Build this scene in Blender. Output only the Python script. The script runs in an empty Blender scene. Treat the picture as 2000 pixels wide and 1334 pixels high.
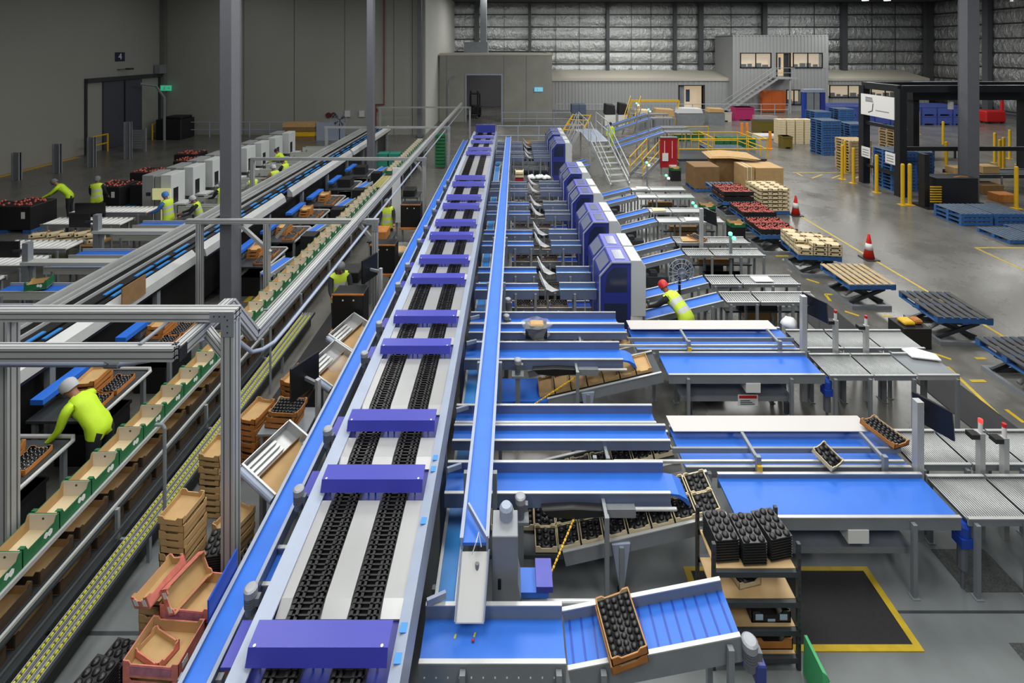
import bpy, bmesh, math, random
from mathutils import Vector, Matrix, Quaternion
R = random.Random(7)
PI = math.pi
C = bpy.context.scene.collection
F, HC, HZ = 944.0, 6.6, 92.0          # focal length in pixels, camera height, horizon row

def P(px, py, Z=0.0):                 # point of the photo at height Z -> x, y
    y = F*(HC-Z)/(py-HZ)
    return ((px-1000)*y/F, y)
def XA(px, Y): return (px-1000)*Y/F
def ZA(py, Y): return HC-(py-HZ)*Y/F

def lin(c):
    c = c/255.0
    return c/12.92 if c <= 0.04045 else ((c+0.055)/1.055)**2.4

def mat(name, rgb, rough=0.5, metal=0.0, noise=0.0, nscale=6.0, emit=None, alpha=None, bump=0.0, bscale=40.0, spec=0.5, stretch=None, rvar=0.0):
    m = bpy.data.materials.new(name); m.use_nodes = True
    nt = m.node_tree; b = nt.nodes['Principled BSDF']
    col = (lin(rgb[0]), lin(rgb[1]), lin(rgb[2]), 1)
    b.inputs['Base Color'].default_value = col
    b.inputs['Roughness'].default_value = rough
    b.inputs['Metallic'].default_value = metal
    b.inputs['Specular IOR Level'].default_value = spec
    m.diffuse_color = col
    tc = None
    def coords():
        t = nt.nodes.new('ShaderNodeTexCoord')
        mp = nt.nodes.new('ShaderNodeMapping')
        nt.links.new(t.outputs['Object'], mp.inputs['Vector'])
        if stretch: mp.inputs['Scale'].default_value = stretch
        return mp.outputs['Vector']
    if noise > 0 or rvar > 0:
        tc = coords()
        n = nt.nodes.new('ShaderNodeTexNoise'); n.inputs['Scale'].default_value = nscale; n.inputs['Detail'].default_value = 6
        nt.links.new(tc, n.inputs['Vector'])
        if noise > 0:
            r = nt.nodes.new('ShaderNodeValToRGB')
            lo = [max(0, c*(1-noise)) for c in col[:3]]; hi = [min(1, c*(1+noise)) for c in col[:3]]
            r.color_ramp.elements[0].position = 0.3; r.color_ramp.elements[1].position = 0.7
            r.color_ramp.elements[0].color = (*lo, 1); r.color_ramp.elements[1].color = (*hi, 1)
            nt.links.new(n.outputs['Fac'], r.inputs['Fac']); nt.links.new(r.outputs['Color'], b.inputs['Base Color'])
        if rvar > 0:
            q = nt.nodes.new('ShaderNodeMapRange'); q.inputs['To Min'].default_value = max(0.02, rough-rvar); q.inputs['To Max'].default_value = rough+rvar
            q.inputs['From Min'].default_value = 0.3; q.inputs['From Max'].default_value = 0.7
            nt.links.new(n.outputs['Fac'], q.inputs['Value']); nt.links.new(q.outputs['Result'], b.inputs['Roughness'])
    if bump > 0:
        tc2 = coords()
        n2 = nt.nodes.new('ShaderNodeTexNoise'); n2.inputs['Scale'].default_value = bscale; n2.inputs['Detail'].default_value = 4
        nt.links.new(tc2, n2.inputs['Vector'])
        bp = nt.nodes.new('ShaderNodeBump'); bp.inputs['Strength'].default_value = bump
        nt.links.new(n2.outputs['Fac'], bp.inputs['Height']); nt.links.new(bp.outputs['Normal'], b.inputs['Normal'])
    if emit:
        b.inputs['Emission Color'].default_value = (lin(emit[0]), lin(emit[1]), lin(emit[2]), 1)
        b.inputs['Emission Strength'].default_value = emit[3]
    if alpha is not None:
        b.inputs['Alpha'].default_value = alpha
    return m

class MB:
    def __init__(s): s.v = []; s.f = []; s.m = []; s.mi = 0
    def add(s, vs, fs):
        k = len(s.v); s.v.extend([tuple(p) for p in vs])
        for f in fs: s.f.append([k+i for i in f]); s.m.append(s.mi)
        return s
    def use(s, i): s.mi = i; return s
    def box(s, x0, x1, y0, y1, z0, z1):
        v = [(x0,y0,z0),(x1,y0,z0),(x1,y1,z0),(x0,y1,z0),(x0,y0,z1),(x1,y0,z1),(x1,y1,z1),(x0,y1,z1)]
        return s.add(v, [(0,3,2,1),(4,5,6,7),(0,1,5,4),(1,2,6,5),(2,3,7,6),(3,0,4,7)])
    def cbox(s, c, d): return s.box(c[0]-d[0]/2, c[0]+d[0]/2, c[1]-d[1]/2, c[1]+d[1]/2, c[2]-d[2]/2, c[2]+d[2]/2)
    def hexa(s, b, t):      # bottom quad, top quad, both counter-clockwise from above
        return s.add(list(b)+list(t), [(0,3,2,1),(4,5,6,7),(0,1,5,4),(1,2,6,5),(2,3,7,6),(3,0,4,7)])
    def beam(s, p, q, w, h, up=(0,0,1), off=(0,0)):   # bar with a w x h section; off shifts it sideways / up
        p = Vector(p); q = Vector(q); d = (q-p).normalized(); u = Vector(up)
        if abs(d.dot(u)) > 0.999: u = Vector((0,1,0))
        a = d.cross(u).normalized(); b = a.cross(d).normalized()
        p = p+a*off[0]+b*off[1]; q = q+a*off[0]+b*off[1]
        a = a*w/2; b = b*h/2
        return s.add([p-a-b,p+a-b,p+a+b,p-a+b,q-a-b,q+a-b,q+a+b,q-a+b], [(0,1,2,3),(7,6,5,4),(4,5,1,0),(5,6,2,1),(6,7,3,2),(7,4,0,3)])
    def tube(s, path, r, n=8, cap=True):
        path = [Vector(p) for p in path]; rings = []
        rr = r if isinstance(r, (list, tuple)) else [r]*len(path)
        ref = None
        for i, p in enumerate(path):
            if i == 0: d = path[1]-p
            elif i == len(path)-1: d = p-path[i-1]
            else: d = (path[i+1]-p).normalized()+(p-path[i-1]).normalized()
            d = d.normalized()
            if ref is None: ref = Vector((0,0,1)) if abs(d.z) < 0.9 else Vector((1,0,0))
            a = d.cross(ref)
            if a.length < 1e-5: a = d.cross(Vector((0,1,0)))
            a.normalize(); b = a.cross(d).normalized(); ref = b
            rings.append([p+a*math.cos(2*PI*k/n)*rr[i]+b*math.sin(2*PI*k/n)*rr[i] for k in range(n)])
        vs = [v for ring in rings for v in ring]; fs = []
        for i in range(len(rings)-1):
            for k in range(n):
                fs.append((i*n+k, i*n+(k+1)%n, (i+1)*n+(k+1)%n, (i+1)*n+k))
        if cap: fs.append(tuple(range(n-1,-1,-1))); fs.append(tuple((len(rings)-1)*n+k for k in range(n)))
        return s.add(vs, fs)
    def cyl(s, p, q, r, n=12): return s.tube([p, q], r, n)
    def lathe(s, prof, c=(0,0,0), n=16, axis='z'):
        vs = []; fs = []
        for r, z in prof:
            for k in range(n):
                a = 2*PI*k/n; x, y = r*math.cos(a), r*math.sin(a)
                vs.append((c[0]+x, c[1]+y, c[2]+z) if axis == 'z' else ((c[0]+z, c[1]+x, c[2]+y) if axis == 'x' else (c[0]+x, c[1]+z, c[2]+y)))
        for i in range(len(prof)-1):
            for k in range(n): fs.append((i*n+k, i*n+(k+1)%n, (i+1)*n+(k+1)%n, (i+1)*n+k))
        fs.append(tuple(range(n-1,-1,-1))); fs.append(tuple((len(prof)-1)*n+k for k in range(n)))
        return s.add(vs, fs)
    def prism(s, poly, axis, a, b):   # polygon in the plane across axis, extruded from a to b
        def at(u, w, t): return (t,u,w) if axis == 'x' else ((u,t,w) if axis == 'y' else (u,w,t))
        n = len(poly); vs = [at(u,w,a) for u, w in poly]+[at(u,w,b) for u, w in poly]
        fs = [tuple(range(n)), tuple(range(2*n-1,n-1,-1))]+[(i,(i+1)%n,n+(i+1)%n,n+i) for i in range(n)]
        return s.add(vs, fs)
    def sheet(s, pts, t):             # open strip of 3D point pairs, given thickness along z
        k = len(pts); vs = []
        for a, b in pts: vs += [a, b]
        vs2 = [(x,y,z-t) for x,y,z in vs]; n = len(vs); fs = []
        for i in range(k-1):
            a,b,c,d = 2*i,2*i+1,2*i+3,2*i+2
            fs += [(a,b,c,d),(n+d,n+c,n+b,n+a),(a,d,n+d,n+a),(b,n+b,n+c,c)]
        fs += [(0,n,n+1,1),(n-2,n-1,2*n-1,2*n-2)]
        return s.add(vs+vs2, fs)
    def merge(s, o, M=None):
        vs = [M @ Vector(v) for v in o.v] if M else o.v
        k = len(s.v); s.v.extend([tuple(p) for p in vs]); s.f.extend([[k+i for i in f] for f in o.f]); s.m.extend(o.m)
        return s
    def mesh(s, name, mats, off=(0,0,0), smooth=False):
        me = bpy.data.meshes.new(name)
        me.from_pydata([(x-off[0],y-off[1],z-off[2]) for x,y,z in s.v], [], s.f)
        for m in (mats if isinstance(mats, (list, tuple)) else [mats]): me.materials.append(m)
        me.polygons.foreach_set('material_index', s.m)
        bm = bmesh.new(); bm.from_mesh(me); bmesh.ops.recalc_face_normals(bm, faces=bm.faces); bm.to_mesh(me); bm.free()
        if smooth: me.polygons.foreach_set('use_smooth', [True]*len(me.polygons))
        me.update()
        return me

def base_of(o):
    v = Vector((0,0,0))
    while o is not None: v = v+o.location; o = o.parent
    return v
def bev(o, w, seg=1):
    m = o.modifiers.new('bevel', 'BEVEL'); m.width = w; m.segments = seg; m.limit_method = 'ANGLE'; m.angle_limit = 0.7
    return o
def T(name, label, cat, loc=(0,0,0), group=None):
    o = bpy.data.objects.new(name, None); C.objects.link(o); o.empty_display_size = 0.1
    o.location = loc; o['label'] = label; o['category'] = cat
    if group: o['group'] = group
    return o
def part(name, mb, m, parent, smooth=False, label=None, bevel=0, stuff=False):
    me = mb.mesh(name, m, base_of(parent), smooth)
    o = bpy.data.objects.new(name, me); C.objects.link(o); o.parent = parent
    if label: o['label'] = label
    if bevel: bev(o, bevel)
    if stuff: o['kind'] = 'stuff'
    return o
def one(name, label, cat, mb, m, group=None, smooth=False, bevel=0):
    xs = [v[0] for v in mb.v]; ys = [v[1] for v in mb.v]; zs = [v[2] for v in mb.v]
    loc = ((min(xs)+max(xs))/2, (min(ys)+max(ys))/2, min(zs))
    o = bpy.data.objects.new(name, mb.mesh(name, m, loc, smooth)); C.objects.link(o); o.location = loc
    o['label'] = label; o['category'] = cat
    if group: o['group'] = group
    if bevel: bev(o, bevel)
    return o
def struct(name, mb, m, smooth=False):
    o = bpy.data.objects.new(name, mb.mesh(name, m, (0,0,0), smooth)); C.objects.link(o); o['kind'] = 'structure'
    return o
def dup(root, loc=None, rz=None, label=None, group=None):
    r = root.copy(); C.objects.link(r)
    if loc is not None: r.location = loc
    if rz is not None: r.rotation_euler = (0,0,rz) if not isinstance(rz, (tuple, list)) else rz
    if label: r['label'] = label
    if group: r['group'] = group
    for ch in list(root.children):
        c = ch.copy(); C.objects.link(c); c.parent = r
        for g in list(ch.children):
            d = g.copy(); C.objects.link(d); d.parent = c
    return r
def place(proto, used, loc, rz=0, label=None, group=None):   # the first placement moves the prototype itself
    if proto.name not in used:
        used.add(proto.name); proto.location = loc
        proto.rotation_euler = (0,0,rz) if not isinstance(rz, (tuple, list)) else rz
        if label: proto['label'] = label
        if group: proto['group'] = group
        return proto
    return dup(proto, loc, rz, label, group)
USED = set()
ORD = ['nearest','second','third','fourth','fifth','sixth','seventh','eighth','ninth','tenth','eleventh','twelfth','thirteenth','fourteenth']
def nth(i): return ORD[i]

# ---------------------------------------------------------------- materials
BLUE = mat('belt_blue', (44,108,208), 0.46, noise=0.06, nscale=3)
BLUE_L = mat('belt_light_blue', (52,132,206), 0.45, noise=0.06, nscale=3)
BLUE_D = mat('belt_dark_blue', (24,66,168), 0.45)
PURP = mat('cover_purple', (57,60,162), 0.38, noise=0.04, nscale=2)
NAVY = mat('machine_navy', (44,54,138), 0.4)
LILAC = mat('machine_lilac', (96,98,182), 0.4)
PAINT = mat('painted_steel', (150,160,180), 0.45, noise=0.05, nscale=4)
ALU = mat('aluminium', (186,188,188), 0.42, 0.35, noise=0.05, nscale=3)
ALU_D = mat('aluminium_groove', (96,98,100), 0.5, 0.3)
STEEL = mat('grey_steel', (132,137,142), 0.48, 0.15, noise=0.08, nscale=3)
BSTEEL = mat('blue_grey_steel', (104,116,146), 0.42, 0.15, noise=0.08, nscale=3)
DSTEEL = mat('dark_steel', (62,66,70), 0.5, 0.3, noise=0.1, nscale=4)
WHITEP = mat('white_plate', (160,161,162), 0.36, 0.4, noise=0.05, nscale=2)
BLACK = mat('black_plastic', (22,22,24), 0.42)
RUBBER = mat('black_rubber', (16,16,17), 0.6)
TRAYB = mat('black_tray', (32,32,34), 0.36, noise=0.15, nscale=30)
MOTOR = mat('motor_grey', (104,108,116), 0.45, 0.2)
MOTOR_L = mat('motor_cap', (150,154,160), 0.4, 0.1)
CARD = mat('cardboard', (186,152,104), 0.8, noise=0.08, nscale=5)
CARD_O = mat('orange_cardboard', (176,112,52), 0.75, noise=0.15, nscale=8)
CARD_D = mat('brown_cardboard', (128,98,62), 0.8, noise=0.1, nscale=5)
CREAM = mat('cream_cardboard', (212,196,160), 0.8, noise=0.06, nscale=5)
WHITE_C = mat('white_cardboard', (206,200,186), 0.8)
GREEN = mat('green_print', (32,104,62), 0.6, noise=0.2, nscale=12)
GREEN_L = mat('light_green', (70,170,110), 0.6)
PINK = mat('pink_print', (208,122,108), 0.65, noise=0.2, nscale=14)
MAUVE = mat('mauve_print', (176,112,130), 0.65, noise=0.25, nscale=16)
YEL = mat('safety_yellow', (214,170,24), 0.5, noise=0.06)
YEL_G = mat('roller_yellow', (190,190,40), 0.5)
ORANGE = mat('safety_orange', (232,140,30), 0.5)
CUPB = mat('orange_cupboard', (176,86,32), 0.5)
RED = mat('red_paint', (196,34,34), 0.45)
REDP = mat('red_board', (168,30,40), 0.45)
WHITE = mat('white_paint', (226,226,224), 0.5)
MWHITE = mat('machine_white', (196,200,200), 0.45)
FRUIT = mat('red_fruit', (176,84,74), 0.4, noise=0.6, nscale=25)
PBLUE = mat('pallet_blue', (46,92,150), 0.6, noise=0.18, nscale=5)
PTOP = mat('pallet_worn_top', (84,98,116), 0.7, noise=0.25, nscale=4, stretch=(1,6,1))
PDARK = mat('pallet_dark_top', (66,66,67), 0.7, noise=0.25, nscale=4, stretch=(1,6,1))
WOOD = mat('pallet_wood', (178,156,118), 0.75, noise=0.25, nscale=5, stretch=(1,8,1))
PLY = mat('plywood', (206,174,126), 0.6, noise=0.08, nscale=4)
DCOL = mat('column_paint', (98,100,106), 0.5, noise=0.03)
GLASSD = mat('dark_window', (40,48,72), 0.15)
GLASSL = mat('smoked_window', (112,118,140), 0.2)
SKIN = mat('skin', (150,104,80), 0.6)
HIVIS = mat('hi_vis_yellow', (196,222,60), 0.6)
SILVT = mat('reflective_tape', (190,194,190), 0.4)
CLOTHD = mat('dark_clothing', (34,36,42), 0.85)
DENIM = mat('denim', (54,72,100), 0.85)
HAIRNET = mat('hair_net', (176,178,182), 0.8)
GREYCAP = mat('grey_cap', (110,112,116), 0.8)
DARKHAIR = mat('dark_hair', (36,28,24), 0.7)
BLUEGLOVE = mat('blue_glove', (60,120,190), 0.6)
BIN = mat('black_bin', (26,26,28), 0.55)
SCREEN = mat('screen_lit', (190,190,140), 0.4, emit=(190,186,130,0.6))
LED_G = mat('green_lamp', (120,230,170), 0.3, emit=(90,255,160,3.0))
LED_W = mat('white_lamp', (240,240,240), 0.3, emit=(255,255,250,3.0))
MAGENTA = mat('magenta_plastic', (176,40,100), 0.5)
OLIVE = mat('olive_plastic', (106,92,30), 0.5)
CLEARF = mat('clear_film', (210,212,214), 0.2, alpha=0.2)
BAGW = mat('white_film', (214,216,218), 0.35, bump=0.6, bscale=30)
PBIN = mat('blue_bin', (74,92,168), 0.5)
TEAL = mat('teal_print', (40,130,110), 0.6)
# ---------------------------------------------------------------- setting
def floor_mat():
    m = bpy.data.materials.new('concrete_floor'); m.use_nodes = True; nt = m.node_tree; b = nt.nodes['Principled BSDF']
    t = nt.nodes.new('ShaderNodeTexCoord')
    n = nt.nodes.new('ShaderNodeTexNoise'); n.inputs['Scale'].default_value = 0.55; n.inputs['Detail'].default_value = 8; n.inputs['Roughness'].default_value = 0.65
    n2 = nt.nodes.new('ShaderNodeTexNoise'); n2.inputs['Scale'].default_value = 9; n2.inputs['Detail'].default_value = 6
    nt.links.new(t.outputs['Object'], n.inputs['Vector']); nt.links.new(t.outputs['Object'], n2.inputs['Vector'])
    mx = nt.nodes.new('ShaderNodeMath'); mx.operation = 'ADD'
    s = nt.nodes.new('ShaderNodeMath'); s.operation = 'MULTIPLY'; s.inputs[1].default_value = 0.35
    nt.links.new(n2.outputs['Fac'], s.inputs[0]); nt.links.new(n.outputs['Fac'], mx.inputs[0]); nt.links.new(s.outputs[0], mx.inputs[1])
    r = nt.nodes.new('ShaderNodeValToRGB'); r.color_ramp.elements[0].position = 0.45; r.color_ramp.elements[1].position = 0.9
    a, c = (92,91,88), (114,112,106)
    r.color_ramp.elements[0].color = (lin(a[0]),lin(a[1]),lin(a[2]),1); r.color_ramp.elements[1].color = (lin(c[0]),lin(c[1]),lin(c[2]),1)
    nt.links.new(mx.outputs[0], r.inputs['Fac']); nt.links.new(r.outputs['Color'], b.inputs['Base Color'])
    q = nt.nodes.new('ShaderNodeMapRange'); q.inputs['From Min'].default_value = 0.3; q.inputs['From Max'].default_value = 0.7
    q.inputs['To Min'].default_value = 0.2; q.inputs['To Max'].default_value = 0.36
    nt.links.new(n.outputs['Fac'], q.inputs['Value']); nt.links.new(q.outputs['Result'], b.inputs['Roughness'])
    return m
XL, YE, XS, YF, XR, ZC = -26.3, 36.4, -6.55, 55.2, 47.7, 11.7
struct('floor', MB().box(-27, 49, -3, 57, -0.2, 0), floor_mat())
WGREY = mat('wall_grey', (150,150,144), 0.6, noise=0.03, nscale=0.3)
WSIDE = mat('wall_pale_or_lit', (196,196,190), 0.6)
struct('wall_left', MB().box(XL-0.3, XL, -3, YE, 0, ZC), WGREY)
w = MB().box(XL-0.3, XS, YE, YE+0.3, 0, ZC)
struct('wall_rear_left', w, WGREY)
struct('wall_recess', MB().box(XS-0.3, XS, YE+0.3, YF, 0, ZC), WSIDE)  # paler colour paints in the light on its different facing
for i, x in enumerate((-8.9, -7.5, -12.6, -16.4, -20.2)):
    struct('trim_%d' % (i+1), MB().box(x-0.015, x+0.015, YE-0.012, YE, 0, ZC), DSTEEL)
struct('trim_6', MB().box(XL, XL+0.35, YE-0.35, YE, 0, ZC), mat('corner_post', (112,112,108), 0.6))
struct('ceiling', MB().box(XL-0.3, XR+0.3, -3, YF+0.3, ZC, ZC+0.2), mat('ceiling_dark', (70,72,74), 0.7))
# foil insulated wall: bulging sheets between purlins
def foil_mat():
    m = bpy.data.materials.new('foil_insulation'); m.use_nodes = True; nt = m.node_tree; b = nt.nodes['Principled BSDF']
    b.inputs['Base Color'].default_value = (0.62,0.64,0.64,1); b.inputs['Metallic'].default_value = 0.85
    b.inputs['Roughness'].default_value = 0.3
    t = nt.nodes.new('ShaderNodeTexCoord'); mp = nt.nodes.new('ShaderNodeMapping'); mp.inputs['Scale'].default_value = (1.0,1.0,0.7)
    nt.links.new(t.outputs['Object'], mp.inputs['Vector'])
    n = nt.nodes.new('ShaderNodeTexNoise'); n.inputs['Scale'].default_value = 2.4; n.inputs['Detail'].default_value = 9; n.inputs['Roughness'].default_value = 0.62
    nt.links.new(mp.outputs['Vector'], n.inputs['Vector'])
    bp = nt.nodes.new('ShaderNodeBump'); bp.inputs['Strength'].default_value = 0.95; bp.inputs['Distance'].default_value = 0.22
    nt.links.new(n.outputs['Fac'], bp.inputs['Height']); nt.links.new(bp.outputs['Normal'], b.inputs['Normal'])
    return m
FOIL = foil_mat()
def foil_grid(along, fixed, sgn, a0, a1, z0, z1, name):
    nb = round((z1-z0)/1.4); mb = MB(); na = int((a1-a0)/0.6); nz = nb*5
    vs = []; fs = []
    for j in range(nz+1):
        z = z0+(z1-z0)*j/nz; ph = (j % 5)/5
        for i in range(na+1):
            a = a0+(a1-a0)*i/na
            d = 0.17*math.sin(PI*ph)*(0.75+0.5*R.random())
            vs.append((a, fixed+sgn*d, z) if along == 'x' else (fixed+sgn*d, a, z))
    for j in range(nz):
        for i in range(na): fs.append((j*(na+1)+i, j*(na+1)+i+1, (j+1)*(na+1)+i+1, (j+1)*(na+1)+i))
    mb.add(vs, fs); o = struct(name, mb, FOIL, True)
    pm = MB(); 
    for k in range(nb+1):
        z = z0+(z1-z0)*k/nb
        if along == 'x': pm.box(a0, a1, fixed-0.22, fixed-0.02, z-0.06, z+0.06)
        else: pm.box(fixed-0.22, fixed-0.02, a0, a1, z-0.06, z+0.06)
    return pm
PURL = mat('purlin_steel', (64,66,68), 0.5, 0.4)
pm = foil_grid('x', YF, -1, XS, XR, 3.3, ZC, 'wall_far')
struct('trim_7', pm, PURL)
pm = foil_grid('y', XR, -1, 20, YF, 0.4, ZC, 'wall_right')
struct('trim_8', pm, PURL)
struct('wall_far_lower', MB().box(XS, XR, YF, YF+0.3, 0, 3.4), WSIDE)
cols = [(932,0.5),(1034,0.3),(1185,0.35),(1315,0.35),(1365,0.5),(1488,0.5),(1642,0.6),(1806,0.9)]
for i, (px, w) in enumerate(cols):
    x = XA(px, YF); mb = MB().box(x-w/2, x+w/2, YF-0.75, YF-0.3, 0, ZC)
    struct('column_%d' % (i+1), mb, mat('far_column_%d' % i, (74,76,80), 0.5))
for i, px in enumerate((985,1085,1131,1232,1270,1426,1540,1588,1700,1745)):
    x = XA(px, YF); struct('trim_%d' % (i+10), MB().box(x-0.02, x+0.02, YF-0.28, YF-0.22, 3.4, ZC), PURL)
for i, y in enumerate((30.0, 40.0, 48.0)):
    struct('column_%d' % (i+10), MB().box(XR-0.75, XR-0.3, y-0.3, y+0.3, 0, ZC), DCOL)
struct('floor_2', MB().box(-6.2, 8.6, -3, 7.35, -0.01, 0.0015), mat('concrete_unpolished_lit',(112,117,118),0.5,noise=0.16,nscale=1.6,rvar=0.08))  # slab added over the near floor, its paler colour standing for brighter light
# free standing columns
def hcol(name, x, y, w, d, label, h=ZC, m=DCOL):
    t = T(name, label, 'column', (x, y, 0))
    mb = MB().box(x-w/2, x+w/2, y-d/2, y-d/2+0.025, 0, h).box(x-w/2, x+w/2, y+d/2-0.025, y+d/2, 0, h).box(x-0.012, x+0.012, y-d/2+0.025, y+d/2-0.025, 0, h)
    mb2 = MB().box(x-w/2+0.01, x+w/2-0.01, y-d/2+0.03, y+d/2-0.03, 0, h)
    part('flange', mb, m, t); part('web', mb2, m, t)
    part('base_plate', MB().box(x-w/2-0.1, x+w/2+0.1, y-d/2-0.1, y+d/2+0.1, 0, 0.03), DSTEEL, t)
    return t
hcol('steel_column', -6.75, 11.6, 0.27, 0.42, 'tall grey steel column nearest on the left, between silver rails and green box line')
hcol('steel_column', -7.0, 24.0, 0.3, 0.4, 'tall grey steel column halfway along the green box line')
hcol('steel_column', -6.75, 35.4, 0.3, 0.4, 'tall grey steel column farthest back, against the pale rear wall')
hcol('steel_column', 19.55, 20.7, 0.5, 0.45, 'wide grey steel column beside the flat blue pallets at right')
# concrete box room with roller door opening
CONC = mat('concrete_panel', (140,140,132), 0.7, noise=0.08, nscale=0.8)
CTRIM = mat('pale_trim', (186,182,168), 0.6)
y0 = 42.7; x0, x1 = -6.4, 3.55; d0, d1 = XA(911,y0), XA(979,y0); zt = ZA(105,y0); zd = ZA(147,y0)
mb = MB().box(x0, d0, y0, y0+0.25, 0, zt).box(d1, x1, y0, y0+0.25, 0, zt).box(d0, d1, y0, y0+0.25, zd, zt)
mb.box(x1-0.25, x1, y0+0.25, YF-0.8, 0, zt).box(x0, x1, y0+0.25, YF-0.8, zt-0.2, zt)
struct('wall_concrete_room', mb, CONC)
mb = MB().box(x0, x1+0.04, y0-0.05, y0, zt-0.14, zt+0.06).box(x1, x1+0.05, y0-0.05, YF-0.9, zt-0.14, zt+0.06)
struct('trim_30', mb, CTRIM)
mb = MB().box(d0-0.1, d0, y0-0.06, y0, 0, zd).box(d1, d1+0.1, y0-0.06, y0, 0, zd).box(d0-0.1, d1+0.1, y0-0.06, y0, zd, zd+0.12)
struct('door_1', mb, PAINT)
for i, px in enumerate((872, 984, 1028)):
    struct('trim_%d' % (31+i), MB().box(XA(px,y0)-0.012, XA(px,y0)+0.012, y0-0.008, y0, 0, zt), DSTEEL)
struct('wall_room_back', MB().box(x0, x1, YF-1.1, YF-0.8, 0, zt), mat('room_back', (120,120,124), 0.6))
# long low annex with ribbed front and office block
CLAD = mat('cladding_grey', (158,160,160), 0.5)
def ribbed(mb, x0, x1, y, z0, z1, pitch=0.35, dpt=0.035):
    n = max(1, int((x1-x0)/pitch)); s = (x1-x0)/n
    for i in range(n): mb.box(x0+i*s, x0+i*s+s*0.55, y-dpt, y, z0, z1)
    mb.box(x0, x1, y, y+0.2, z0, z1)
ya = 51.0; za = ZA(152, ya); zr = ZA(136, YF)
dA, dB = XA(1325, ya), XA(1376, ya); dz = ZA(166, ya)
mb = MB(); ribbed(mb, x1, dA, ya, 0, za-0.25); ribbed(mb, dA, dB, ya, dz, za-0.25, 0.5); ribbed(mb, dB, XA(1440,ya), ya, 0, za-0.25)
struct('wall_annex', mb, CLAD)
xo1 = XA(1618, 50); X9 = 44.0
wz0, wz1 = ZA(191, ya), ZA(166, ya)
mb = MB(); ribbed(mb, xo1, X9, ya, 0, wz0, 0.35); ribbed(mb, xo1, X9, ya, wz1, za-0.1, 0.35)
for a, b in ((1693,1700),(1756,1776),(1850,1862)): mb.box(XA(a,ya), XA(b,ya), ya, ya+0.2, wz0, wz1)
struct('wall_annex_right', mb, CLAD)
struct('roof_annex', MB().hexa([(x1,ya-0.1,za-0.3),(X9,ya-0.1,za-0.3),(X9,YF-0.3,zr-0.2),(x1,YF-0.3,zr-0.2)], [(x1,ya-0.1,za-0.05),(X9,ya-0.1,za-0.05),(X9,YF-0.3,zr),(x1,YF-0.3,zr)]), CTRIM)
struct('trim_40', MB().box(x1, XA(1430,ya), ya-0.16, ya-0.1, za-0.32, za), CTRIM)
GLOW = mat('office_interior', (222,204,176), 0.7, emit=(232,208,172,0.55))
def pane(n, px0, px1, py0, py1, y, fw=0.09, interior=True):
    a, b, z0, z1 = XA(px0,y), XA(px1,y), ZA(py1,y), ZA(py0,y)
    fr = MB().box(a, b, y-0.1, y-0.02, z1-fw, z1).box(a, b, y-0.1, y-0.02, z0, z0+fw).box(a, a+fw, y-0.1, y-0.02, z0, z1).box(b-fw, b, y-0.1, y-0.02, z0, z1).box((a+b)/2-fw/2, (a+b)/2+fw/2, y-0.1, y-0.02, z0, z1)
    o = struct('window_%d' % n, fr, BLACK)
    g = bpy.data.objects.new('pane', MB().box(a, b, y-0.06, y-0.05, z0, z1).mesh('pane', PGL)); C.objects.link(g); g.parent = o
    r = bpy.data.objects.new('room_lining', MB().box(a-0.2, b+0.2, y+0.9, y+1.0, z0-0.3, z1+0.3).mesh('room_lining', GLOW)); C.objects.link(r); r.parent = o
    f = MB()
    k = int((b-a)/0.7)
    for i in range(k):
        xx = a+0.3+i*(b-a-0.3)/k+R.random()*0.2; hh = 0.25+R.random()*0.35
        f.box(xx, xx+0.3+R.random()*0.25, y+0.4, y+0.6, z0-0.2, z0+hh)
    f.box(a-0.1, b+0.1, y+0.35, y+0.7, z0-0.3, z0+0.12)
    d = bpy.data.objects.new('desk_row', f.mesh('desk_row', BLACK)); C.objects.link(d); d.parent = o
    return o
PGL = mat('pane_glass', (220,225,230), 0.05, alpha=0.12)
yo = 50.0; xo0 = XA(1431, yo); zo = ZA(70, yo); yb = xo0*F/398
oz0, oz1 = ZA(133,yo), ZA(103,yo)
a1, a2, a3, a4, a5, a6 = [XA(p, yo) for p in (1445,1506,1516,1544,1548,1606)]
gz0, gz1 = ZA(205,yo), ZA(175,yo); g1, g2 = XA(1535,yo), XA(1565,yo)
mb = MB(); ribbed(mb, xo0, xo1, yo, oz1, zo); ribbed(mb, xo0, a1, yo, oz0, oz1); mb.box(a2, a3, yo, yo+0.2, oz0, oz1).box(a6, xo1, yo-0.03, yo+0.2, oz0, oz1)
fl = ZA(150, yo)
ribbed(mb, xo0, a3, yo, gz1, oz0); ribbed(mb, a4, xo1, yo, gz1, oz0); mb.box(a3, a4, yo, yo+0.2, gz1, fl)
ribbed(mb, xo0, g1, yo, 0, gz1); ribbed(mb, g2, xo1, yo, 0, gz1); mb.box(g1, g2, yo, yo+0.2, 0, gz0)
mb.box(xo0, xo0+0.2, yo+0.2, yb, 0, zo).box(xo1-0.2, xo1, yo+0.2, yb, 0, zo).box(xo0, xo1, yo, yb, zo-0.05, zo+0.08)
mb.box(xo0+0.2, xo1-0.2, yo+0.25, yb, fl-0.2, fl)
mb.box(xo0, xo1, yb, yb+0.2, 0, zo)
struct('wall_office', mb, CLAD)
pane(1, 1445, 1506, 103, 133, yo); pane(2, 1548, 1606, 103, 133, yo); pane(3, 1535, 1565, 175, 205, yo)
pane(4, 1619, 1693, 166, 191, ya); pane(5, 1700, 1756, 166, 191, ya); pane(6, 1776, 1850, 166, 191, ya)
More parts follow.
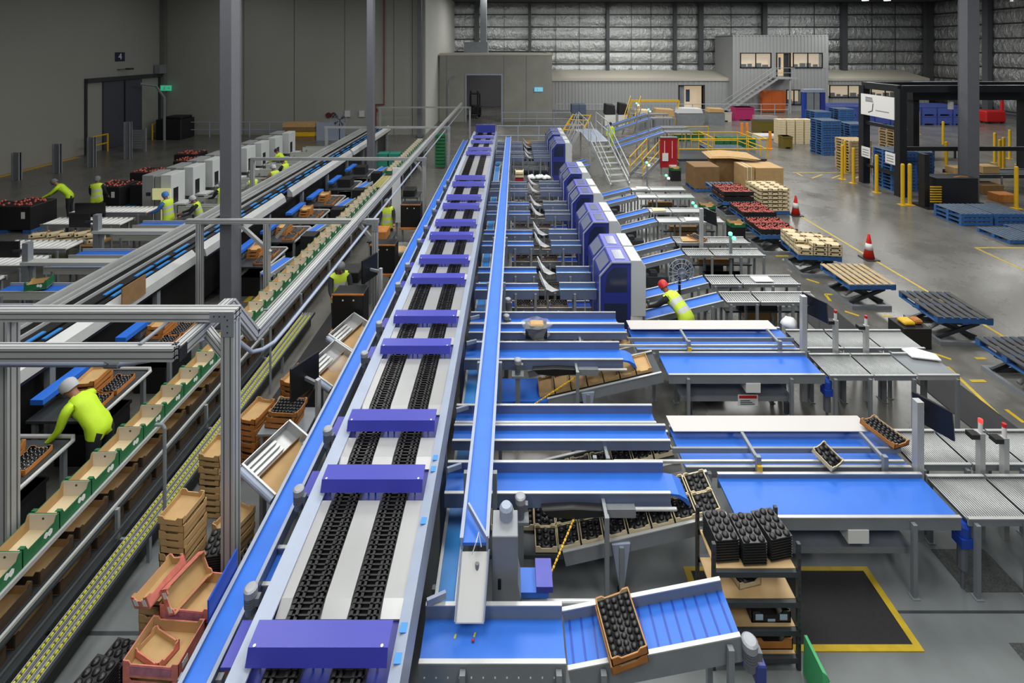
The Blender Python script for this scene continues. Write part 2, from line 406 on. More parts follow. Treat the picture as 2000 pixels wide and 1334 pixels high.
# office doorway and annex doorway (open, lit inside)
def doorway(n, a, b, z0, z1, y, leaf):
    o = struct('door_%d' % n, MB().box(a, a+0.09, y-0.08, y+0.1, z0, z1).box(b-0.09, b, y-0.08, y+0.1, z0, z1).box(a, b, y-0.08, y+0.1, z1-0.09, z1), BLACK)
    r = bpy.data.objects.new('room_lining', MB().box(a-0.3, b+0.3, y+1.6, y+1.7, z0, z1).mesh('room_lining', GLOW)); C.objects.link(r); r.parent = o
    d = bpy.data.objects.new('door_leaf', MB().box(leaf[0], leaf[1], y+0.12, y+0.17, z0+0.02, z1-0.1).mesh('door_leaf', leaf[2])); C.objects.link(d); d.parent = o
    p = bpy.data.objects.new('notice', MB().box(a+(b-a)*0.35, a+(b-a)*0.5, y+0.5, y+0.52, z0+(z1-z0)*0.3, z0+(z1-z0)*0.8).mesh('notice', DENIM)); C.objects.link(p); p.parent = o
doorway(2, a3, a4, fl, oz1, yo, (XA(1532,yo), a4-0.1, DSTEEL))
doorway(3, dA, dB, 0, dz, ya, (dA+0.1, XA(1337,ya), STEEL))
# floor markings and mats
def line(a, b, w=0.09, m=None):
    mb = MB().beam((a[0],a[1],0.002), (b[0],b[1],0.002), w, 0.004)
    struct('floor_marking', mb, m or FYEL)
FYEL = mat('floor_line_yellow', (196,166,40), 0.5, noise=0.12, nscale=8)
line(P(1559,420), P(1951,652), 0.07); line(P(1951,652), P(2010,690), 0.07)
line(P(631,428), P(722,345), 0.13); line(P(555,512), P(625,435), 0.13); line(P(480,590), P(548,520), 0.13)
line((XL+0.25, 7), (XL+0.25, 29), 0.35, YEL)
for a, b in (((1905,484),(2000,484)), ((1905,484),(2000,528)), ((1548,337),(1655,337)), ((1556,338),(1568,344)), ((1586,348),(1606,341)), ((1625,348),(1645,341)),
             ((1670,348),(1690,341)), ((1485,420),(1510,432)), ((1515,500),(1540,500)), ((1550,525),(1560,530)), ((1575,545),(1600,553)), ((1612,575),(1640,575)), ((1612,575),(1622,588)),
             ((1650,608),(1678,617)), ((1722,617),(1742,617)), ((1822,690),(1858,702)), ((1895,744),(1925,744)), ((1965,800),(2000,826)), ((1905,700),(1925,700)),
             ((1620,640),(1730,745)), ((1850,716),(2000,858))):
    line(P(*a), P(*b), 0.07)
MATM = mat('black_mat', (34,34,36), 0.7, noise=0.15, nscale=30)
t = T('mat_or_shade', 'black floor mat edged in yellow tape behind the tray rack', 'mat', (3.33, 5.7, 0))
part('mat', MB().box(2.25, 4.42, 5.33, 6.08, 0, 0.012), MATM, t)
part('yellow_border', MB().box(2.17, 4.50, 5.27, 5.33, 0, 0.014).box(2.17, 4.50, 6.08, 6.13, 0, 0.014).box(2.17, 2.25, 5.33, 6.08, 0, 0.014).box(4.42, 4.50, 5.33, 6.08, 0, 0.014), FYEL, t, label='yellow taped border')
for i, (a, b, c, d, s) in enumerate(((3.3, 5.1, 6.55, 6.8, 'black sheet painting the shade under the nearest wide blue table'), (7.95, 8.75, 6.9, 9.6, 'dark floor mat beyond the ends of the nearer roller tables'), (7.1, 8.1, 10.6, 12.4, 'dark floor mat at the end of the far roller tables'), (-4.5, -3.78, 8.9, 14.0, 'long black mat with painted shade in aisle left of the blue side belt'), (-6.3, -5.85, 5.6, 10.5, 'narrow black mat with painted shade between low packing tables and green box line'))):
    one('mat_or_shade', s, 'mat', MB().box(a, b, c, d, 0, 0.012), MATM)  # the sheet under the table is painted shade, the last two partly
GRATE = mat('drain_grate', (70,72,72), 0.7, noise=0.5, nscale=60)
for a, b, s in ((5.85, 6.35, 'dark strip of drain grating running under the nearest roller table'), (4.2, 5.35, 'dark drain grating in the bare floor at bottom right')):
    one('drain_grate', s, 'drain', MB().box(5.5, 6.2, a, b, 0, 0.006), GRATE)
struct('floor_marking', MB().box(1, 9, 5.63, 5.66, 0, 0.003), DSTEEL)
struct('floor_marking', MB().box(-6, -2.6, 5.42, 5.46, 0, 0.003), DSTEEL)
# ---------------------------------------------------------------- prototypes: open trays and boxes
def openbox(w, l, h, t=0.008, notch=True, outer=0, inner=1):
    mb = MB()
    a, b = w/2, l/2
    mb.use(inner).box(-a, a, -b, b, 0.004, 0.012); mb.use(outer).box(-a, a, -b, b, 0, 0.004)
    prof = [(-a,0),(a,0),(a,h),(a*0.62,h),(a*0.45,h*0.66),(-a*0.45,h*0.66),(-a*0.62,h),(-a,h)] if notch else [(-a,0),(a,0),(a,h),(-a,h)]
    for s in (-1, 1):
        y = s*b
        mb.use(outer).prism(prof, 'y', min(y, y-s*t), max(y, y-s*t))
        mb.use(inner).prism([(u*0.985, w_) for u, w_ in prof], 'y', min(y-s*t, y-s*(t+0.002)), max(y-s*t, y-s*(t+0.002)))
        x = s*a
        mb.use(outer).prism([(-b,0),(b,0),(b,h),(b*0.8,h),(b*0.72,h*0.8),(-b*0.72,h*0.8),(-b*0.8,h),(-b,h)], 'x', min(x, x-s*t), max(x, x-s*t))
        mb.use(inner).prism([(-b,0),(b,0),(b,h*0.99),(b*0.8,h*0.99),(b*0.72,h*0.79),(-b*0.72,h*0.79),(-b*0.8,h*0.99),(-b,h*0.99)], 'x', min(x-s*t, x-s*(t+0.002)), max(x-s*t, x-s*(t+0.002)))
    return mb
def pockets(w, l, z, nx, ny, r, up=True):
    mb = MB().box(-w/2, w/2, -l/2, l/2, 0.013, z)
    for i in range(nx):
        for j in range(ny):
            x = -w/2+w*(i+0.5)/nx; y = -l/2+l*(j+0.5)/ny+((i % 2)-0.5)*l/ny*0.35
            if abs(y)+r > l/2: y = math.copysign(l/2-r, y)
            k = 7
            if up: mb.lathe([(r, z), (r*0.8, z+r*0.5), (r*0.35, z+r*0.75)], (x, y, 0), k)
            else:
                vs = [(x+r*math.cos(2*PI*q/k), y+r*math.sin(2*PI*q/k), z+0.004) for q in range(k)]+[(x, y, z-0.02)]
                mb.add(vs, [(q, (q+1) % k, k) for q in range(k)])
    return mb
def kraft_proto(name, label, cat, w, l, h, outer, inner, liner=None, group=None, stickers=None, notch=True):
    t = T(name, label, cat, (0,0,0), group)
    part('shell', openbox(w, l, h, notch=notch), [outer, inner], t)
    if liner: part('pocket_liner', pockets(w-0.03, l-0.03, min(h*0.7, 0.045), *liner), TRAYB, t, True)
    if stickers:
        for s in (-1, 1): part('sticker', MB().box(s*w*0.28-0.03, s*w*0.28+0.03, -l/2-0.002, -l/2, h*0.25, h*0.8), stickers, t)
    return t

# ---------------------------------------------------------------- conveyors
def conv(name, label, cat, A, B, w, far=0.03, near=0.03, legs=(0.1, 0.9), belt=None, rail=None, lip=None, depth=0.12, leg_m=None, group=None, cleats=0, rollers=0, leg_w=0.05, rail_t=0.02, foot=True):
    A = Vector(A); B = Vector(B); t = T(name, label, cat, (A.x, A.y, 0), group)
    belt = belt or BLUE; rail = rail or BSTEEL; lip = lip or ALU; leg_m = leg_m or STEEL
    d = (B-A).normalized(); s = d.cross(Vector((0,0,1))).normalized(); n = s.cross(d).normalized()
    if rollers:
        mb = MB().beam(A, B, w, 0.02, off=(0, -0.03)); part('bed', mb, DSTEEL, t)
        mb = MB(); L = (B-A).length; k = int(L/rollers)
        for i in range(k):
            p = A+d*((i+0.5)*L/k); mb.tube([p-s*w/2-n*0.012, p+s*w/2-n*0.012], rollers*0.36, 6)
        part('rollers', mb, belt, t, True)
    else:
        mb = MB().beam(A, B, w, 0.03, off=(0, -0.015))
        part('belt', mb, belt, t)
        if cleats:
            mb = MB(); L = (B-A).length
            for i in range(cleats):
                p = A+d*((i+0.5)*L/cleats); mb.beam(p-s*w*0.49, p+s*w*0.49, 0.016, 0.012, up=n, off=(0, 0.004))
            part('cleats', mb, BLUE_D, t)
    for sg, hh in ((1, near), (-1, far)):
        mb = MB(); o = sg*(w/2+rail_t/2)
        mb.beam(A, B, rail_t, depth+hh, off=(o, (hh-depth)/2))
        mb.use(1).beam(A, B, rail_t+0.016, 0.012, off=(o, hh+0.006))
        part('side_rail', mb, [rail, lip], t)
    for q in legs:
        q, ex, sides = q if isinstance(q, tuple) else (q, 0, (-1, 1))
        p = A.lerp(B, q)
        for sg in sides:
            e = p+s*sg*(w/2+rail_t+leg_w/2+ex+0.004)
            mb = MB()
            if ex: mb.beam(p+s*sg*(w/2+rail_t), e, 0.04, 0.04, off=(0,-0.06))
            mb.box(e.x-leg_w/2, e.x+leg_w/2, e.y-leg_w/2, e.y+leg_w/2, 0.0, p.z-0.02)
            if foot: mb.box(e.x-leg_w*0.9, e.x+leg_w*0.9, e.y-leg_w*0.9, e.y+leg_w*0.9, 0, 0.012)
            part('leg', mb, leg_m, t)
    return t
def gearmotor(parent, c, h=0.22, r=0.055, body=None):     # upright geared motor with fins and cap
    x, y, z = c
    prof = [(r*0.6, 0), (r*0.9, 0.0)]
    mb = MB().lathe([(r*0.8, 0), (r*0.8, h*0.3)], c, 12)
    for k in range(4): mb.lathe([(r, h*(0.3+k*0.1)), (r, h*(0.36+k*0.1))], c, 14).lathe([(r*0.86, h*(0.36+k*0.1)), (r*0.86, h*(0.4+k*0.1))], c, 12)
    mb.box(x+r*0.5, x+r*1.5, y-r*0.5, y+r*0.5, z+h*0.35, z+h*0.65)
    m = part('drive_motor', mb, body or MOTOR, parent, False)
    part('motor_cap', MB().lathe([(r*1.02, h*0.7), (r*1.05, h*0.95), (r*0.8, h), (r*0.35, h*1.01)], c, 16), MOTOR_L, m)
    return m

# ---------------------------------------------------------------- main sorter
ZD = 1.75; Y0, Y1 = 3.4, 27.6
CHAIN = mat('chain_black', (15,15,17), 0.35)
t = T('sorting_machine', 'long fruit sorting machine with twin black chains under purple covers', 'sorting machine', (-1.5, Y0, 0))
crease = [3.78, 5.25, 6.08, 7.6, 8.44, 9.84, 10.74, 12.09, 13.0, 14.36, 15.2, 16.7, 17.5, 21.6, 22.5, 24.2, 25.5]
xl0, xl1, xr0, xr1 = -2.17, -2.03, -0.945, -0.845
part('side_rail', MB().prism([(xl0,1.80),(xl0,1.42),(xl0+0.02,1.42),(xl0+0.02,1.78),(xl1,1.745),(xl1,1.765)], 'y', Y0, Y1), PAINT, t)
part('side_rail', MB().prism([(xr1,1.82),(xr1,1.42),(xr1-0.02,1.42),(xr1-0.02,1.80),(xr0,1.765),(xr0,1.785)], 'y', Y0, Y1), PAINT, t)
part('bed_frame', MB().box(xl0+0.03, xr1-0.03, Y0, Y1, 1.5, 1.68), NAVY, t)
for a, b in ((-2.03,-1.93),(-1.64,-1.41),(-1.13,-0.95)):
    ys = crease+[26.6]
    for i in range(len(ys)-1):
        s0, s1 = ys[i]+0.36, ys[i+1]-0.08
        if s1-s0 < 0.15: s0 = ys[i]+0.28
        m_ = s0+min(0.12, (s1-s0)*0.3)
        mb = MB(); mb.sheet([((a,s0,1.70),(b,s0,1.70)),((a,m_,1.745),(b,m_,1.745)),((a,s1,1.75),(b,s1,1.75))], 0.015)
        part('slide_plate', mb, WHITEP, t)
for a, b in ((-1.93,-1.64),(-1.41,-1.13)):
    mb = MB().box(a, b, Y0, Y1, 1.69, 1.725); y = Y0
    while y < 15.5:
        mb.box(a+0.015, b-0.015, y, y+0.014, 1.725, 1.752)
        for u in (a+0.04, (a+b)/2-0.05, (a+b)/2+0.05, b-0.04):
            mb.box(u-0.012, u+0.012, y-0.008, y+0.026, 1.742, 1.762+0.01*R.random())
        for u in (a+0.085, b-0.085): mb.box(u-0.008, u+0.008, y+0.012, y+0.04, 1.735, 1.76)
        y += 0.045
    while y < Y1: mb.box(a+0.02, b-0.02, y, y+0.04, 1.725, 1.762); y += 0.12
    part('chain_lane', mb, CHAIN, t)
for i, yc in enumerate(crease):
    mb = MB().prism([(yc+0.17,1.92),(yc+0.0,1.905),(yc-0.045,1.80),(yc-0.035,1.80),(yc+0.008,1.895),(yc+0.17,1.91)], 'x', -2.065, -0.97)
    c = part('purple_cover', mb, PURP, t)
    mb = MB()
    for x in (-2.02, -1.02): mb.lathe([(0.008, 0), (0.012, 0.004), (0.002, 0.008)], (x, yc+0.01, 1.905), 8)
    part('bolts', mb, WHITE, c)
    for x in (-1.985, -1.565, -1.49, -1.06):
        part('cover_post', MB().cyl((x, yc+0.03, 1.68), (x, yc+0.03, 1.9), 0.009, 8), BLUE if x in (-1.565,-1.49) else STEEL, t)
part('end_cover', MB().box(-2.03, -0.95, 27.2, 27.45, 1.78, 2.22), NAVY, t)
y = Y0+0.5
while y < Y1:
    for x in (xl0+0.05, xr1-0.05): part('leg', MB().box(x-0.04, x+0.04, y-0.04, y+0.04, 0, 1.5), BSTEEL, t)
    y += 2.4
for i, yc in enumerate(crease[:13]):
    z0 = 1.62
    part('motor_bracket', MB().box(-2.33, xl0, yc+0.08, yc+0.40, z0, z0+0.025).box(xl0-0.03, xl0, yc+0.08, yc+0.4, z0-0.12, z0), PURP, t)
    gearmotor(t, (-2.33, yc+0.03+(0.5 if i == 0 else 0), 1.56), 0.23, 0.055)
for y in (4.85,5.6,3.95,3.75,5.45): part('blue_tape', MB().box(xr1-0.075, xr1-0.02, y, y+0.07, 1.811, 1.816), BLUE_L, t)
for yc in (4.75, 6.2, 7.2, 8.8, 9.6):
    part('deflector', MB().beam((xr1+0.03,yc-0.12,1.28),(xr1+0.2,yc-0.05,1.28),0.03,0.06), PAINT, t)

# belts running along the sorter
conv('side_belt', 'narrow bright blue belt along the left flank of the sorting machine', 'conveyor', (-2.58,3.3,1.4), (-2.58,27.0,1.4), 0.215, 0.03, 0.03, legs=[0.03+0.1*i for i in range(10)], lip=PAINT, leg_m=STEEL)
t = T('belt_guard', 'upright blue guard plate at the near end of the left blue belt', 'guard', (-2.73,4.6,1.0))
part('plate', MB().box(-2.742, -2.726, 4.35, 4.8, 1.38, 1.62), BLUE_D, t); part('post', MB().box(-2.80, -2.745, 4.5, 4.56, 0, 1.5), STEEL, t)
conv('feed_belt', 'raised blue belt running straight between sorting machine and side lanes', 'conveyor', (-0.372,4.78,1.7), (-0.19,26.3,1.7), 0.235, 0.035, 0.035, legs=[(y_-4.78)/21.52 for y_ in (5.6,7.55,10.1,12.5,14.95,17.5,20.2,22.6,25.6)], lip=PAINT, rail=PAINT, depth=0.09)
conv('return_belt', 'pale blue belt low down beside the right flank of the sorting machine', 'conveyor', (-0.70,3.9,0.7), (-0.71,26,0.7), 0.2, 0.02, 0.02, legs=[((y_-3.9)/22.1,0,(-1,)) for y_ in (5.3,7.5,10,12.6,15,17.6,20.3,22.5,24.3)], belt=BLUE_L, rail=DSTEEL)
# chute at the end of the raised belt
t = T('belt_chute', 'white sheet metal chute dropping from raised blue belt to the nearest belt', 'chute', (-0.45,4.6,0))
def slope(a, b, z): return a+(b-a)*z
p0, p1 = (P(901,1077,1.62), 1.62), (P(889,1216,1.22), 1.22); q0, q1 = P(955,1077,1.62), P(945,1216,1.22)
part('slide', MB().sheet([((*p0[0],1.62),(*q0,1.62)),((*p1[0],1.22),(*q1,1.22))], 0.012), WHITE, t)
for a, b in ((p0[0],p1[0]),(q0,q1)): part('side_strip', MB().beam((*a,1.635),(*b,1.235),0.014,0.04), PAINT, t)
part('support', MB().cyl((-0.34,4.72,0),(-0.34,4.72,1.56),0.02), STEEL, t)
part('guide_bar', MB().beam((*P(915,985,1.8),1.79),(*P(952,1045,1.8),1.76),0.02,0.06), PAINT, t)
part('film_tie', MB().tube([(*P(922,1075,1.7),1.66),(*P(930,1055,1.78),1.76),(*P(935,1040,1.8),1.8),(*P(940,1060,1.74),1.7)],0.006,5), BAGW, t)

# ---------------------------------------------------------------- nearest cross conveyor with cleated incline
t = conv('cross_belt', 'wide blue cross belt nearest the viewer, fruit scraps lying on it', 'conveyor', (-0.83,4.48,1.1), (0.48,4.48,1.1), 0.33, 0.13, 0.02, legs=((0.3,0,(1,)),0.95), depth=0.22, rail=STEEL)
mb = MB()
for i in range(12): mb.lathe([(0.008,0),(0.008,0.006)], (-0.78+i*0.105, 4.288, 1.0), 6, 'y')
part('bolts', mb, WHITE, t)
mb = MB().lathe([(0.004,0),(0.013,0.008),(0.014,0.016),(0.005,0.024)], (-0.36,4.47,1.102), 8)
one('cherry', 'small dark red fruit lying on the nearest blue belt', 'fruit', mb, RED, smooth=True)
for (px, py, s) in ((889,1243,'yellow green leaf scrap left of the red fruit on the belt'), (927,1240,'larger yellow green leaf scrap right of the red fruit on the belt')):
    x, y = P(px, py, 1.1); one('leaf', s, 'leaf', MB().hexa([(x-0.012,y-0.018,1.101),(x+0.004,y-0.022,1.101),(x+0.014,y+0.016,1.101),(x-0.004,y+0.012,1.101)],[(x-0.012,y-0.018,1.103),(x+0.004,y-0.022,1.106),(x+0.014,y+0.016,1.104),(x-0.004,y+0.012,1.107)]), YEL_G)
t = conv('incline_belt', 'cleated blue incline nearest the viewer rising towards the tray rack', 'conveyor', (0.5,4.48,1.06), (2.03,4.48,1.36), 0.36, 0.10, 0.02, legs=(0.2,0.93), depth=0.2, rail=STEEL, cleats=14)
gearmotor(t, (2.1,4.27,1.12), 0.25, 0.065)
part('gearbox', MB().box(2.14,2.24,4.24,4.36,1.0,1.16).box(2.06,2.2,4.33,4.42,1.04,1.12), NAVY, t, bevel=0.01)
tp = kraft_proto('pocket_tray', 'tray', 'tray', 0.335, 0.46, 0.075, CARD_O, CREAM, (5,8,0.028))
place(tp, USED, (1.0,4.42,1.285), (0.03,-0.19,0.13), 'brown tray with black pocket liner straddling the nearest incline, upper of two')
t2 = kraft_proto('kraft_tray', 'lower of two brown trays straddling the nearest cleated incline', 'tray', 0.335, 0.46, 0.075, CARD_O, CREAM)
place(t2, USED, (1.0,4.42,1.21), (0.03,-0.19,0.13))
# link between left belt and sorter
conv('link_belt', 'short blue link belt between the left belt and the sorting machine', 'conveyor', (-2.45,4.9,1.3), (-2.18,4.9,1.3), 0.3, 0.06, 0.03, legs=(0.5,))

# ---------------------------------------------------------------- packing stations in the foreground
brown = kraft_proto('kraft_tray', 'tray', 'tray', 0.27, 0.42, 0.07, CARD, CARD)
black = kraft_proto('pocket_tray', 'tray', 'tray', 0.27, 0.27, 0.07, CREAM, CREAM, (3,3,0.036))
SHELFW = mat('shelf_white', (196,192,190), 0.5)
STN = [(6.12, 'nearest'), (8.66, 'second')]
for s, (yc, wd) in enumerate(STN):
    cov = 'wide table of black trays' if s == 0 else 'brown tray incline'
    t = conv('cross_belt', f'blue cross belt above the {wd} tray incline, drooping at its right end', 'conveyor', (-0.83,yc-0.02,1.1), (1.95,yc-0.02,1.1), 0.29, 0.13, 0.015, legs=(0.137,(0.7,0.22,(-1,1))), depth=0.16, rail=BSTEEL)
    part('belt_nose', MB().prism([(1.95,1.1),(2.06,1.085),(2.16,1.03),(2.2,0.95),(2.17,0.95),(2.12,1.0),(2.04,1.05),(1.95,1.07)], 'y', yc-0.165, yc+0.125), BLUE, t)
    part('drive_guard', MB().prism([(0.35,1.02),(0.75,1.04),(1.15,1.02),(1.15,0.94),(0.75,0.9),(0.45,0.93)], 'y', yc-0.3, yc-0.2), BLACK, t, bevel=0.01)
    part('drive_box', MB().box(1.0,1.5,yc-0.27,yc-0.19,0.9,1.0), STEEL, t)
    part('air_cylinder', MB().cyl((1.5,yc-0.24,0.98),(2.0,yc-0.24,0.98),0.022), ALU, t)
    t = conv('tray_incline', f'dark incline carrying {"black pocket" if s == 0 else "brown kraft"} trays up to the {wd} wide blue table', 'conveyor', (0.62,yc+0.02,0.47), (2.6,yc+0.02,0.93), 0.58, 0.02, 0.03, legs=(0.35,), belt=DSTEEL, rail=STEEL, depth=0.14)
    part('lower_bed', MB().box(-0.3,0.62,yc-0.27,yc+0.31,0.40,0.45), BLUE if s else DSTEEL, t)
    part('leg', MB().box(-0.1,-0.05,yc-0.2,yc-0.15,0,0.4), STEEL, t); part('leg', MB().box(-0.1,-0.05,yc+0.2,yc+0.25,0,0.4), STEEL, t)
    part('caster', MB().cyl((1.32,yc-0.33,0.05),(1.32,yc-0.27,0.05),0.05), RUBBER, t)
    part('caster_fork', MB().prism([(1.2,0.62),(1.42,0.64),(1.34,0.06),(1.30,0.06)], 'y', yc-0.32, yc-0.28), PAINT, t)
    sl = math.atan2(0.46, 1.98)
    if s == 0:
        k = 0
        for i in range(8):
            for j in range(2):
                x = 0.42+i*0.285
                z = 0.485+max(0, (x-0.62))*0.232 if x > 0.6 else 0.462
                place(black, USED, (x, yc-0.12+j*0.28, z+0.005), (0, -sl if x > 0.6 else 0, 0), f'black pocketed tray {"in front row" if j == 0 else "in back row"} of the nearest tray incline, {nth(7-i)} from the top', 'pocket trays on the nearest incline')
        for i in range(3):
            x = -0.44+i*0.285; place(black, USED, (x+0.02, yc+0.16, 0.455), 0, f'black pocketed tray lying level below the nearest raised belt, {nth(i)} from the sorter', 'pocket trays on the nearest incline')
    else:
        for i in range(7):
            x = 0.62+i*0.285; z = 0.49+max(0, x-0.62)*0.232
            place(brown, USED, (x, yc+0.02, z), (0,-sl,0), f'empty brown tray on the second tray incline, {nth(6-i)} from the top', 'brown trays on the second incline')
    t = conv('belt_table', f'{wd} wide flat blue belt table at the top of the {"black" if s == 0 else "brown"} tray incline', 'conveyor', (2.72,yc,0.9), (5.42,yc,0.9), 0.54, 0.05, 0.02, legs=(0.12,0.78), depth=0.13, rail=STEEL)
    part('motor', MB().lathe([(0.06,0),(0.075,0.05),(0.075,0.16),(0.05,0.2)], (5.5,yc-0.22,0.62), 12).box(5.42,5.56,yc-0.3,yc-0.16,0.55,0.66), BLUE_D, t)
    part('motor_leg', MB().lathe([(0.055,0),(0.055,0.3)], (5.5,yc-0.22,0.25), 10).cyl((5.5,yc-0.22,0),(5.5,yc-0.22,0.27),0.02), MOTOR, t)
    part('control_box', MB().box(4.05,4.3,yc-0.3,yc-0.1,0.62,0.78), WHITE, t)
    part('under_pan', MB().box(2.95,4.9,yc-0.2,yc+0.2,0.4,0.48), STEEL, t)
    if s == 1:
        p = part('warning_sign', MB().box(3.95,4.3,yc-0.212,yc-0.202,0.33,0.52), WHITE, t, label='white warning sign with red heading')
        part('red_heading', MB().box(3.97,4.28,yc-0.216,yc-0.212,0.46,0.51), RED, p)
        mb = MB()
        for i in range(3): mb.box(3.99,4.24-i*0.04,yc-0.216,yc-0.212,0.355+i*0.03,0.367+i*0.03)
        part('text_lines', mb, DSTEEL, p)
        for q in (3.1, 4.8): part('tilt_leg', MB().box(q-0.04,q+0.04,yc-0.24,yc-0.2,0.2,0.4), DSTEEL, t)
    for i, (a, b) in enumerate(((5.5,6.25),(6.28,7.0),(7.03,7.75))):
        conv('roller_table', f'{"ridged" if i < 2 else "smooth"} roller table section, {nth(i)} from the {wd} wide blue table', 'roller table', (a,yc,0.9), (b,yc,0.9), 0.56, 0.012, 0.012, legs=(0.1,0.9) if i % 2 == 0 else (0.9,), belt=ALU, rail=STEEL, depth=0.07, rollers=0.03 if i < 2 else 0, group='roller tables') if i < 2 else conv('roller_table', f'smooth steel end plate after the roller sections of the {wd} wide blue table', 'roller table', (a,yc,0.9), (b,yc,0.9), 0.56, 0.03, 0.02, legs=(0.9,), belt=STEEL, rail=ALU, depth=0.06)
    # second lane of the pair, with overhead shelf
    y2 = yc+0.76
    wd2 = wd
    t = conv('cross_belt', f'blue cross belt with silver rails leading to the {wd} white shelf', 'conveyor', (-0.83,y2-0.05,1.1), (2.2,y2-0.05,1.1), 0.2, 0.07, 0.03, legs=((0.137,0,(1,)),(0.7,0.17,(1,))), depth=0.1)
    conv('cross_belt', f'narrow blue cross belt just behind the one leading to the {wd} white shelf', 'conveyor', (-0.83,y2+0.27,1.1), (2.1,y2+0.27,1.1), 0.2, 0.12, 0.03, legs=((0.137,0,(-1,)),(0.6,0.05,(-1,))), depth=0.1)
    conv('tray_incline', f'low tray incline passing beneath the {wd} white shelf', 'conveyor', (0.3,y2-0.02,0.45), (2.3,y2-0.02,0.92), 0.5, 0.02, 0.02, legs=(0.3,), belt=DSTEEL, rail=ALU, depth=0.1)
    for i in range(6):
        x = 0.7+i*0.285; z = 0.56+max(0, x-0.7)*0.235
        pr = black if s == 0 else brown
        place(pr, USED, (x, y2-0.02, z), (0,-sl,0), f'{"black pocketed" if s == 0 else "empty brown"} tray on the low incline beneath the {wd} white shelf, {nth(5-i)} from the top', f'trays beneath the {wd} white shelf')
    t = conv('belt_table', f'blue belt table under the {wd} white shelf', 'conveyor', (2.35,y2,0.9), (5.4,y2,0.9), 0.66, 0.03, 0.02, legs=(0.1,0.9), depth=0.12, rail=STEEL)
    t = T('packing_shelf', f'{wd} long white shelf with grey guide bars over a blue belt table', 'shelf', (3.8,y2,0))
    x0, x1 = 2.28, 5.3
    part('shelf_plate', MB().sheet([((x0+0.06,y2+0.13,1.03),(x1-0.06,y2+0.13,1.03)),((x0+0.04,y2+0.4,1.05),(x1-0.1,y2+0.4,1.05))], 0.012), SHELFW, t)
    part('guide_bar', MB().box(x0-0.05,x1+0.1,y2-0.17,y2-0.14,0.96,1.03), STEEL, t)
    part('guide_bar', MB().box(x0-0.9,x1,y2-0.355,y2-0.325,0.975,1.01), ALU, t)
    for x in (3.3, 5.0):
        part('post', MB().box(x-0.03,x+0.03,y2-0.425,y2-0.375,0,1.12), STEEL, t); part('post', MB().box(x-0.03,x+0.03,y2+0.375,y2+0.425,0,1.03), STEEL, t)
        part('bracket', MB().box(x-0.02,x+0.02,y2-0.38,y2+0.38,0.99,1.03) if False else MB().box(x-0.02,x+0.02,y2-0.38,y2+0.06,1.04,1.08), STEEL, t)
    part('stop_button', MB().box(3.27,3.33,y2-0.46,y2-0.425,0.92,1.02), YEL, t, label='yellow stop button box')
    for i, (a, b) in enumerate(((5.5,6.25),(6.28,7.0),(7.03,7.8))):
        conv('roller_table', f'roller table section beyond the {wd} white shelf, {nth(i)} from its blue table', 'roller table', (a,y2,0.9), (b,y2,0.9), 0.56, 0.012, 0.012, legs=(0.1,0.9) if i % 2 == 0 else (0.9,), belt=ALU, rail=STEEL, depth=0.07, rollers=0.03, group='roller tables')
    # feed gearmotor on the raised belt side
    t = T('drive_unit', f'upright grey gear motor on a stand right of the raised belt, {wd} tray incline', 'motor', (0.1,yc-0.3,0))
    part('stand', MB().box(0.06,0.14,yc-0.38,yc-0.3,0,0.95).box(0.0,0.2,yc-0.4,yc-0.25,0.93,0.97), STEEL, t); gearmotor(t, (0.1,yc-0.33,0.97), 0.26, 0.06)
for px, py, s in ((992,606,'before the nearest navy cabinet'),(989,640,'just before the film wrapped carton')):
    x, y = P(px, py, 1.0); t = T('drive_unit', f'upright grey gear motor right of the raised belt, {s}', 'motor', (x,y,0))
    part('stand', MB().box(x-0.04,x+0.04,y-0.04,y+0.04,0,1.0), STEEL, t); gearmotor(t, (x,y,1.0), 0.26, 0.06)
t = T('control_cabinet', 'upright grey steel drive cabinet at the end of the raised blue belt', 'cabinet', (-0.08,4.9,0))
part('body', MB().prism([(-0.2,0.95),(0.05,0.95),(0.09,1.1),(0.06,1.25),(0.06,1.72),(-0.2,1.72)], 'y', 4.82, 5.1), STEEL, t, bevel=0.006)
part('duct', MB().lathe([(0.07,0),(0.07,0.1),(0.05,0.13)], (-0.06,5.02,1.72), 12), PAINT, t)
part('stand', MB().cyl((-0.1,4.95,0),(-0.1,4.95,0.95),0.03), DSTEEL, t); part('switch', MB().box(-0.14,-0.11,4.81,4.82,1.2,1.3), BLACK, t)
t = T('cover_stub', 'short blue belt stub with purple cover beside the nearest tray incline', 'conveyor', (0.2,5.1,0))
part('bed', MB().box(0.08,0.38,4.98,5.22,0.92,0.98), BLUE, t); part('cover', MB().box(0.25,0.42,4.96,5.24,1.0,1.06), PURP, t); part('leg', MB().box(0.2,0.26,5.06,5.12,0,0.92), STEEL, t)
part('drive_shaft', MB().cyl((0.1,5.0,0.86),(0.95,5.0,0.86),0.025), ALU, t)
for yc, wd in STN:
    a = (*P(1128,1005,0.9),0.95) if yc < 7 else (1.1,8.35,0.9)
    b = (*P(1056,1145,0.75),0.62) if yc < 7 else (0.2,8.1,0.5)
    a = Vector(a); b = Vector(b); mb = MB(); n = 26
    for i in range(n):
        p = a.lerp(b, i/n); q = a.lerp(b, (i+0.8)/n); mb.beam(p, q, 0.022 if i % 2 else 0.012, 0.012 if i % 2 else 0.022)
    one('safety_chain', f'yellow plastic chain hanging from the {wd} cross belt', 'chain', mb, YEL)
t = T('tray_box', 'black carton wrapped in clear film standing on the second station rails', 'box', (0.55,9.7,1.2))
x, y = P(1047,655,1.22)
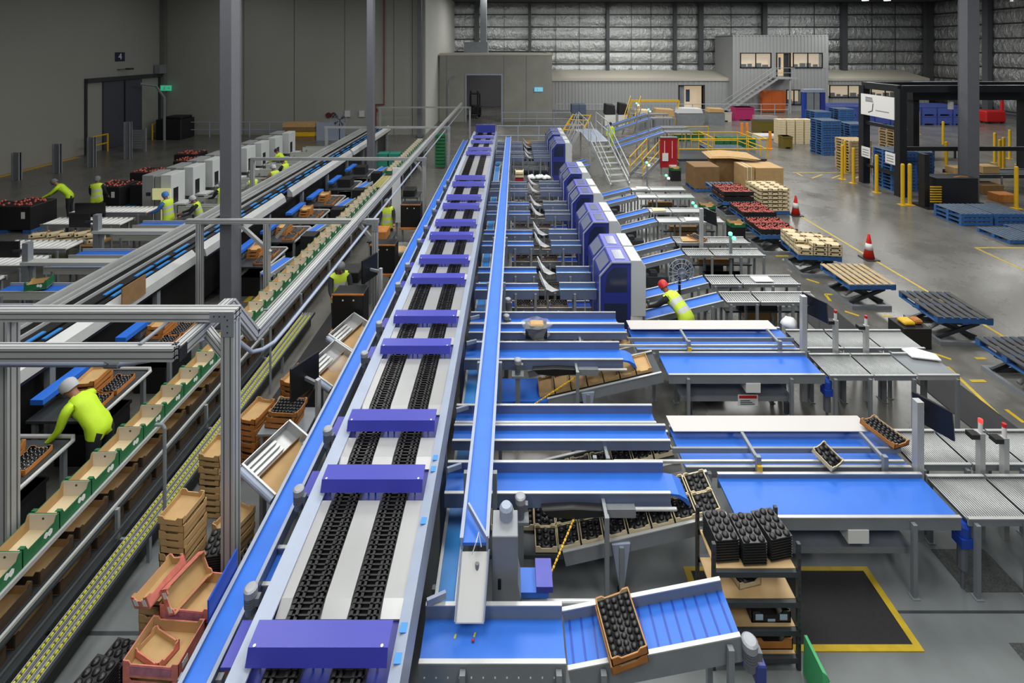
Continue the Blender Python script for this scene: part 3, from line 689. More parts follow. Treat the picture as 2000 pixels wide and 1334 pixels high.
part('carton', MB().box(x-0.2,x+0.2,y-0.13,y+0.13,1.23,1.42), BLACK, t)
mb = MB().lathe([(0.23,0.05),(0.25,0.16),(0.29,0.25),(0.21,0.29),(0.17,0.25)], (x,y,1.19), 13)
mb.v = [(x+(vx-x)*R.uniform(0.8,1.15), y+(vy-y)*0.75*R.uniform(0.8,1.15), vz+R.uniform(-0.02,0.02)) for vx,vy,vz in mb.v]
part('film', mb, CLEARF, t); part('scraps', MB().box(x-0.12,x+0.14,y-0.09,y+0.08,1.42,1.47), CARD, t, bevel=0.02); t.location = t.location

# ---------------------------------------------------------------- labelling lanes with cabinets
MF = [10.56,11.375,12.97,13.8,15.46,16.4,18.0,18.96,23.6,24.6,26.1,27.2]
def make_cabinet():
    t = T('labelling_cabinet', 'cab', 'machine')
    prof = [(0,0.02),(0,1.6),(0.26,1.9),(0.68,1.9),(0.68,0.02)]
    part('body', MB().prism(prof, 'y', 0, 0.78), NAVY, t, bevel=0.012)
    part('top_panel', MB().box(0.27,0.67,0.02,0.76,1.9,1.915), LILAC, t, label='lilac top panel')
    part('top_window', MB().box(0.36,0.58,0.12,0.6,1.915,1.925), GLASSL, t)
    c, s = math.cos(math.atan2(0.3,0.26)), math.sin(math.atan2(0.3,0.26))
    part('slant_window', MB().hexa([(0.03,0.1,1.645),(0.23,0.1,1.875),(0.23,0.68,1.875),(0.03,0.68,1.645)],[(0.02,0.1,1.655),(0.22,0.1,1.885),(0.22,0.68,1.885),(0.02,0.68,1.655)]), GLASSL, t)
    part('front_window', MB().prism([(0.12,1.25),(0.16,1.62),(0.3,1.78),(0.6,1.78),(0.6,1.25)], 'y', -0.006, 0), GLASSD, t)
    part('lower_window', MB().box(0.1,0.6,-0.006,0,0.35,1.0), GLASSD, t)
    fr = MB().beam((0,-0.012,0.02),(0,-0.012,1.6),0.03,0.03).beam((0,-0.012,1.6),(0.26,-0.012,1.9),0.03,0.03).beam((0.26,-0.012,1.9),(0.68,-0.012,1.9),0.03,0.03)
    part('edge_frame', fr, PAINT, t)
    part('electric_box', MB().prism([(0.69,0.7),(0.69,1.93),(0.92,1.93),(1.02,1.78),(1.02,0.7)], 'y', 0.02, 0.76), MWHITE, t, bevel=0.01, label='white electric box')
    part('box_switch', MB().box(1.02,1.03,0.15,0.2,1.2,1.32), RED, t)
    return t
cab = make_cabinet()
rod = WHITE
lane_tray = kraft_proto('pocket_tray', 'tray', 'tray', 0.26, 0.4, 0.08, (CARD_D), BLACK, (4,6,0.024))
for i, yf in enumerate(MF):
    yc = yf+0.42; o = nth(i)
    place(cab, USED, (1.915, yf, 0), 0, f'navy blue labelling cabinet with white electric box, {o} of the row from the viewer', 'navy labelling cabinets')
    far = i > 7
    bt = BLUE if i < 6 else BSTEEL
    conv('lane_belt', f'cross lane belt ending at the white guide plate of the {o} navy cabinet', 'conveyor', (-0.83,yc,1.1), (0.6,yc,1.1), 0.24, 0.06, 0.04, legs=(0.64,0.95), belt=bt, depth=0.16, group='cross lane belts')
    conv('lane_feeder', f'narrow grey feeder between guide plate and the {o} navy cabinet', 'conveyor', (1.08,yc-0.02,1.1), (1.9,yc-0.02,1.1), 0.2, 0.1, 0.05, legs=(0.4,), belt=BLUE_L if i < 4 else STEEL, depth=0.16, group='lane feeders')
    t = T('guide_plate', f'white angled guide plate before the {o} navy cabinet', 'guide plate', (0.8,yc,0), 'white guide plates')
    part('plate', MB().prism([(yc+0.28,1.26),(yc+0.12,1.11),(yc-0.06,1.09),(yc-0.06,1.08),(yc+0.12,1.1),(yc+0.28,1.25)], 'x', 0.72, 0.9) if False else
         MB().sheet([((0.63,yc+0.3,1.34),(0.66,yc+0.3,1.34)),((0.645,yc+0.2,1.27),(0.72,yc+0.2,1.26)),((0.69,yc+0.08,1.19),(0.83,yc+0.1,1.17)),((0.77,yc-0.05,1.13),(0.96,yc+0.01,1.12)),((0.9,yc-0.14,1.11),(1.06,yc-0.06,1.11))], 0.012), WHITEP, t)
    part('side_flange', MB().beam((0.63,yc+0.3,1.35),(0.76,yc-0.05,1.15),0.012,0.06), ALU, t)
    part('post', MB().box(0.8,0.84,yc+0.1,yc+0.14,0,1.15), STEEL, t)
    t = conv('carton_lane', f'low carton lane under the cross lane of the {o} navy cabinet', 'conveyor', (0.0,yc+0.42,0.5), (1.85,yc+0.42,0.5), 0.28, 0.03, 0.03, legs=(0.15,0.58), belt=BLUE_D if i < 6 else DSTEEL, rail=STEEL, depth=0.1, group='low carton lanes')
    for x in (1.45, 1.7): part('guide_rod', MB().cyl((x,yc+0.25,0.42),(x,yc+0.25,0.86),0.014), rod, t)
    part('dark_fill', MB().box(0.1,1.85,yc-0.11,yc+0.06,0.0,0.14), DSTEEL, t)  # dark block made up to cover bright floor under and between lanes
    if i % 2 and i != 7: part('dark_fill', MB().box(0.1,1.85,yc+0.68,yc+1.25,0.0,0.2), DSTEEL, t)
    if i < 8:
        for k in range(3):
            place(lane_tray, USED, (0.25+k*0.43, yc+0.42, 0.503), PI/2, f'dark tray on the low carton lane of the {o} navy cabinet, {nth(k)} from the sorter', 'dark trays on low carton lanes')
    # exit incline and tables
    ye = yf+0.4
    if i < 8:
        A, B = (3.0,ye,0.5), (4.72,ye,0.92)
        conv('exit_incline', f'blue incline belt rising right from the {o} navy cabinet to its steel table', 'conveyor', A, B, 0.34, 0.02, 0.02, legs=(0.15,0.85), depth=0.1, rail=STEEL, group='blue exit inclines')
        conv('packing_table', f'steel packing table nearer section after the {o} blue exit incline', 'table', (4.78,ye,0.92), (5.5,ye,0.92), 0.42, 0.01, 0.01, legs=(0.1,0.9), belt=ALU, rail=STEEL, depth=0.06, rollers=0.05 if i < 4 else 0, group='steel packing tables')
        conv('packing_table', f'steel packing table far section after the {o} blue exit incline', 'table', (5.54,ye,0.92), (6.9,ye,0.92), 0.42, 0.01, 0.01, legs=(0.5,0.95), belt=ALU, rail=STEEL, depth=0.06, rollers=0.05 if i < 4 else 0, group='steel packing tables')
t = T('waste_pile', 'white crumpled film and red cartons on a bench between the lane groups', 'film', (0.5,21.2,0))
mb = MB()
for i in range(24): mb.lathe([(0.02,0),(0.12,0.05),(0.07,0.12),(0.01,0.15)], (0.72+0.9*R.random(), 20.9+0.4*R.random(), 0.86), 6)
part('film_heap', mb, BAGW, t, True, stuff=True); part('bench', MB().box(0.0,1.8,20.7,21.5,0.8,0.86), DSTEEL, t); 
for x in (0.05,1.75): part('leg', MB().box(x-0.04,x+0.04,20.8,20.88,0,0.8), DSTEEL, t)
for k in range(3):
    one('carton', f'open red and white carton {("at the bottom","in the middle","on top")[k]} of the stack right of the raised belt', 'box', MB().box(0.14,0.5,20.75,21.1,0.862+0.14*k,0.95+0.14*k).box(0.14,0.16,20.75,21.1,0.95+0.14*k,1.0+0.14*k).box(0.48,0.5,20.75,21.1,0.95+0.14*k,1.0+0.14*k), [CREAM if k else REDP])
# ---------------------------------------------------------------- pallets, lifts, cones, posts on the right
def pallet_bits(w=1.165, h=0.15):
    a = w/2; deck = MB(); n = 7
    for i in range(n):
        x = -a+0.06+i*(w-0.12)/(n-1); deck.box(x-0.058, x+0.058, -a, a, h-0.022, h)
    bear = [MB().box(-a, a, y-0.05, y+0.05, 0.02, h-0.022) for y in (-a+0.05, 0, a-0.05)]
    base = MB()
    for i in range(3):
        x = -a+0.06+i*(w-0.12)/2; base.box(x-0.055, x+0.055, -a, a, 0, 0.02)
    return deck, bear, base
def pallet_proto(name, top, side):
    t = T(name, 'pallet', 'pallet'); d, b, s = pallet_bits()
    part('deck_boards', d, top, t)
    for q in b: part('bearer', q, side, t)
    part('base_boards', s, side, t)
    return t
def small_pallet(name, top, side):
    d, b, s = pallet_bits(); mb = MB(); mb.use(0).merge(d); mb.m = [0]*len(mb.f)
    mb.use(1)
    for q in b: k = len(mb.f); mb.merge(q); mb.m[k:] = [1]*(len(mb.f)-k)
    k = len(mb.f); mb.merge(s); mb.m[k:] = [1]*(len(mb.f)-k)
    o = bpy.data.objects.new(name, mb.mesh(name, [top, side])); C.objects.link(o); o['category'] = 'pallet'; o['label'] = 'pallet'
    return o
p_blue = pallet_proto('pallet', PTOP, PBLUE); p_dark = pallet_proto('pallet', PDARK, PBLUE); p_wood = pallet_proto('pallet', WOOD, PBLUE)
s_blue = small_pallet('pallet', PTOP, PBLUE); s_wood = small_pallet('pallet', WOOD, WOOD); s_bfresh = s_blue
def make_lift():
    t = T('scissor_lift', 'lift', 'lift table')
    part('base_frame', MB().box(-0.5,0.5,-0.55,-0.47,0,0.09).box(-0.5,0.5,0.47,0.55,0,0.09).box(-0.5,-0.42,-0.47,0.47,0,0.09).box(0.42,0.5,-0.47,0.47,0,0.09), STEEL, t)
    for y in (-0.38, 0.38):
        part('scissor_arm', MB().beam((-0.44,y,0.09),(0.44,y,0.44),0.05,0.08), DSTEEL, t)
        part('scissor_arm', MB().beam((-0.44,y*0.82,0.44),(0.44,y*0.82,0.09),0.05,0.08), DSTEEL, t)
    part('cylinder', MB().cyl((-0.3,0,0.1),(0.2,0,0.4),0.04), ALU, t)
    part('turntable', MB().lathe([(0.5,0),(0.52,0.03),(0.5,0.06)], (0,0,0.44), 20), DSTEEL, t)
    return t
lift = make_lift()
def on_lift(x, y, rz, proto, plabel, llabel):
    place(lift, USED, (x, y, 0), rz, llabel, 'scissor lifts on the yellow marked bays')
    if proto: place(proto, USED, (x, y, 0.502), rz, plabel)
on_lift(10.1, 9.35, 0.0, p_dark, 'dark grey slatted pallet on the lift nearest the viewer, cut by the frame', 'scissor lift under the dark pallet cut off by the right frame edge')
on_lift(10.0, 11.2, -0.06, p_dark, 'dark grey slatted pallet with blue end on the second lift', 'scissor lift under the dark pallet with a black carton beside it')
on_lift(9.05, 12.7, 0.0, p_wood, 'pale wooden slatted pallet with blue end, empty on its lift', 'scissor lift under the empty pale wooden pallet')
# wood coloured carton stack
def carton_layer(w, l, h, nx, ny, m0, m1):
    o = []
    return o
def make_carton(w, l, h, m, mi, holes=True, name='carton'):
    t = T(name, 'carton', 'box')
    part('shell', openbox(w, l, h, notch=True), [m, mi], t)
    mb = MB()
    for s in (-1, 1):
        for u in (-0.3, 0.3): mb.lathe([(0.026,0),(0.026,0.003)], (u*w, s*(l/2+0.0015)-0.0015, h*0.55), 7, 'y')
    part('hand_holes', mb, BLACK, t)
    part('lid', MB().box(-w/2+0.012,w/2-0.012,-l/2+0.012,l/2-0.012,h*0.6,h*0.68), m, t)
    return t
ct = make_carton(0.385, 0.29, 0.115, CREAM, CARD_D)
def cartons(proto, cx, cy, z, nx, ny, nz, dx, dy, dz, rz, fmt, group, skip=()):
    c, s = math.cos(rz), math.sin(rz); mid = ''
    for k in range(nz):
        for i in range(nx):
            for j in range(ny):
                if (i, j, k) in skip: continue
                u, v = (i-(nx-1)/2)*dx, (j-(ny-1)/2)*dy
                lab = fmt.format(layer='top layer' if k == nz-1 else ('bottom layer' if k == 0 else f'layer {k+1} from below'), col=('left','middle','right')[i] if nx == 3 else ('left','right')[i] if nx == 2 else nth(i), row=('front','second','third','rear')[j] if ny == 4 else ('front','middle','rear')[j] if ny == 3 else ('front','rear')[j])
                place(proto, USED, (cx+c*u-s*v, cy+s*u+c*v, z+k*dz), rz, lab, group)
on_lift(8.85, 14.35, -0.12, p_blue, 'blue pallet under the loose stack of pale cartons', 'scissor lift under the loose stack of pale cartons')
cartons(ct, 8.85, 14.35, 0.655, 3, 4, 3, 0.392, 0.302, 0.12, -0.12, 'pale carton in the loose stack, {layer}, {col} of the {row} row', 'pale cartons stacked on the third lift', skip=[(2,3,2),(2,2,2),(1,3,2),(0,0,2)] )
# black fruit crates
def make_crate():
    t = T('fruit_crate', 'crate', 'crate')
    part('shell', openbox(0.38, 0.56, 0.16, notch=False), [BIN, BIN], t)
    mb = MB()
    for i in range(4):
        for j in range(7):
            if R.random() < 0.12: continue
            r = 0.036; x = -0.135+i*0.09+R.uniform(-0.01,0.01); y = -0.23+j*0.077
            mb.lathe([(r*0.5,-r*0.85),(r,0),(r*0.75,r*0.65),(r*0.2,r*0.98)], (x, y, 0.112+R.uniform(-0.01,0.02)), 7)
    part('fruit', mb, FRUIT, t, True, stuff=True)
    return t
fc = make_crate()
def crates(cx, cy, z, nx, ny, nz, name):
    for k in range(nz):
        for i in range(nx):
            for j in range(ny):
                place(fc, USED, (cx+(i-(nx-1)/2)*0.385, cy+(j-(ny-1)/2)*0.565, z+k*0.205), 0,
                      f'black crate of red fruit {name}, {("lower","upper")[k] if nz == 2 else "single"} layer, {("left","middle","right")[i] if nx == 3 else nth(i)} of {("front","rear")[j]} row', 'black crates of red fruit')
on_lift(8.5, 15.9, 0, p_blue, 'blue pallet under the nearest black crates of red fruit', 'scissor lift under the nearest black crates of red fruit')
crates(8.5, 15.9, 0.655, 3, 2, 1, 'on the nearest fruit pallet')
on_lift(8.7, 17.5, 0, p_blue, 'blue pallet under the broad flat layer of fruit crates', 'scissor lift under the broad flat layer of fruit crates')
crates(8.7, 17.5, 0.655, 3, 2, 1, 'on the middle fruit pallet')
on_lift(8.75, 19.2, 0, p_blue, 'blue pallet under the doubled fruit crates farthest back', 'scissor lift under the doubled fruit crates farthest back')
crates(8.75, 19.2, 0.655, 3, 2, 2, 'on the rearmost fruit pallet')
# tidy high stack of pale cartons
place(p_blue, USED, (10.35, 19.6, 0), 0, 'blue pallet on the floor under the tall neat stack of pale cartons')
cartons(ct, 10.35, 19.6, 0.152, 3, 4, 6, 0.392, 0.302, 0.155, 0, 'pale carton in the tall neat stack, {layer}, {col} of the {row} row', 'pale cartons in the tall stack')
x, y = 8.85, 21.3
place(p_blue, USED, (8.2, 20.9+0.2, 0), 0, 'worn blue slatted pallet leaning empty in front of the big brown carton') if False else None
one('bulk_carton', 'big plain brown bulk carton on the floor right of the red tool board', 'box', MB().box(8.3,9.45,22.0,23.1,0.152,1.15), CARD_D, bevel=0.01)
place(p_blue, USED, (8.88, 22.55, 0), 0, 'blue pallet under the big plain brown bulk carton')
place(lift, USED, (9.1, 20.75, 0), 0, 'scissor lift under the worn empty blue pallet', 'scissor lifts on the yellow marked bays'); place(p_blue, USED, (9.1, 20.75, 0.502), 0, 'worn blue slatted pallet, empty, in front of the big brown carton')
t = T('flat_carton_bundle', 'bundles of flat pale cartons standing upright behind the tall carton stack', 'cartons', (11.3,22.3,0))
for i in range(5): part('flat_carton', MB().box(10.55+i*0.09,10.62+i*0.09,21.9,23.0,0.0,1.15), CREAM if i % 2 else CARD, t)
part('strapped_pack', MB().box(11.05,12.3,21.9,23.1,0,1.12), CARD, t)
t = T('cardboard_sheets', 'big loose brown cardboard sheets sagging over a carton behind the bulk carton', 'cardboard', (10.4,23.4,0))
part('carton', MB().box(9.8,11.0,23.2,24.2,0,1.3), CARD_D, t)
for i in range(3): part('sheet', MB().sheet([((9.4+i*0.1,23.0+0.1*i,1.31+i*0.02),(9.6+i*0.15,24.5,1.31+i*0.02)),((10.4,22.9+0.1*i,1.34+i*0.02),(10.5,24.4,1.37+i*0.02)),((11.6+i*0.1,22.9,1.2+i*0.03),(11.7,24.2,1.28+i*0.03))], 0.012), CARD, t)
# cones
def make_cone():
    t = T('traffic_cone', 'cone', 'cone')
    part('base', MB().box(-0.21,0.21,-0.21,0.21,0,0.035), BLACK, t, bevel=0.01)
    part('cone_body', MB().lathe([(0.155,0),(0.03,0.72),(0.02,0.735)], (0,0,0.035), 16), mat('cone_red',(222,44,34),0.45), t, True)
    part('reflective_collar', MB().lathe([(0.118,0.26),(0.078,0.45)], (0,0,0.035), 16), WHITE, t, True)
    return t
cone = make_cone()
place(cone, USED, (*P(1697,505),0), 0, 'red and white traffic cone on the yellow line beside the wooden pallet', 'traffic cones')
place(cone, USED, (*P(1554,420),0), 0, 'red and white traffic cone beside the tall neat carton stack', 'traffic cones')
# flat stacks of blue pallets
for i, (x, nm) in enumerate(((17.15,'left'),(18.4,'right'))):
    for k in range(3): place(p_blue, USED, (x, 18.4, 0.152*k), 0, f'worn blue pallet in the {nm} of two low stacks beside the column, {("bottom","middle","top")[k]}', 'worn blue pallets by the column')
place(p_blue, USED, (17.25, 16.75, 0), 0, 'single worn blue pallet on the floor in front of the low stacks')
place(p_blue, USED, (18.5, 17.05, 0), 0, 'single worn blue pallet at the right frame edge by the low stacks')
place(p_blue, USED, (18.5, 16.5-0.7, 0), 0, 'single blue pallet lowest at the right frame edge') if False else None
# tall pallet stacks
def tall(proto, x, y, n, lab, z0=0):
    for k in range(n): place(proto, USED, (x+R.uniform(-0.02,0.02), y+R.uniform(-0.02,0.02), z0+0.151*k), 0, f'{lab}, {"bottom one" if k == 0 else "topmost one" if k == n-1 else nth(k)+" from below" if k < 14 and k > 0 else "one of the upper ones"}', lab[:60])
tall(s_blue, 19.45, 30.0, 14, 'blue pallet in the tall stack left of the black frame')
tall(s_blue, 21.6, 30.6, 12, 'blue pallet in the stack half hidden by the black frame')
tall(s_blue, 22.3, 35.2, 13, 'blue pallet in the rear stack behind the black frame')
tall(s_blue, 24.2, 35.5, 14, 'blue pallet in the rear stack beside the high wooden one')
tall(s_wood, 18.35, 26.0, 11, 'wooden pallet in the stack behind the yellow bollards')
tall(s_blue, 17.97, 22.7, 12, 'blue pallet in the stack inside the black frame')
tall(s_wood, 21.2, 26.6, 14, 'wooden pallet in the high stack inside the black frame')
tall(s_blue, 19.2, 23.2, 11, 'blue pallet in the stack at the frame corner by the column')
# bollards
def make_bollard():
    return None
bol = one('bollard', 'yellow bollard', 'bollard', MB().lathe([(0.07,0),(0.07,1.68),(0.05,1.72)], (0,0,0), 10).box(-0.14,0.14,-0.14,0.14,0,0.015), YEL, smooth=False)
BL = [(1645,350,'left end of the black frame, thickest of its group'),(1650,338,'behind the first one left of the black frame'),(1667,358,'before the stacked wooden pallets'),(1712,376,'between the two white frame signs'),(1763,400,'left one of the close pair at the black frame corner'),(1777,400,'right one of the close pair at the black frame corner'),
      (1848,342,'just left of the wide grey column'),(1985,407,'at the far right beside the flat pallet stack'),(1960,330,'right of the wide grey column, nearer short pair'),(1953,336,'right of the wide grey column, leaning against its neighbour'),(1972,310,'far behind the wide grey column on its right'),(1991,322,'at the right edge beyond the carton table'),(1943,318,'right beside the black rear frame post'),
      (1794,262,'deep inside the black frame before blue bins'),(1781,262,'deep inside the frame beside its twin'),(1842,288,'deep inside the frame under the conveyor')]
for i, (px, py, s) in enumerate(BL): place(bol, USED, (*P(px,py),0), 0, 'yellow safety bollard '+s, 'yellow safety bollards')
# orange posts
for i, (px, py0, py, s) in enumerate(((1449,240,272,'left of two behind the yellow railing'),(1459,240,272,'right of two behind the yellow railing'),(1504,257,291,'standing alone with a round foot'))):
    x, y = P(px, py); one('warning_post', 'orange warning post, '+s, 'post', MB().lathe([(0.18,0),(0.18,0.04),(0.1,0.06),(0.09,ZA(py0,y))], (x,y,0), 10), ORANGE)
# black palletiser frame
BFR = mat('frame_black', (30,32,36), 0.4)
t = T('palletiser_frame', 'big black steel safety frame with white board around pallet stacks', 'frame', (17.2,22,0))
fx, ya_, yb_ = 17.2, 21.4, 23.6
zt = 4.75
for y in (ya_, yb_): part('post', MB().box(fx-0.16,fx+0.16,y-0.16,y+0.16,0,zt), BFR, t)
part('top_beam', MB().beam((fx,ya_,zt),(fx,yb_,zt),0.26,0.3), BFR, t)
for y in (ya_, yb_): part('top_beam', MB().beam((fx,y,zt),(25.5,y+0.3,zt),0.26,0.3), BFR, t)
part('mid_rail', MB().beam((fx,ya_,2.95),(fx,yb_,2.95),0.12,0.16), BFR, t); part('mid_rail', MB().beam((fx,ya_,2.1),(24.6,ya_,2.1),0.12,0.18), BFR, t)
part('low_rail', MB().beam((fx,ya_,0.9),(fx,yb_,0.9),0.1,0.14), BFR, t)
for x, y in ((24.0,21.4),(25.3,26.5)): part('post', MB().box(x-0.15,x+0.15,y-0.15,y+0.15,0,zt+0.3), BFR, t)
b = part('sign_board', MB().box(fx-0.2,fx-0.165,ya_+0.1,yb_-0.05,3.35,4.35), WHITE, t, label='white board with a grey emblem')
mb = MB()
for i in range(4): mb.box(fx-0.205,fx-0.2,yb_-0.85+0.02*i,yb_-0.35,4.0+i*0.06,4.03+i*0.06)
mb.tube([(fx-0.203,yb_-0.85,3.95),(fx-0.203,yb_-0.8,3.6),(fx-0.203,yb_-0.55,3.5)],0.02,5)
part('emblem', mb, DSTEEL, b); part('text_line', MB().box(fx-0.205,fx-0.2,ya_+0.4,yb_-1.0,3.62,3.66), STEEL, b)
for y, z in ((yb_-0.35,1.3),(ya_+0.35,1.35)):
    q = part('notice', MB().box(fx-0.19,fx-0.17,y-0.28,y+0.28,z,z+0.5), WHITE, t, label='white notice'); mb = MB()
    for i in range(3): mb.box(fx-0.195,fx-0.19,y-0.2,y+0.2,z+0.1+i*0.12,z+0.14+i*0.12)
    part('text_lines', mb, STEEL, q)
t = T('strapping_machine', 'black palletising machine base at the foot of the grey column', 'machine', (18.6,20.6,0))
part('body', MB().box(17.3,19.0,19.7,20.4,0.05,1.25), BFR, t); part('skid', MB().box(16.85,19.2,19.6,20.45,0,0.06), BFR, t)
part('mast', MB().box(16.9,17.1,19.8,20.1,0.06,2.2), BFR, t); mb = MB()
for i in range(7): mb.box(17.0,17.45,19.62,19.66,0.3+i*0.1,0.34+i*0.1)
part('yellow_steps', mb, YEL, t); part('cable', MB().tube([(18,19.7,1.3),(18.2,19.6,1.36),(18.5,19.6,1.34)],0.02,6), CARD_O, t)
# transfer conveyor behind the column and cartons
conv('pallet_conveyor', 'dark pallet conveyor deep at right beneath the black beams', 'conveyor', (20.5,22.5,0.75),(27.5,22.5,0.75),1.0,0.05,0.05,legs=(0.25,0.9),belt=DSTEEL,rail=DSTEEL,rollers=0.14)
t = T('stretch_wrapper', 'grey and black wrapping machine high at the right frame edge', 'machine', (25.5,23,0))
part('gantry', MB().box(20.4,27,24.6,25.4,3.9,4.5), BFR, t); part('arm', MB().box(21.0,25.6,25.0,25.4,4.5,4.8), PAINT, t); part('film_roll', MB().cyl((22.6,24.9,3.4),(22.6,24.9,3.9),0.12), BAGW, t)
part('mast', MB().box(26.3,26.7,24.7,25.2,0,3.9), BFR, t); part('mast', MB().box(20.6,20.9,24.8,25.2,0,3.9), BFR, t)
for i, (px, py, Z, s, col, lab) in enumerate(((1870,338,0.79,0.5,CARD,'open brown carton left of the wide grey column'),(1925,336,0.79,0.55,CARD,'brown carton on the bench right of the wide grey column'),(1866,372,0,0.6,CARD_D,'brown carton on the floor behind the wide grey column, left'),(1925,375,0,0.7,CARD_D,'brown carton on the floor behind the wide grey column, right'),(1958,392,0,0.55,CARD_O,'orange brown carton lying right of the wide grey column'))):
    x, y = P(px, py, Z)
    one('carton', lab, 'box', MB().box(x-s*0.7,x+s*0.7,y-s/2,y+s/2,Z,Z+0.5*s+0.05), col, bevel=0.01)
t = T('carton_bench', 'long dark bench deep behind the wide grey column', 'bench', (24.5,28.4,0))
part('top', MB().box(22.6,26.4,28.0,28.8,0.72,0.795), DSTEEL, t)
for x in (22.7,24.5,26.3):
    for y in (28.1,28.7): part('leg', MB().box(x-0.04,x+0.04,y-0.04,y+0.04,0,0.72), DSTEEL, t)
# ---------------------------------------------------------------- back right
PB = PBIN
bb = one('bulk_bin', 'bin', 'bin', MB().box(-0.6,0.6,-0.6,0.6,0.12,0.78).box(-0.6,-0.4,-0.6,0.6,0,0.12).box(0.4,0.6,-0.6,0.6,0,0.12).box(-0.63,0.63,-0.63,0.63,0.7,0.78).box(-0.62,-0.57,-0.62,0.62,0.12,0.72).box(0.57,0.62,-0.62,0.62,0.12,0.72), PB)
for i in range(9):
    for j in range(2):
        for k in range(2):
            place(bb, USED, (27.4+i*1.32, 41.5+j*1.4, 0.79*k), 0, f'blue bulk bin before the rear offices, {nth(i)} from left, {("front","back")[j]} row, {("lower","upper")[k]}', 'blue bulk bins in the rear rows')
t = T('orange_cupboard', 'orange two door cupboard under the office stairs', 'cupboard', (XA(1509,49),49,0))
a, b_ = XA(1487,49), XA(1532,49)
part('body', MB().box(a,b_,48.8,49.4,0.05,ZA(177,49)), CUPB, t); part('door', MB().box(a+0.05,(a+b_)/2-0.25,48.77,48.8,0.1,1.95), CUPB, t); part('door', MB().box((a+b_)/2-0.2,b_-0.05,48.77,48.8,0.1,1.95), CUPB, t)
t = T('rapid_door_unit', 'tall blue and grey folding door unit between office and pallet stacks', 'door', (XA(1588,40),40,0))
for i, (p0_, p1_, m_) in enumerate(((1568,1572,BLUE_D),(1573,1586,STEEL),(1588,1598,STEEL),(1600,1609,NAVY))): part('leaf', MB().box(XA(p0_,40),XA(p1_,40),39.8,40.2,0,ZA(177,40)), m_, t)
part('header', MB().box(XA(1567,40),XA(1609,40),39.75,40.25,ZA(180,40),ZA(174,40)), PAINT, t)
def binbox(name, lab, px0, px1, pyt, pyb, m, dep=1.0, cat='bin', lidm=None):
    y = 6.6*F/(pyb-HZ); a, b = XA(px0,y), XA(px1,y); h = ZA(pyt,y)*0.9
    t = T(name, lab, cat, ((a+b)/2, y, 0))
    part('body', MB().box(a,b,y,y+dep,0.12,h).box(a-0.02,b+0.02,y-0.02,y+dep+0.02,h*0.88,h), m, t)
    part('foot', MB().box(a,a+(b-a)*0.2,y,y+dep,0,0.12), m, t); part('foot', MB().box(b-(b-a)*0.2,b,y,y+dep,0,0.12), m, t)
    if lidm: part('load', MB().box(a+0.05,b-0.05,y+0.05,y+dep-0.05,h,h+0.35), lidm, t)
    return t
binbox('bulk_bin', 'magenta plastic bulk bin below the office stairs', 1437, 1473, 207, 236, MAGENTA)
binbox('bulk_bin', 'pale grey plastic bulk bin left of the magenta one', 1392, 1429, 217, 238, WHITE_C)
binbox('bulk_bin', 'olive brown bulk bin beneath clear film before the cream crates', 1480, 1521, 234, 260, OLIVE, lidm=CLEARF)
binbox('bulk_bin', 'small olive bin at the foot of the cream crate stacks', 1530, 1548, 264, 291, OLIVE, 0.6)
one('film_stack', 'pack of white film lying on the floor behind the lone orange post', 'film', MB().box(XA(1482,34.5),XA(1522,34.5),34.5,35.5,0.0,0.3), BAGW, bevel=0.05)
s_cr = one('crate', 'crate', 'crate', MB().box(-0.25,0.25,-0.3,0.3,0,0.13).box(-0.26,0.26,-0.31,0.31,0.13,0.16), CREAM)
for i in range(4):
    for k in range(10):
        place(s_cr, USED, (18.45+i*0.6, 33.3, 0.165*k), 0, f'cream crate left of the blue pallets, {("leftmost","second","third","rightmost")[i]} stack, {nth(k)+" from below" if k else "lowest one"}', 'cream crates in four stacks')
# yellow railed platform, green crates
def rail_run(t, pts, h, m, r=0.03, posts=True, mids=(0.5,), name='railing'):
    P_ = [Vector(p) for p in pts]
    mb = MB()
    for i in range(len(P_)-1):
        for q in (1,)+tuple(mids):
            a = P_[i]+Vector((0,0,h*q)); b = P_[i+1]+Vector((0,0,h*q)); mb.tube([a,b], r, 6)
    part(name, mb, m, t)
    if posts:
        for i in range(len(P_)-1):
            n = max(1, int((P_[i+1]-P_[i]).length/1.3))
            for k in range(n+(1 if i == len(P_)-2 else 0)):
                p = P_[i].lerp(P_[i+1], k/n); part('post', MB().tube([p, p+Vector((0,0,h))], r, 6), m, t)
t = T('work_platform', 'low dark work platform with yellow railings behind the cardboard sheets', 'platform', (10.5,27,0))
px0, px1, py0_, py1_ = 8.75, 13.4, 25.4, 27.7
part('deck', MB().box(px0,px1,py0_,py1_,0.62,0.72), DSTEEL, t); part('skirt', MB().box(px0+0.05,px1-0.05,py0_+0.05,py0_+0.1,0.0,0.62), STEEL, t)
for x in (px0+0.2,px1-0.2):
    for y in (py0_+0.3,py1_-0.2): part('leg', MB().box(x-0.05,x+0.05,y-0.05,y+0.05,0,0.62), STEEL, t)
rail_run(t, [(px0,py0_,0.72),(px1,py0_,0.72),(px1,27.6,0.72)], 1.05, YEL)
rail_run(t, [(10.7,py0_+0.4,0.72),(10.7,py1_,0.72)], 1.05, YEL); 
t = T('low_railing', 'yellow railing around the dark blue pallet load beside the platform', 'railing', (14,29,0))
rail_run(t, [(11.6,31.3,0),(14.6,31.3,0),(14.6,28.4,0)], 1.1, YEL); rail_run(t, [(10.4,33.5,0),(13.6,33.5,0)], 1.1, YEL)
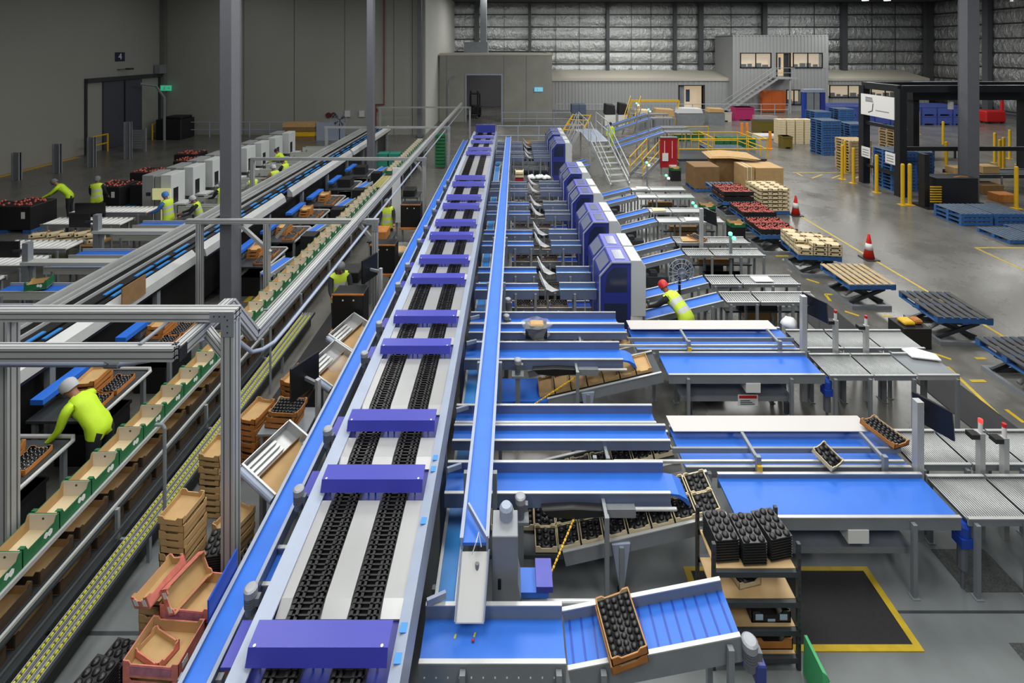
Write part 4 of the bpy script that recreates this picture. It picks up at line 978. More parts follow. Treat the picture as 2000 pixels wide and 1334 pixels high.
for i in range(3):
    for j in range(2):
        place(s_blue, USED, (12.4+j*1.2, 29.9+0*i, 0.152*i), 0, f'blue pallet inside the yellow railing, {("left","right")[j]} pile, {("bottom","middle","top")[i]}', 'blue pallets inside the yellow railing')
g_cr = one('crate', 'crate', 'crate', MB().box(-0.19,0.19,-0.28,0.28,0,0.17).box(-0.2,0.2,-0.29,0.29,0.17,0.2).box(-0.17,0.17,-0.26,0.26,0.2,0.205), GREEN)
for (cx, cy, nx, nz, nm) in ((11.6,34.2,5,3,'rear'),(13.8,32.2,6,3,'front')):
    for i in range(nx):
        for k in range(nz): place(g_cr, USED, (cx+i*0.42, cy, 0.21*k), 0, f'green crate in the {nm} block behind the yellow railing, {nth(i)} column from the left, {("bottom","middle","top")[k]}', 'green crates behind the yellow railing')
t = T('tool_board', 'red shadow board with white cleaning tools hanging on it', 'board', (XA(1305,25.1),25.1,0))
a, b_ = XA(1289,25.1), XA(1322,25.1); z0, z1 = ZA(327,25.1), ZA(269,25.1)
part('panel', MB().box(a,b_,25.05,25.1,z0,z1), REDP, t)
for x in (a+0.08,b_-0.08): part('post', MB().box(x-0.03,x+0.03,25.1,25.16,0,z1), STEEL, t)
part('top_shelf', MB().box(a,b_,25.0,25.2,z1,z1+0.05), STEEL, t)
for i, u in enumerate((0.25,0.5,0.7)): part('tool_handle', MB().cyl((a+(b_-a)*u,25.03,z0+0.5),(a+(b_-a)*u,25.03,z1-0.15),0.015), WHITE if i != 1 else RED, t)
part('dust_pan', MB().box(a+0.1,a+0.4,25.0,25.05,z0+0.35,z0+0.75), WHITE, t); part('broom_head', MB().box(a+0.45,b_-0.05,24.98,25.05,z0+0.04,z0+0.14), WHITE, t)
def stairs(name, lab, foot, top, w, n, m, railm, cat='stairs', tread=0.25, rails=True, tdir=None):
    f = Vector(foot); u = Vector(top); d = Vector((u.x-f.x,u.y-f.y,0)).normalized(); s = d.cross(Vector((0,0,1)))
    t = T(name, lab, cat, (f.x,f.y,0))
    for sg in (-1,1): part('stringer', MB().beam(f+s*sg*w/2+Vector((0,0,0.1)), u+s*sg*w/2, 0.04, 0.2), m, t)
    for i in range(1, n+1):
        p = f.lerp(u, i/(n+0.0)); part('tread', MB().beam(p-s*w/2, p+s*w/2, tread, 0.03), m, t)
    if rails:
        for sg in (-1,1):
            e = s*sg*w/2; mb = MB()
            for hh in (0.5,1.0): mb.tube([f+e+Vector((0,0,hh)), u+e+Vector((0,0,hh))], 0.025, 6)
            part('handrail', mb, railm, t)
            for q in (0.02,0.35,0.68,0.98): p = f.lerp(u, q)+e; part('baluster', MB().tube([p,p+Vector((0,0,1.0))], 0.022, 6), railm, t)
    return t
# silver crossover stairs
fx_, fy_ = P(1211,366); 
t = stairs('crossover_stairs', 'silver steel stairs and walkway crossing over the lanes, facing the viewer', (fx_,fy_,0), (fx_-0.55,fy_+2.4,1.7), 0.95, 8, ALU, ALU)
part('walkway', MB().box(fx_-1.1,fx_-0.05,fy_+2.4,fy_+6.2,1.62,1.7), PAINT, t)
for sg, x in ((0,fx_-1.1),(1,fx_-0.05)): rail_run(t, [(x,fy_+2.4,1.7),(x,fy_+6.2,1.7)], 1.0, ALU)
for y in (fy_+2.6,fy_+6.0):
    for x in (fx_-1.0,fx_-0.15): part('support', MB().box(x-0.04,x+0.04,y-0.04,y+0.04,0,1.62), ALU, t)
stairs('crossover_stairs', 'silver steel stairs descending left from the walkway beside the far cabinets', (3.05,28.35,0), (3.85,28.35,1.7), 0.8, 7, ALU, ALU)
stairs('yellow_stairs', 'yellow railed steps beside the red tool board', (XA(1240,24.5),24.3,0), (XA(1275,25.6),25.5,0.72), 0.75, 4, STEEL, YEL)
stairs('yellow_stairs', 'yellow railed steps behind the silver walkway', (XA(1214,38),36,0), (XA(1233,40),38.6,1.7), 0.8, 5, STEEL, YEL)
stairs('yellow_stairs', 'wide yellow edged steps right of the concrete room', (XA(1112,37),36.0,0), (XA(1135,41),40.5,0.9), 1.5, 4, YEL, YEL, rails=False, tread=0.3)
# far inclines
for i, (x0_, y_, z_) in enumerate(((3.0,24.1,0.5),(3.0,25.05,0.5),(6.0,28.6,0.6),(6.3,30.2,0.6),(6.6,33.5,0.7),(6.8,35.5,0.7))):
    conv('exit_incline', f'blue incline belt far back near the silver stairs, {nth(i)} of the rear group', 'conveyor', (x0_,y_,z_), (x0_+(0.85 if i < 2 else 3.0),y_,z_+(0.25 if i < 2 else 1.0)), 0.45, 0.03, 0.03, legs=(0.1,0.9), rail=STEEL, group='blue exit inclines')
    if i >= 2: conv('packing_table', f'grey packing table after the {nth(i)} blue incline of the rear group', 'table', (x0_+3.05,y_,z_+1.0), (x0_+4.6,y_,z_+1.0), 0.6, 0.02, 0.02, legs=(0.15,0.9), belt=STEEL, rail=STEEL, depth=0.08, group='steel packing tables')
t = T('hoist_frame', 'yellow overhead frame above the rear packing tables', 'frame', (11,41,0))
ya_ = 41; a, b_ = XA(1232,ya_), XA(1326,ya_)
part('beam', MB().beam((a,ya_,ZA(197,ya_)),(b_,ya_,ZA(197,ya_)),0.16,0.18), YEL, t)
part('post', MB().beam((a-0.2,ya_,0),(a,ya_,ZA(197,ya_)),0.14,0.14), YEL, t); part('post', MB().beam((b_-0.3,ya_,0),(b_,ya_,ZA(197,ya_)),0.14,0.14), YEL, t)
for i, (px, py, w_, h_, m_, s) in enumerate(((1190,224,0.9,0.9,BIN,'black wrapped load on a white stand behind the silver walkway'),(1215,224,0.8,1.0,BIN,'black wrapped load right of its twin behind the silver walkway'),(1253,226,1.2,0.5,CREAM,'cream carton pile under the yellow overhead frame'),(1296,230,1.6,0.7,CARD,'loose brown cardboard heap under the yellow overhead frame'),(1345,222,2.2,0.5,BAGW,'white wrapped sheets stacked by the rear railing'),(1396,220,1.4,0.4,CARD,'brown sheet pack right of the white wrapped sheets'))):
    x, y = P(px, py+22); z = 1.0
    t = T('wrapped_load' if i < 2 else 'carton_pile', s, 'load', (x,y,0))
    part('stand', MB().box(x-w_/2,x+w_/2,y-0.4,y+0.4,0,z-0.02), WHITE if i < 2 else STEEL, t); part('load', MB().hexa([(x-w_/2,y-0.4,z),(x+w_/2,y-0.4,z),(x+w_/2,y+0.4,z),(x-w_/2,y+0.4,z)],[(x-w_*0.42,y-0.35,z+h_),(x+w_*0.45,y-0.35,z+h_*0.85),(x+w_*0.42,y+0.38,z+h_*0.9),(x-w_*0.45,y+0.35,z+h_)]), m_, t, bevel=0.05)
# long pale railings across the back
def pale_rail(lab, x0_, x1_, y_, z=0, h=1.05):
    t = T('guard_rail', lab, 'railing', ((x0_+x1_)/2,y_,z)); rail_run(t, [(x0_,y_,z),(x1_,y_,z)], h, PAINT, 0.035)
pale_rail('long pale guard rail in front of the low annex wall', XA(1085,47), XA(1540,47), 47)
pale_rail('pale guard rail beyond the sorting machine end, nearer one', -1.0, 4.6, 32.5, 0, 1.3)
pale_rail('pale guard rail right of the room doorway', XA(981,41), XA(1115,41), 41)
pale_rail('grey guard rail along the rear left wall', XA(363,35), XA(600,35), 35.4, 0, 1.1)
# office stairs
t = stairs('office_stairs', 'grey steel stairs climbing right to the office door', (XA(1415,48.6),48.6,0), (XA(1515,48.6),48.6,fl), 1.1, 12, CLAD, CLAD)
part('landing', MB().box(XA(1514,48.6),XA(1552,48.6),48.0,49.9,fl-0.12,fl), CLAD, t); rail_run(t, [(XA(1515,48),48.05,fl),(XA(1552,48),48.05,fl)], 1.0, CLAD)
for x in (XA(1545,48),): part('support', MB().box(x-0.08,x+0.08,48.1,48.26,0,fl-0.12), CLAD, t)
# stack lights on poles
for i, (px, pyb, pyt, s) in enumerate(((1244,300,200,'far back left'),(1267,300,212,'far back right'),(1264,378,315,'in front of the yellow steps'),(1302,395,340,'below the red tool board'),(1354,440,393,'beside the green crate'),(1427,560,452,'above the second steel table'))):
    x, y = P(px, pyb, 0.0 if i not in (5,) else 0.0); y = min(y, 29.4); x = XA(px, y); zt_ = ZA(pyt, y)
    t = T('signal_lamp', f'green lit signal lamp on a grey pole {s}', 'lamp', (x,y,0))
    part('pole', MB().box(x-0.03,x+0.03,y-0.03,y+0.03,0,zt_-0.1), STEEL, t); 
    part('lamp', MB().lathe([(0.05,0),(0.055,0.06),(0.03,0.08)], (x-0.03,y-0.05,zt_-0.08), 10), LED_G, t, label='lit green lamp'); part('lamp', MB().lathe([(0.05,0),(0.055,0.06),(0.03,0.08)], (x+0.07,y-0.05,zt_-0.2), 10), LED_G if i > 3 else LED_W, t, label='lit lamp')
# monitor posts and scale posts near the roller tables
for i, (x, y, z1_, s) in enumerate(((5.46,6.5,1.85,'at the nearest wide blue table'),(5.45,9.04,1.95,'at the second wide blue table'),(5.4,13.78,2.0,'among the far steel tables'))):
    t = T('monitor_post', f'black monitor turned away on an aluminium post {s}', 'monitor', (x,y,0))
    part('post', MB().box(x-0.045,x+0.045,y-0.045,y+0.045,0,z1_), ALU, t)
    part('arm', MB().beam((x,y,z1_-0.25),(x+0.16,y+0.1,z1_-0.25),0.03,0.05), DSTEEL, t)
    part('screen', MB().hexa([(x+0.13,y+0.22,z1_-0.42),(x+0.38,y-0.12,z1_-0.46),(x+0.41,y-0.10,z1_-0.46),(x+0.16,y+0.24,z1_-0.42)],[(x+0.10,y+0.22,z1_-0.04),(x+0.35,y-0.12,z1_-0.08),(x+0.38,y-0.10,z1_-0.08),(x+0.13,y+0.24,z1_-0.04)]), BLACK, t)
def scale_post(x, y, z, s, lit):
    t = T('scale_post', f'scale post with red topped lamp, {s}', 'post', (x,y,0))
    part('post', MB().box(x-0.035,x+0.035,y-0.035,y+0.035,0,z), ALU, t); part('lamp_body', MB().lathe([(0.025,0),(0.025,0.13)], (x,y,z), 10), WHITE, t); part('lamp_top', MB().lathe([(0.026,0),(0.026,0.05)], (x,y,z+0.13), 10), RED if not lit else mat('red_lit',(230,40,40),0.4,emit=(255,60,50,2)), t)
    part('display', MB().box(x-0.16,x-0.05,y-0.05,y+0.05,z-0.06,z), BLACK, t)
scale_post(6.05,9.04,1.5,'left of the pair at the second roller tables',False); scale_post(6.62,9.04,1.4,'right of the pair at the second roller tables',False)
scale_post(6.3,6.5,1.42,'left of the pair at the nearest roller tables',True); scale_post(6.62,6.5,1.36,'right of the pair at the nearest roller tables',False)
# things on tables
def soft_bag(name, lab, c, r, m, cat='bag', n=9, flat=0.6):
    mb = MB(); rr = random.Random(hash(lab) % 1000 if False else len(lab)*7)
    rings = []
    for j, (q, z) in enumerate(((0.6,0),(1.0,0.25),(0.95,0.6),(0.55,0.95),(0.12,1.05))):
        rings.append([(c[0]+r*q*math.cos(2*PI*k/n)*(0.8+0.4*rr.random()), c[1]+r*q*math.sin(2*PI*k/n)*(0.8+0.4*rr.random()), c[2]+r*flat*2*z*(0.9+0.2*rr.random())) for k in range(n)])
    vs = [p for g in rings for p in g]; fs = [(i*n+k,i*n+(k+1)%n,(i+1)*n+(k+1)%n,(i+1)*n+k) for i in range(4) for k in range(n)]+[tuple(range(n)), tuple(4*n+k for k in range(n))]
    mb.add(vs, fs); return one(name, lab, cat, mb, m, smooth=True)
x, y = P(1570,632,1.3); soft_bag('film_bundle', 'crumpled white film bundle at the end of the second white shelf', (5.42,9.45,1.14), 0.14, BAGW)
t = T('black_carton', 'black carton with yellow and orange scraps standing before the dark pallet', 'box', (*P(1778,672),0))
x, y = P(1778,672); part('shell', MB().box(x-0.3,x+0.3,y-0.2,y+0.25,0,0.45), BIN, t); part('yellow_scrap', MB().box(x-0.2,x+0.05,y-0.1,y+0.15,0.45,0.54), YEL, t, bevel=0.03); part('orange_scrap', MB().box(x+0.08,x+0.26,y-0.05,y+0.15,0.45,0.55), CARD_O, t, bevel=0.03)
one('white_board', 'white cut board lying on the smooth end of the second roller tables', 'board', MB().prism([(7.3,8.82),(7.75,8.72),(7.8,8.9),(7.55,9.1),(7.3,9.06)], 'z', 0.93, 0.95), WHITE)
one('cutting_board', 'white plastic board lying on the second steel packing table', 'board', MB().box(5.85,6.3,11.62,11.9,0.95,0.97), WHITE, bevel=0.02)
soft_bag('plastic_bag', 'clear bag of red fruit standing on the second steel packing table', (6.4,12.45,0.0), 0.16, CLEARF)
kp = place(tp, USED, (5.33,6.93,1.055), (0.08,0.12,0.4), 'brown tray of black pockets leaning at the right end of the nearest white shelf')
t = place(black, USED, (4.28,6.57,1.02), (0.3,0,0.5), 'black pocket tray propped on the guide bar of the nearest white shelf')
place(tp, USED, (5.45,14.25,0.945), (0,0,0.5), 'brown tray lying on the fourth steel packing table')
for i, (px, py, Z, s) in enumerate(((1381,432,0,'left'),(1437,470,0,'beside the bent signal pole'),(1318,352,0,'below the red tool board'))):
    x, y = P(px, py, Z); t = T('crate_stack_load', f'black carton topped with a green printed crate on the floor {s}', 'box', (x,y,0)) if False else None
    one('carton', f'black carton on the floor among the steel tables, {s if i else "left one"}', 'box', MB().box(x-0.24,x+0.24,y-0.2,y+0.2,0,0.5), BIN, bevel=0.01)
    t = T('green_crate', f'open green crate on a black carton, {s if i else "left one"} among the steel tables', 'crate', (x,y,0.505))
    t.location = (0,0,0); part('shell', openbox(0.5,0.4,0.16,notch=True), [GREEN, CARD], t); t.location = (x,y,0.505)
# pedestal fan and bench under tables
def fan(lab, x, y, z, r, stand):
    t = T('pedestal_fan', lab, 'fan', (x,y,0)); mb = MB()
    for q in (0.35,0.7,1.0):
        mb.tube([(x+r*q*math.cos(a), y-0.06*(1.2-q), z+r*q*math.sin(a)) for a in [2*PI*k/18 for k in range(19)]], 0.008, 4, False)
    for k in range(16): mb.tube([(x,y-0.1,z),(x+r*math.cos(2*PI*k/16),y,z+r*math.sin(2*PI*k/16))], 0.005, 4)
    part('cage', mb, PAINT, t); part('motor', MB().lathe([(0.08,0),(0.08,0.18)], (x,y,z), 10, 'y'), DSTEEL, t)
    for k in range(4): a = k*PI/2+0.4; part('blade', MB().hexa([(x,y-0.02,z),(x+0.05,y-0.02,z),(x+r*0.8*math.cos(a)+0.04,y-0.0,z+r*0.8*math.sin(a)),(x+r*0.8*math.cos(a+0.5),y-0.03,z+r*0.8*math.sin(a+0.5))],[(x,y-0.01,z),(x+0.05,y-0.01,z),(x+r*0.8*math.cos(a)+0.04,y+0.01,z+r*0.8*math.sin(a)),(x+r*0.8*math.cos(a+0.5),y-0.02,z+r*0.8*math.sin(a+0.5))]), DSTEEL, t)
    part('pole', MB().cyl((x,y+0.1,0),(x,y+0.1,z),0.03), BLACK, t); part('foot', MB().lathe([(0.19,0),(0.18,0.03),(0.04,0.06)], (x,y+0.1,0), 14), BLACK, t)
fan('round pedestal fan standing between the first blue exit inclines', 3.95, 11.3, 1.35, 0.3, True)
for i, yf in enumerate(MF[:8:2]):
    t = T('under_bench', f'dark low bench of cartons under the {nth(i*2)} and {nth(i*2+1)} exit inclines', 'bench', (5.9,yf+0.85,0))
    part('top', MB().box(5.0,6.8,yf+0.72,yf+0.89,0.40,0.44), DSTEEL, t); part('load', MB().box(5.3,6.2,yf+0.73,yf+0.88,0.44,0.58), CARD_D if i else BIN, t)
    for x in (5.05,6.75): part('leg', MB().box(x-0.03,x+0.03,yf+0.78,yf+0.83,0,0.4), STEEL, t)
# ---------------------------------------------------------------- tray rack in the foreground
t = T('tray_rack', 'dark steel rack with plywood shelves at the front right', 'rack', (2.65,5.35,0))
xa, xb, y_a, y_b = 2.14, 3.04, 5.13, 5.58
for x, y in ((xa,y_a),(xb,y_a),(xa,y_b),(xb,y_b)):
    u = part('upright', MB().box(x-0.018,x+0.018,y-0.018,y+0.018,0,1.34 if y == y_a else 1.3), DSTEEL, t); mb = MB()
    for k in range(14): mb.box(x-0.006,x+0.006,y-0.0195,y-0.018,0.25+k*0.075,0.285+k*0.075)
    part('slot_pattern', mb, BLACK, u)
for z in (0.14,0.43,0.73,1.05):
    part('shelf', MB().box(xa+0.02,xb-0.02,y_a+0.02,y_b-0.02,z-0.018,z), PLY, t); part('shelf_beam', MB().box(xa,xb,y_a-0.02,y_a+0.018,z-0.06,z-0.005), DSTEEL, t); part('shelf_beam', MB().box(xa,xb,y_b-0.018,y_b+0.02,z-0.06,z-0.005), DSTEEL, t)
def liner_stack():
    t = T('pocket_tray_stack', 'trays', 'tray'); n = 9
    for k in range(n):
        z = k*0.028; part('tray', MB().hexa([(-0.122,-0.16,z),(0.122,-0.16,z),(0.122,0.16,z),(-0.122,0.16,z)],[(-0.132,-0.17,z+0.0275),(0.132,-0.17,z+0.0275),(0.132,0.17,z+0.0275),(-0.132,0.17,z+0.0275)]), TRAYB, t, bevel=0.004)
    mb = MB()
    for i in range(3):
        for j in range(4): mb.lathe([(0.039,0.25),(0.033,0.266),(0.014,0.277)], (-0.083+i*0.083, -0.12+j*0.08+(i%2)*0.02-0.01, 0), 9)
    part('pockets', mb, TRAYB, t, True)
    return t
ls = liner_stack()
place(ls, USED, (2.31,5.36,1.052), 0.06, 'stack of black pocket trays on top of the rack, left one', 'black tray stacks on the rack')
place(ls, USED, (2.595,5.33,1.052), 0.04, 'stack of black pocket trays on top of the rack, middle one', 'black tray stacks on the rack')
place(ls, USED, (2.885,5.38,1.052), 0.18, 'stack of black pocket trays on top of the rack, turned right one', 'black tray stacks on the rack')
place(black, USED, (2.56,5.38,0.732), 0.2, 'loose black pocket tray on the second shelf of the rack')
def label_box(lab, x, y, z, m, mi, st):
    t = T('fruit_box', lab, 'box', (0,0,0)); part('shell', openbox(0.42,0.3,0.12), [m, mi], t)
    if st:
        for u in (-0.13,0.0,0.13): part('sticker', MB().box(u-0.04,u+0.04,-0.153,-0.15,0.03 if u else 0.015,0.09 if u else 0.04), mat('sticker',(170,190,205),0.6) if u < -0.1 else bpy.data.materials['sticker'], t)
    t.location = (x,y,z); return t
label_box('black fruit box with pale stickers on the third rack shelf', 2.78,5.33,0.432,BLACK,BLACK,True)
label_box('orange and black fruit box on the bottom rack shelf', 2.8,5.33,0.142,CARD_O,BLACK,False)
t = T('green_carton', 'folded green carton with white print on the floor beside the rack', 'box', (3.15,4.95,0))
part('panel', MB().hexa([(3.07,4.75,0),(3.3,4.68,0),(3.3,5.1,0),(3.07,5.1,0)],[(3.07,4.78,0.42),(3.1,4.75,0.42),(3.1,5.08,0.42),(3.07,5.08,0.42)]), GREEN_L, t)
part('white_print', MB().hexa([(3.115,4.73,0.36),(3.14,4.74,0.3),(3.2,4.95,0.2),(3.12,4.95,0.36)],[(3.12,4.73,0.37),(3.145,4.74,0.31),(3.205,4.95,0.21),(3.125,4.95,0.37)]), WHITE, t)
# ---------------------------------------------------------------- background extras
t = T('forklift', 'dark forklift parked inside the concrete room doorway', 'forklift', (-3.6,46,0))
part('chassis', MB().box(-4.1,-3.0,45.6,47.2,0.25,1.0), BIN, t, bevel=0.08); part('mast', MB().box(-3.95,-3.8,45.3,45.45,0.1,2.5), BLACK, t); part('mast', MB().box(-3.3,-3.15,45.3,45.45,0.1,2.5), BLACK, t)
part('overhead_guard', MB().box(-4.0,-3.1,45.8,46.9,2.1,2.18), BLACK, t); part('fork', MB().box(-3.95,-3.8,44.4,45.3,0.08,0.13), DSTEEL, t); part('fork', MB().box(-3.3,-3.15,44.4,45.3,0.08,0.13), DSTEEL, t)
for x in (-4.0,-3.1):
    for y in (45.85,46.95): part('wheel', MB().lathe([(0.26,-0.1),(0.26,0.1)], (x,y,0.26), 14, 'x'), RUBBER, t)
    for y in (45.85,46.85): part('guard_post', MB().box(x-0.03,x+0.03,y-0.03,y+0.03,1.0,2.1), BLACK, t)
t = T('duct_box', 'grey ventilation box with a tall duct on the concrete room roof', 'duct', (-4.2,45,zt if False else 6.07))
zr_ = ZA(105, 42.7)+0.06
part('box', MB().box(XA(907,45),XA(953,45),44.6,46.0,zr_,zr_+1.0), STEEL, t); part('duct', MB().box(XA(938,45),XA(950,45),45.0,45.6,zr_+1.0,11.6), STEEL, t)
for i, (px, s) in enumerate(((1123,'left'),(1137,'right'))):
    x = XA(px, 44.5); one('bulk_bin', f'grey blue bulk bin by the rear guard rail beside the concrete room, {s} one', 'bin', MB().box(x-0.33,x+0.33,44.2,45.2,0.1,1.35).box(x-0.3,x-0.15,44.25,45.15,0,0.1).box(x+0.15,x+0.3,44.25,45.15,0,0.1), mat('bin_grey_blue_%d' % i,(84,98,120),0.6), bevel=0.03)
x = XA(1043, 27.2); t = T('carton_load', 'black and brown carton load on the floor beyond the last lane', 'load', (x,29,0)); part('pallet', MB().box(x-0.6,x+0.6,29.0,30.0,0,0.14), PBLUE, t); part('black_cartons', MB().box(x-0.55,x+0.55,29.05,29.9,0.14,0.6), BIN, t); part('brown_cartons', MB().box(x-0.5,x+0.45,29.1,29.9,0.6,0.85), CARD_D, t, bevel=0.02)
t = T('pallet_truck', 'red pallet truck loaded low at the right frame edge beyond the black frame', 'pallet truck', (42,42,0)); part('body', MB().box(40.8,42.6,41.6,42.6,0.1,1.1), RED, t, bevel=0.1); part('mast', MB().box(42.6,42.75,42.0,42.2,0,2.0), RED, t)
for y in (41.7,42.4): part('wheel', MB().lathe([(0.1,-0.05),(0.1,0.05)], (41.2,y,0.1), 10, 'x'), RUBBER, t)
for i, (px, py, s) in enumerate(((1235,440,'nearest'),(1290,425,'second'),(1310,402,'third'))):
    pass
# small things lying on the lanes and tables
for i, (yf, xx, lab, m) in enumerate(((13.8,5.2,'loose brown carton flap lying on the fourth steel packing table',CARD),(15.46,5.9,'white paper sheet on the fifth steel packing table',WHITE),(16.4,5.1,'pale cardboard flap on the sixth steel packing table',CREAM),(18.96,5.2,'white crumpled sheet on the eighth steel packing table',BAGW))):
    y = yf+0.4; one('card_flap', lab, 'sheet', MB().hexa([(xx-0.25,y-0.15,0.945),(xx+0.2,y-0.17,0.945),(xx+0.25,y+0.12,0.945),(xx-0.2,y+0.15,0.945)],[(xx-0.25,y-0.15,0.955),(xx+0.2,y-0.17,0.985),(xx+0.25,y+0.12,0.96),(xx-0.2,y+0.15,0.975)]), m)

for i, yf in enumerate(MF[:8]):
    ye = yf+0.4; w_ = 0.5+0.25*(i % 3); x0_ = 5.35+0.3*(i % 2)
    one('storage_crate', f'dark crate pushed under the steel table of the {nth(i)} blue exit incline', 'crate', MB().box(x0_,x0_+w_,ye-0.13,ye+0.13,0,0.34).box(x0_-0.015,x0_+w_+0.015,ye-0.14,ye+0.14,0.3,0.34), (BIN,CARD_D,BIN,BIN)[i % 4])
    one('motor_box', f'grey drive box on the floor under the {nth(i)} blue exit incline', 'box', MB().box(3.7,4.3,ye-0.12,ye+0.12,0,0.3).box(3.8,4.0,ye-0.1,ye+0.1,0.3,0.42), DSTEEL, bevel=0.01)
for s_, (yc, wd) in enumerate(STN):
    one('storage_crate', f'dark crate on the floor below the {wd} white shelf table', 'crate', MB().box(3.5,4.1,yc+0.62,yc+0.95,0,0.36).box(3.48,4.12,yc+0.6,yc+0.97,0.32,0.36), BIN)

for i, (px, lab) in enumerate(((1690,'small lit ceiling lamp above the office roof, left of two'),(1733,'small lit ceiling lamp above the office roof, right of two'),(1980,'small lit ceiling lamp in the top right corner'))):
    y_ = 46.0; x_ = XA(px, y_); z_ = ZA(1.5, y_)
    t = T('ceiling_light', lab, 'lamp', (x_,y_,z_)); part('housing', MB().lathe([(0.3,0.02),(0.25,0.2),(0.08,0.35)], (x_,y_,z_), 12), DSTEEL, t); part('lens', MB().lathe([(0.27,0),(0.27,0.02)], (x_,y_,z_), 12), LED_W, t); part('hanging_rod', MB().cyl((x_,y_,z_+0.3),(x_,y_,ZC),0.02), DSTEEL, t)
for i, y_ in enumerate((40.0, 48.0)):
    struct('beam_%d' % (i+1), MB().box(XS, XR, y_-0.1, y_+0.1, ZC-0.35 if i else ZC-0.25, ZC), PURL)
# ---------------------------------------------------------------- green box line and its rack
def green_box():
    w, l, h, t_ = 0.345, 0.41, 0.2, 0.008
    t = T('fruit_carton', 'box', 'box')
    mb = MB(); a, b = w/2, l/2
    mb.use(1).box(-a, a, -b, b, 0.002, 0.012); mb.use(0).box(-a, a, -b, b, 0, 0.002)
    side = [(-b,0),(b,0),(b,h),(b*0.86,h),(b*0.74,h*0.72),(-b*0.74,h*0.72),(-b*0.86,h),(-b,h)]
    end = [(-a,0),(a,0),(a,h),(-a,h)]
    endf = [(-a,0),(a,0),(a,h),(a*0.8,h),(a*0.62,h*0.66),(-a*0.62,h*0.66),(-a*0.8,h),(-a,h)]
    for s in (-1, 1):
        x = s*a
        mb.use(0).prism(side, 'x', min(x, x-s*t_), max(x, x-s*t_)); mb.use(2).prism([(u*0.98, z*0.97) for u, z in side], 'x', min(x-s*t_, x-s*(t_+0.003)), max(x-s*t_, x-s*(t_+0.003)))
    mb.use(0).prism(endf, 'y', -b, -b+t_); mb.use(2).prism([(u*0.97, z*0.97) for u, z in endf], 'y', -b+t_, -b+t_+0.003)
    mb.use(0).prism(end, 'y', b-t_, b)
    for s in (-1, 1): mb.use(0).box(s*a*0.8-0.03, s*a*0.8+0.03, -b, -b+0.035, h-0.004, h+0.002)
    part('shell', mb, [GREEN, CREAM, CARD], t)
    e = part('end_panel', MB().prism([(u*0.95, z*0.98) for u, z in end], 'y', b-t_-0.004, b-t_), WHITE_C, t, label='white inner end panel')
    part('hand_hole', MB().lathe([(0.014,0),(0.014,0.002)], (0, b-t_-0.006, h*0.72), 10, 'y'), BLACK, e)
    mb = MB().prism([(0.02,0.09),(0.045,0.06),(0.07,0.075),(0.09,0.045),(0.12,0.06),(0.125,0.1),(0.1,0.125),(0.07,0.11),(0.05,0.13),(0.03,0.12)], 'x', a, a+0.002)
    part('printed_motif', mb, WHITE, t, label='white printed motif on the green side')
    return t
gb = green_box(); XG = -5.425; ys = []
y = 4.55
while y < 28.5:
    if not (18.95 < y < 21.2): ys.append(y)
    y += 0.425
for i, y in enumerate(ys):
    place(gb, USED, (XG, y, 1.0), 0, f'open green printed box, number {i+1} from the front of the long line', 'green boxes on the long line')
t = T('flow_rack', 'long silver flow rack carrying the green boxes above two tiers of brown trays', 'rack', (-5.2,4.3,0))
Y0r, Y1r = 4.2, 29.2
part('top_rail', MB().beam((-5.23,Y0r,0.985),(-5.23,Y1r,0.985),0.03,0.05), ALU, t); part('top_rail', MB().beam((-5.62,Y0r,0.985),(-5.62,Y1r,0.985),0.03,0.05), ALU, t)
mb = MB()
for x in (-5.52,-5.41,-5.30): mb.beam((x,Y0r,0.975),(x,Y1r,0.975),0.02,0.045)
part('slide_track', mb, DSTEEL, t)
part('tier_rail', MB().beam((-5.1,Y0r,0.70),(-5.1,Y1r,0.70),0.03,0.035), ALU, t); part('tier_rail', MB().beam((-5.0,Y0r,0.45),(-5.0,Y1r,0.45),0.025,0.03), DSTEEL, t)
part('tier_shelf', MB().box(-5.6,-5.12,Y0r,Y1r,0.56,0.59), DSTEEL, t); part('tier_shelf', MB().box(-5.6,-5.02,Y0r,Y1r,0.28,0.31), DSTEEL, t)
for x in (-4.90,-4.80,-4.71):
    mb = MB().box(x-0.03,x-0.022,Y0r,11.4,0.30,0.345).box(x+0.022,x+0.03,Y0r,11.4,0.30,0.345)
    part('roller_track', mb, ALU, t)
    mb = MB(); y = Y0r
    while y < 11.3: mb.lathe([(0.016,-0.012),(0.021,0),(0.016,0.012)], (x,y,0.338), 7, 'x'); y += 0.05
    part('yellow_rollers', mb, YEL_G, t)
part('rack_shade', MB().box(-5.0,-4.74,Y0r,11.4,0.03,0.25), BLACK, t)  # black sheet added as the shade below the yellow rollers
part('edge_rail', MB().beam((-4.655,Y0r,0.33),(-4.655,11.4,0.33),0.03,0.05), DSTEEL, t)
y = 4.4
while y < 29:
    for x in (-5.63, -5.06): part('leg', MB().box(x-0.02,x+0.02,y-0.02,y+0.02,0,0.96 if x < -5.5 else 0.68), STEEL, t)
    if y < 11.4: part('leg', MB().box(-4.675,-4.635,y-0.02,y+0.02,0,0.31), STEEL, t); part('cross_bar', MB().box(-5.06,-4.65,y-0.015,y+0.015,0.27,0.3), STEEL, t)
    y += 1.8
for y in (6.4, 9.2): part('stop_post', MB().tube([(-4.6,y,0),(-4.6,y,1.55),(-4.63,y,1.6),(-4.72,y,1.6)],0.022,8), STEEL, t)
mb = MB()
for k in range(6):
    mb.beam((-5.56+k*0.06,19.2,1.02),(-5.56+k*0.06,20.95,1.02),0.022,0.02)
part('bare_rollers', mb, mat('roller_cream',(210,200,130),0.5), t)
DKC = mat('dark_cardboard', (62,48,34), 0.8, noise=0.2)
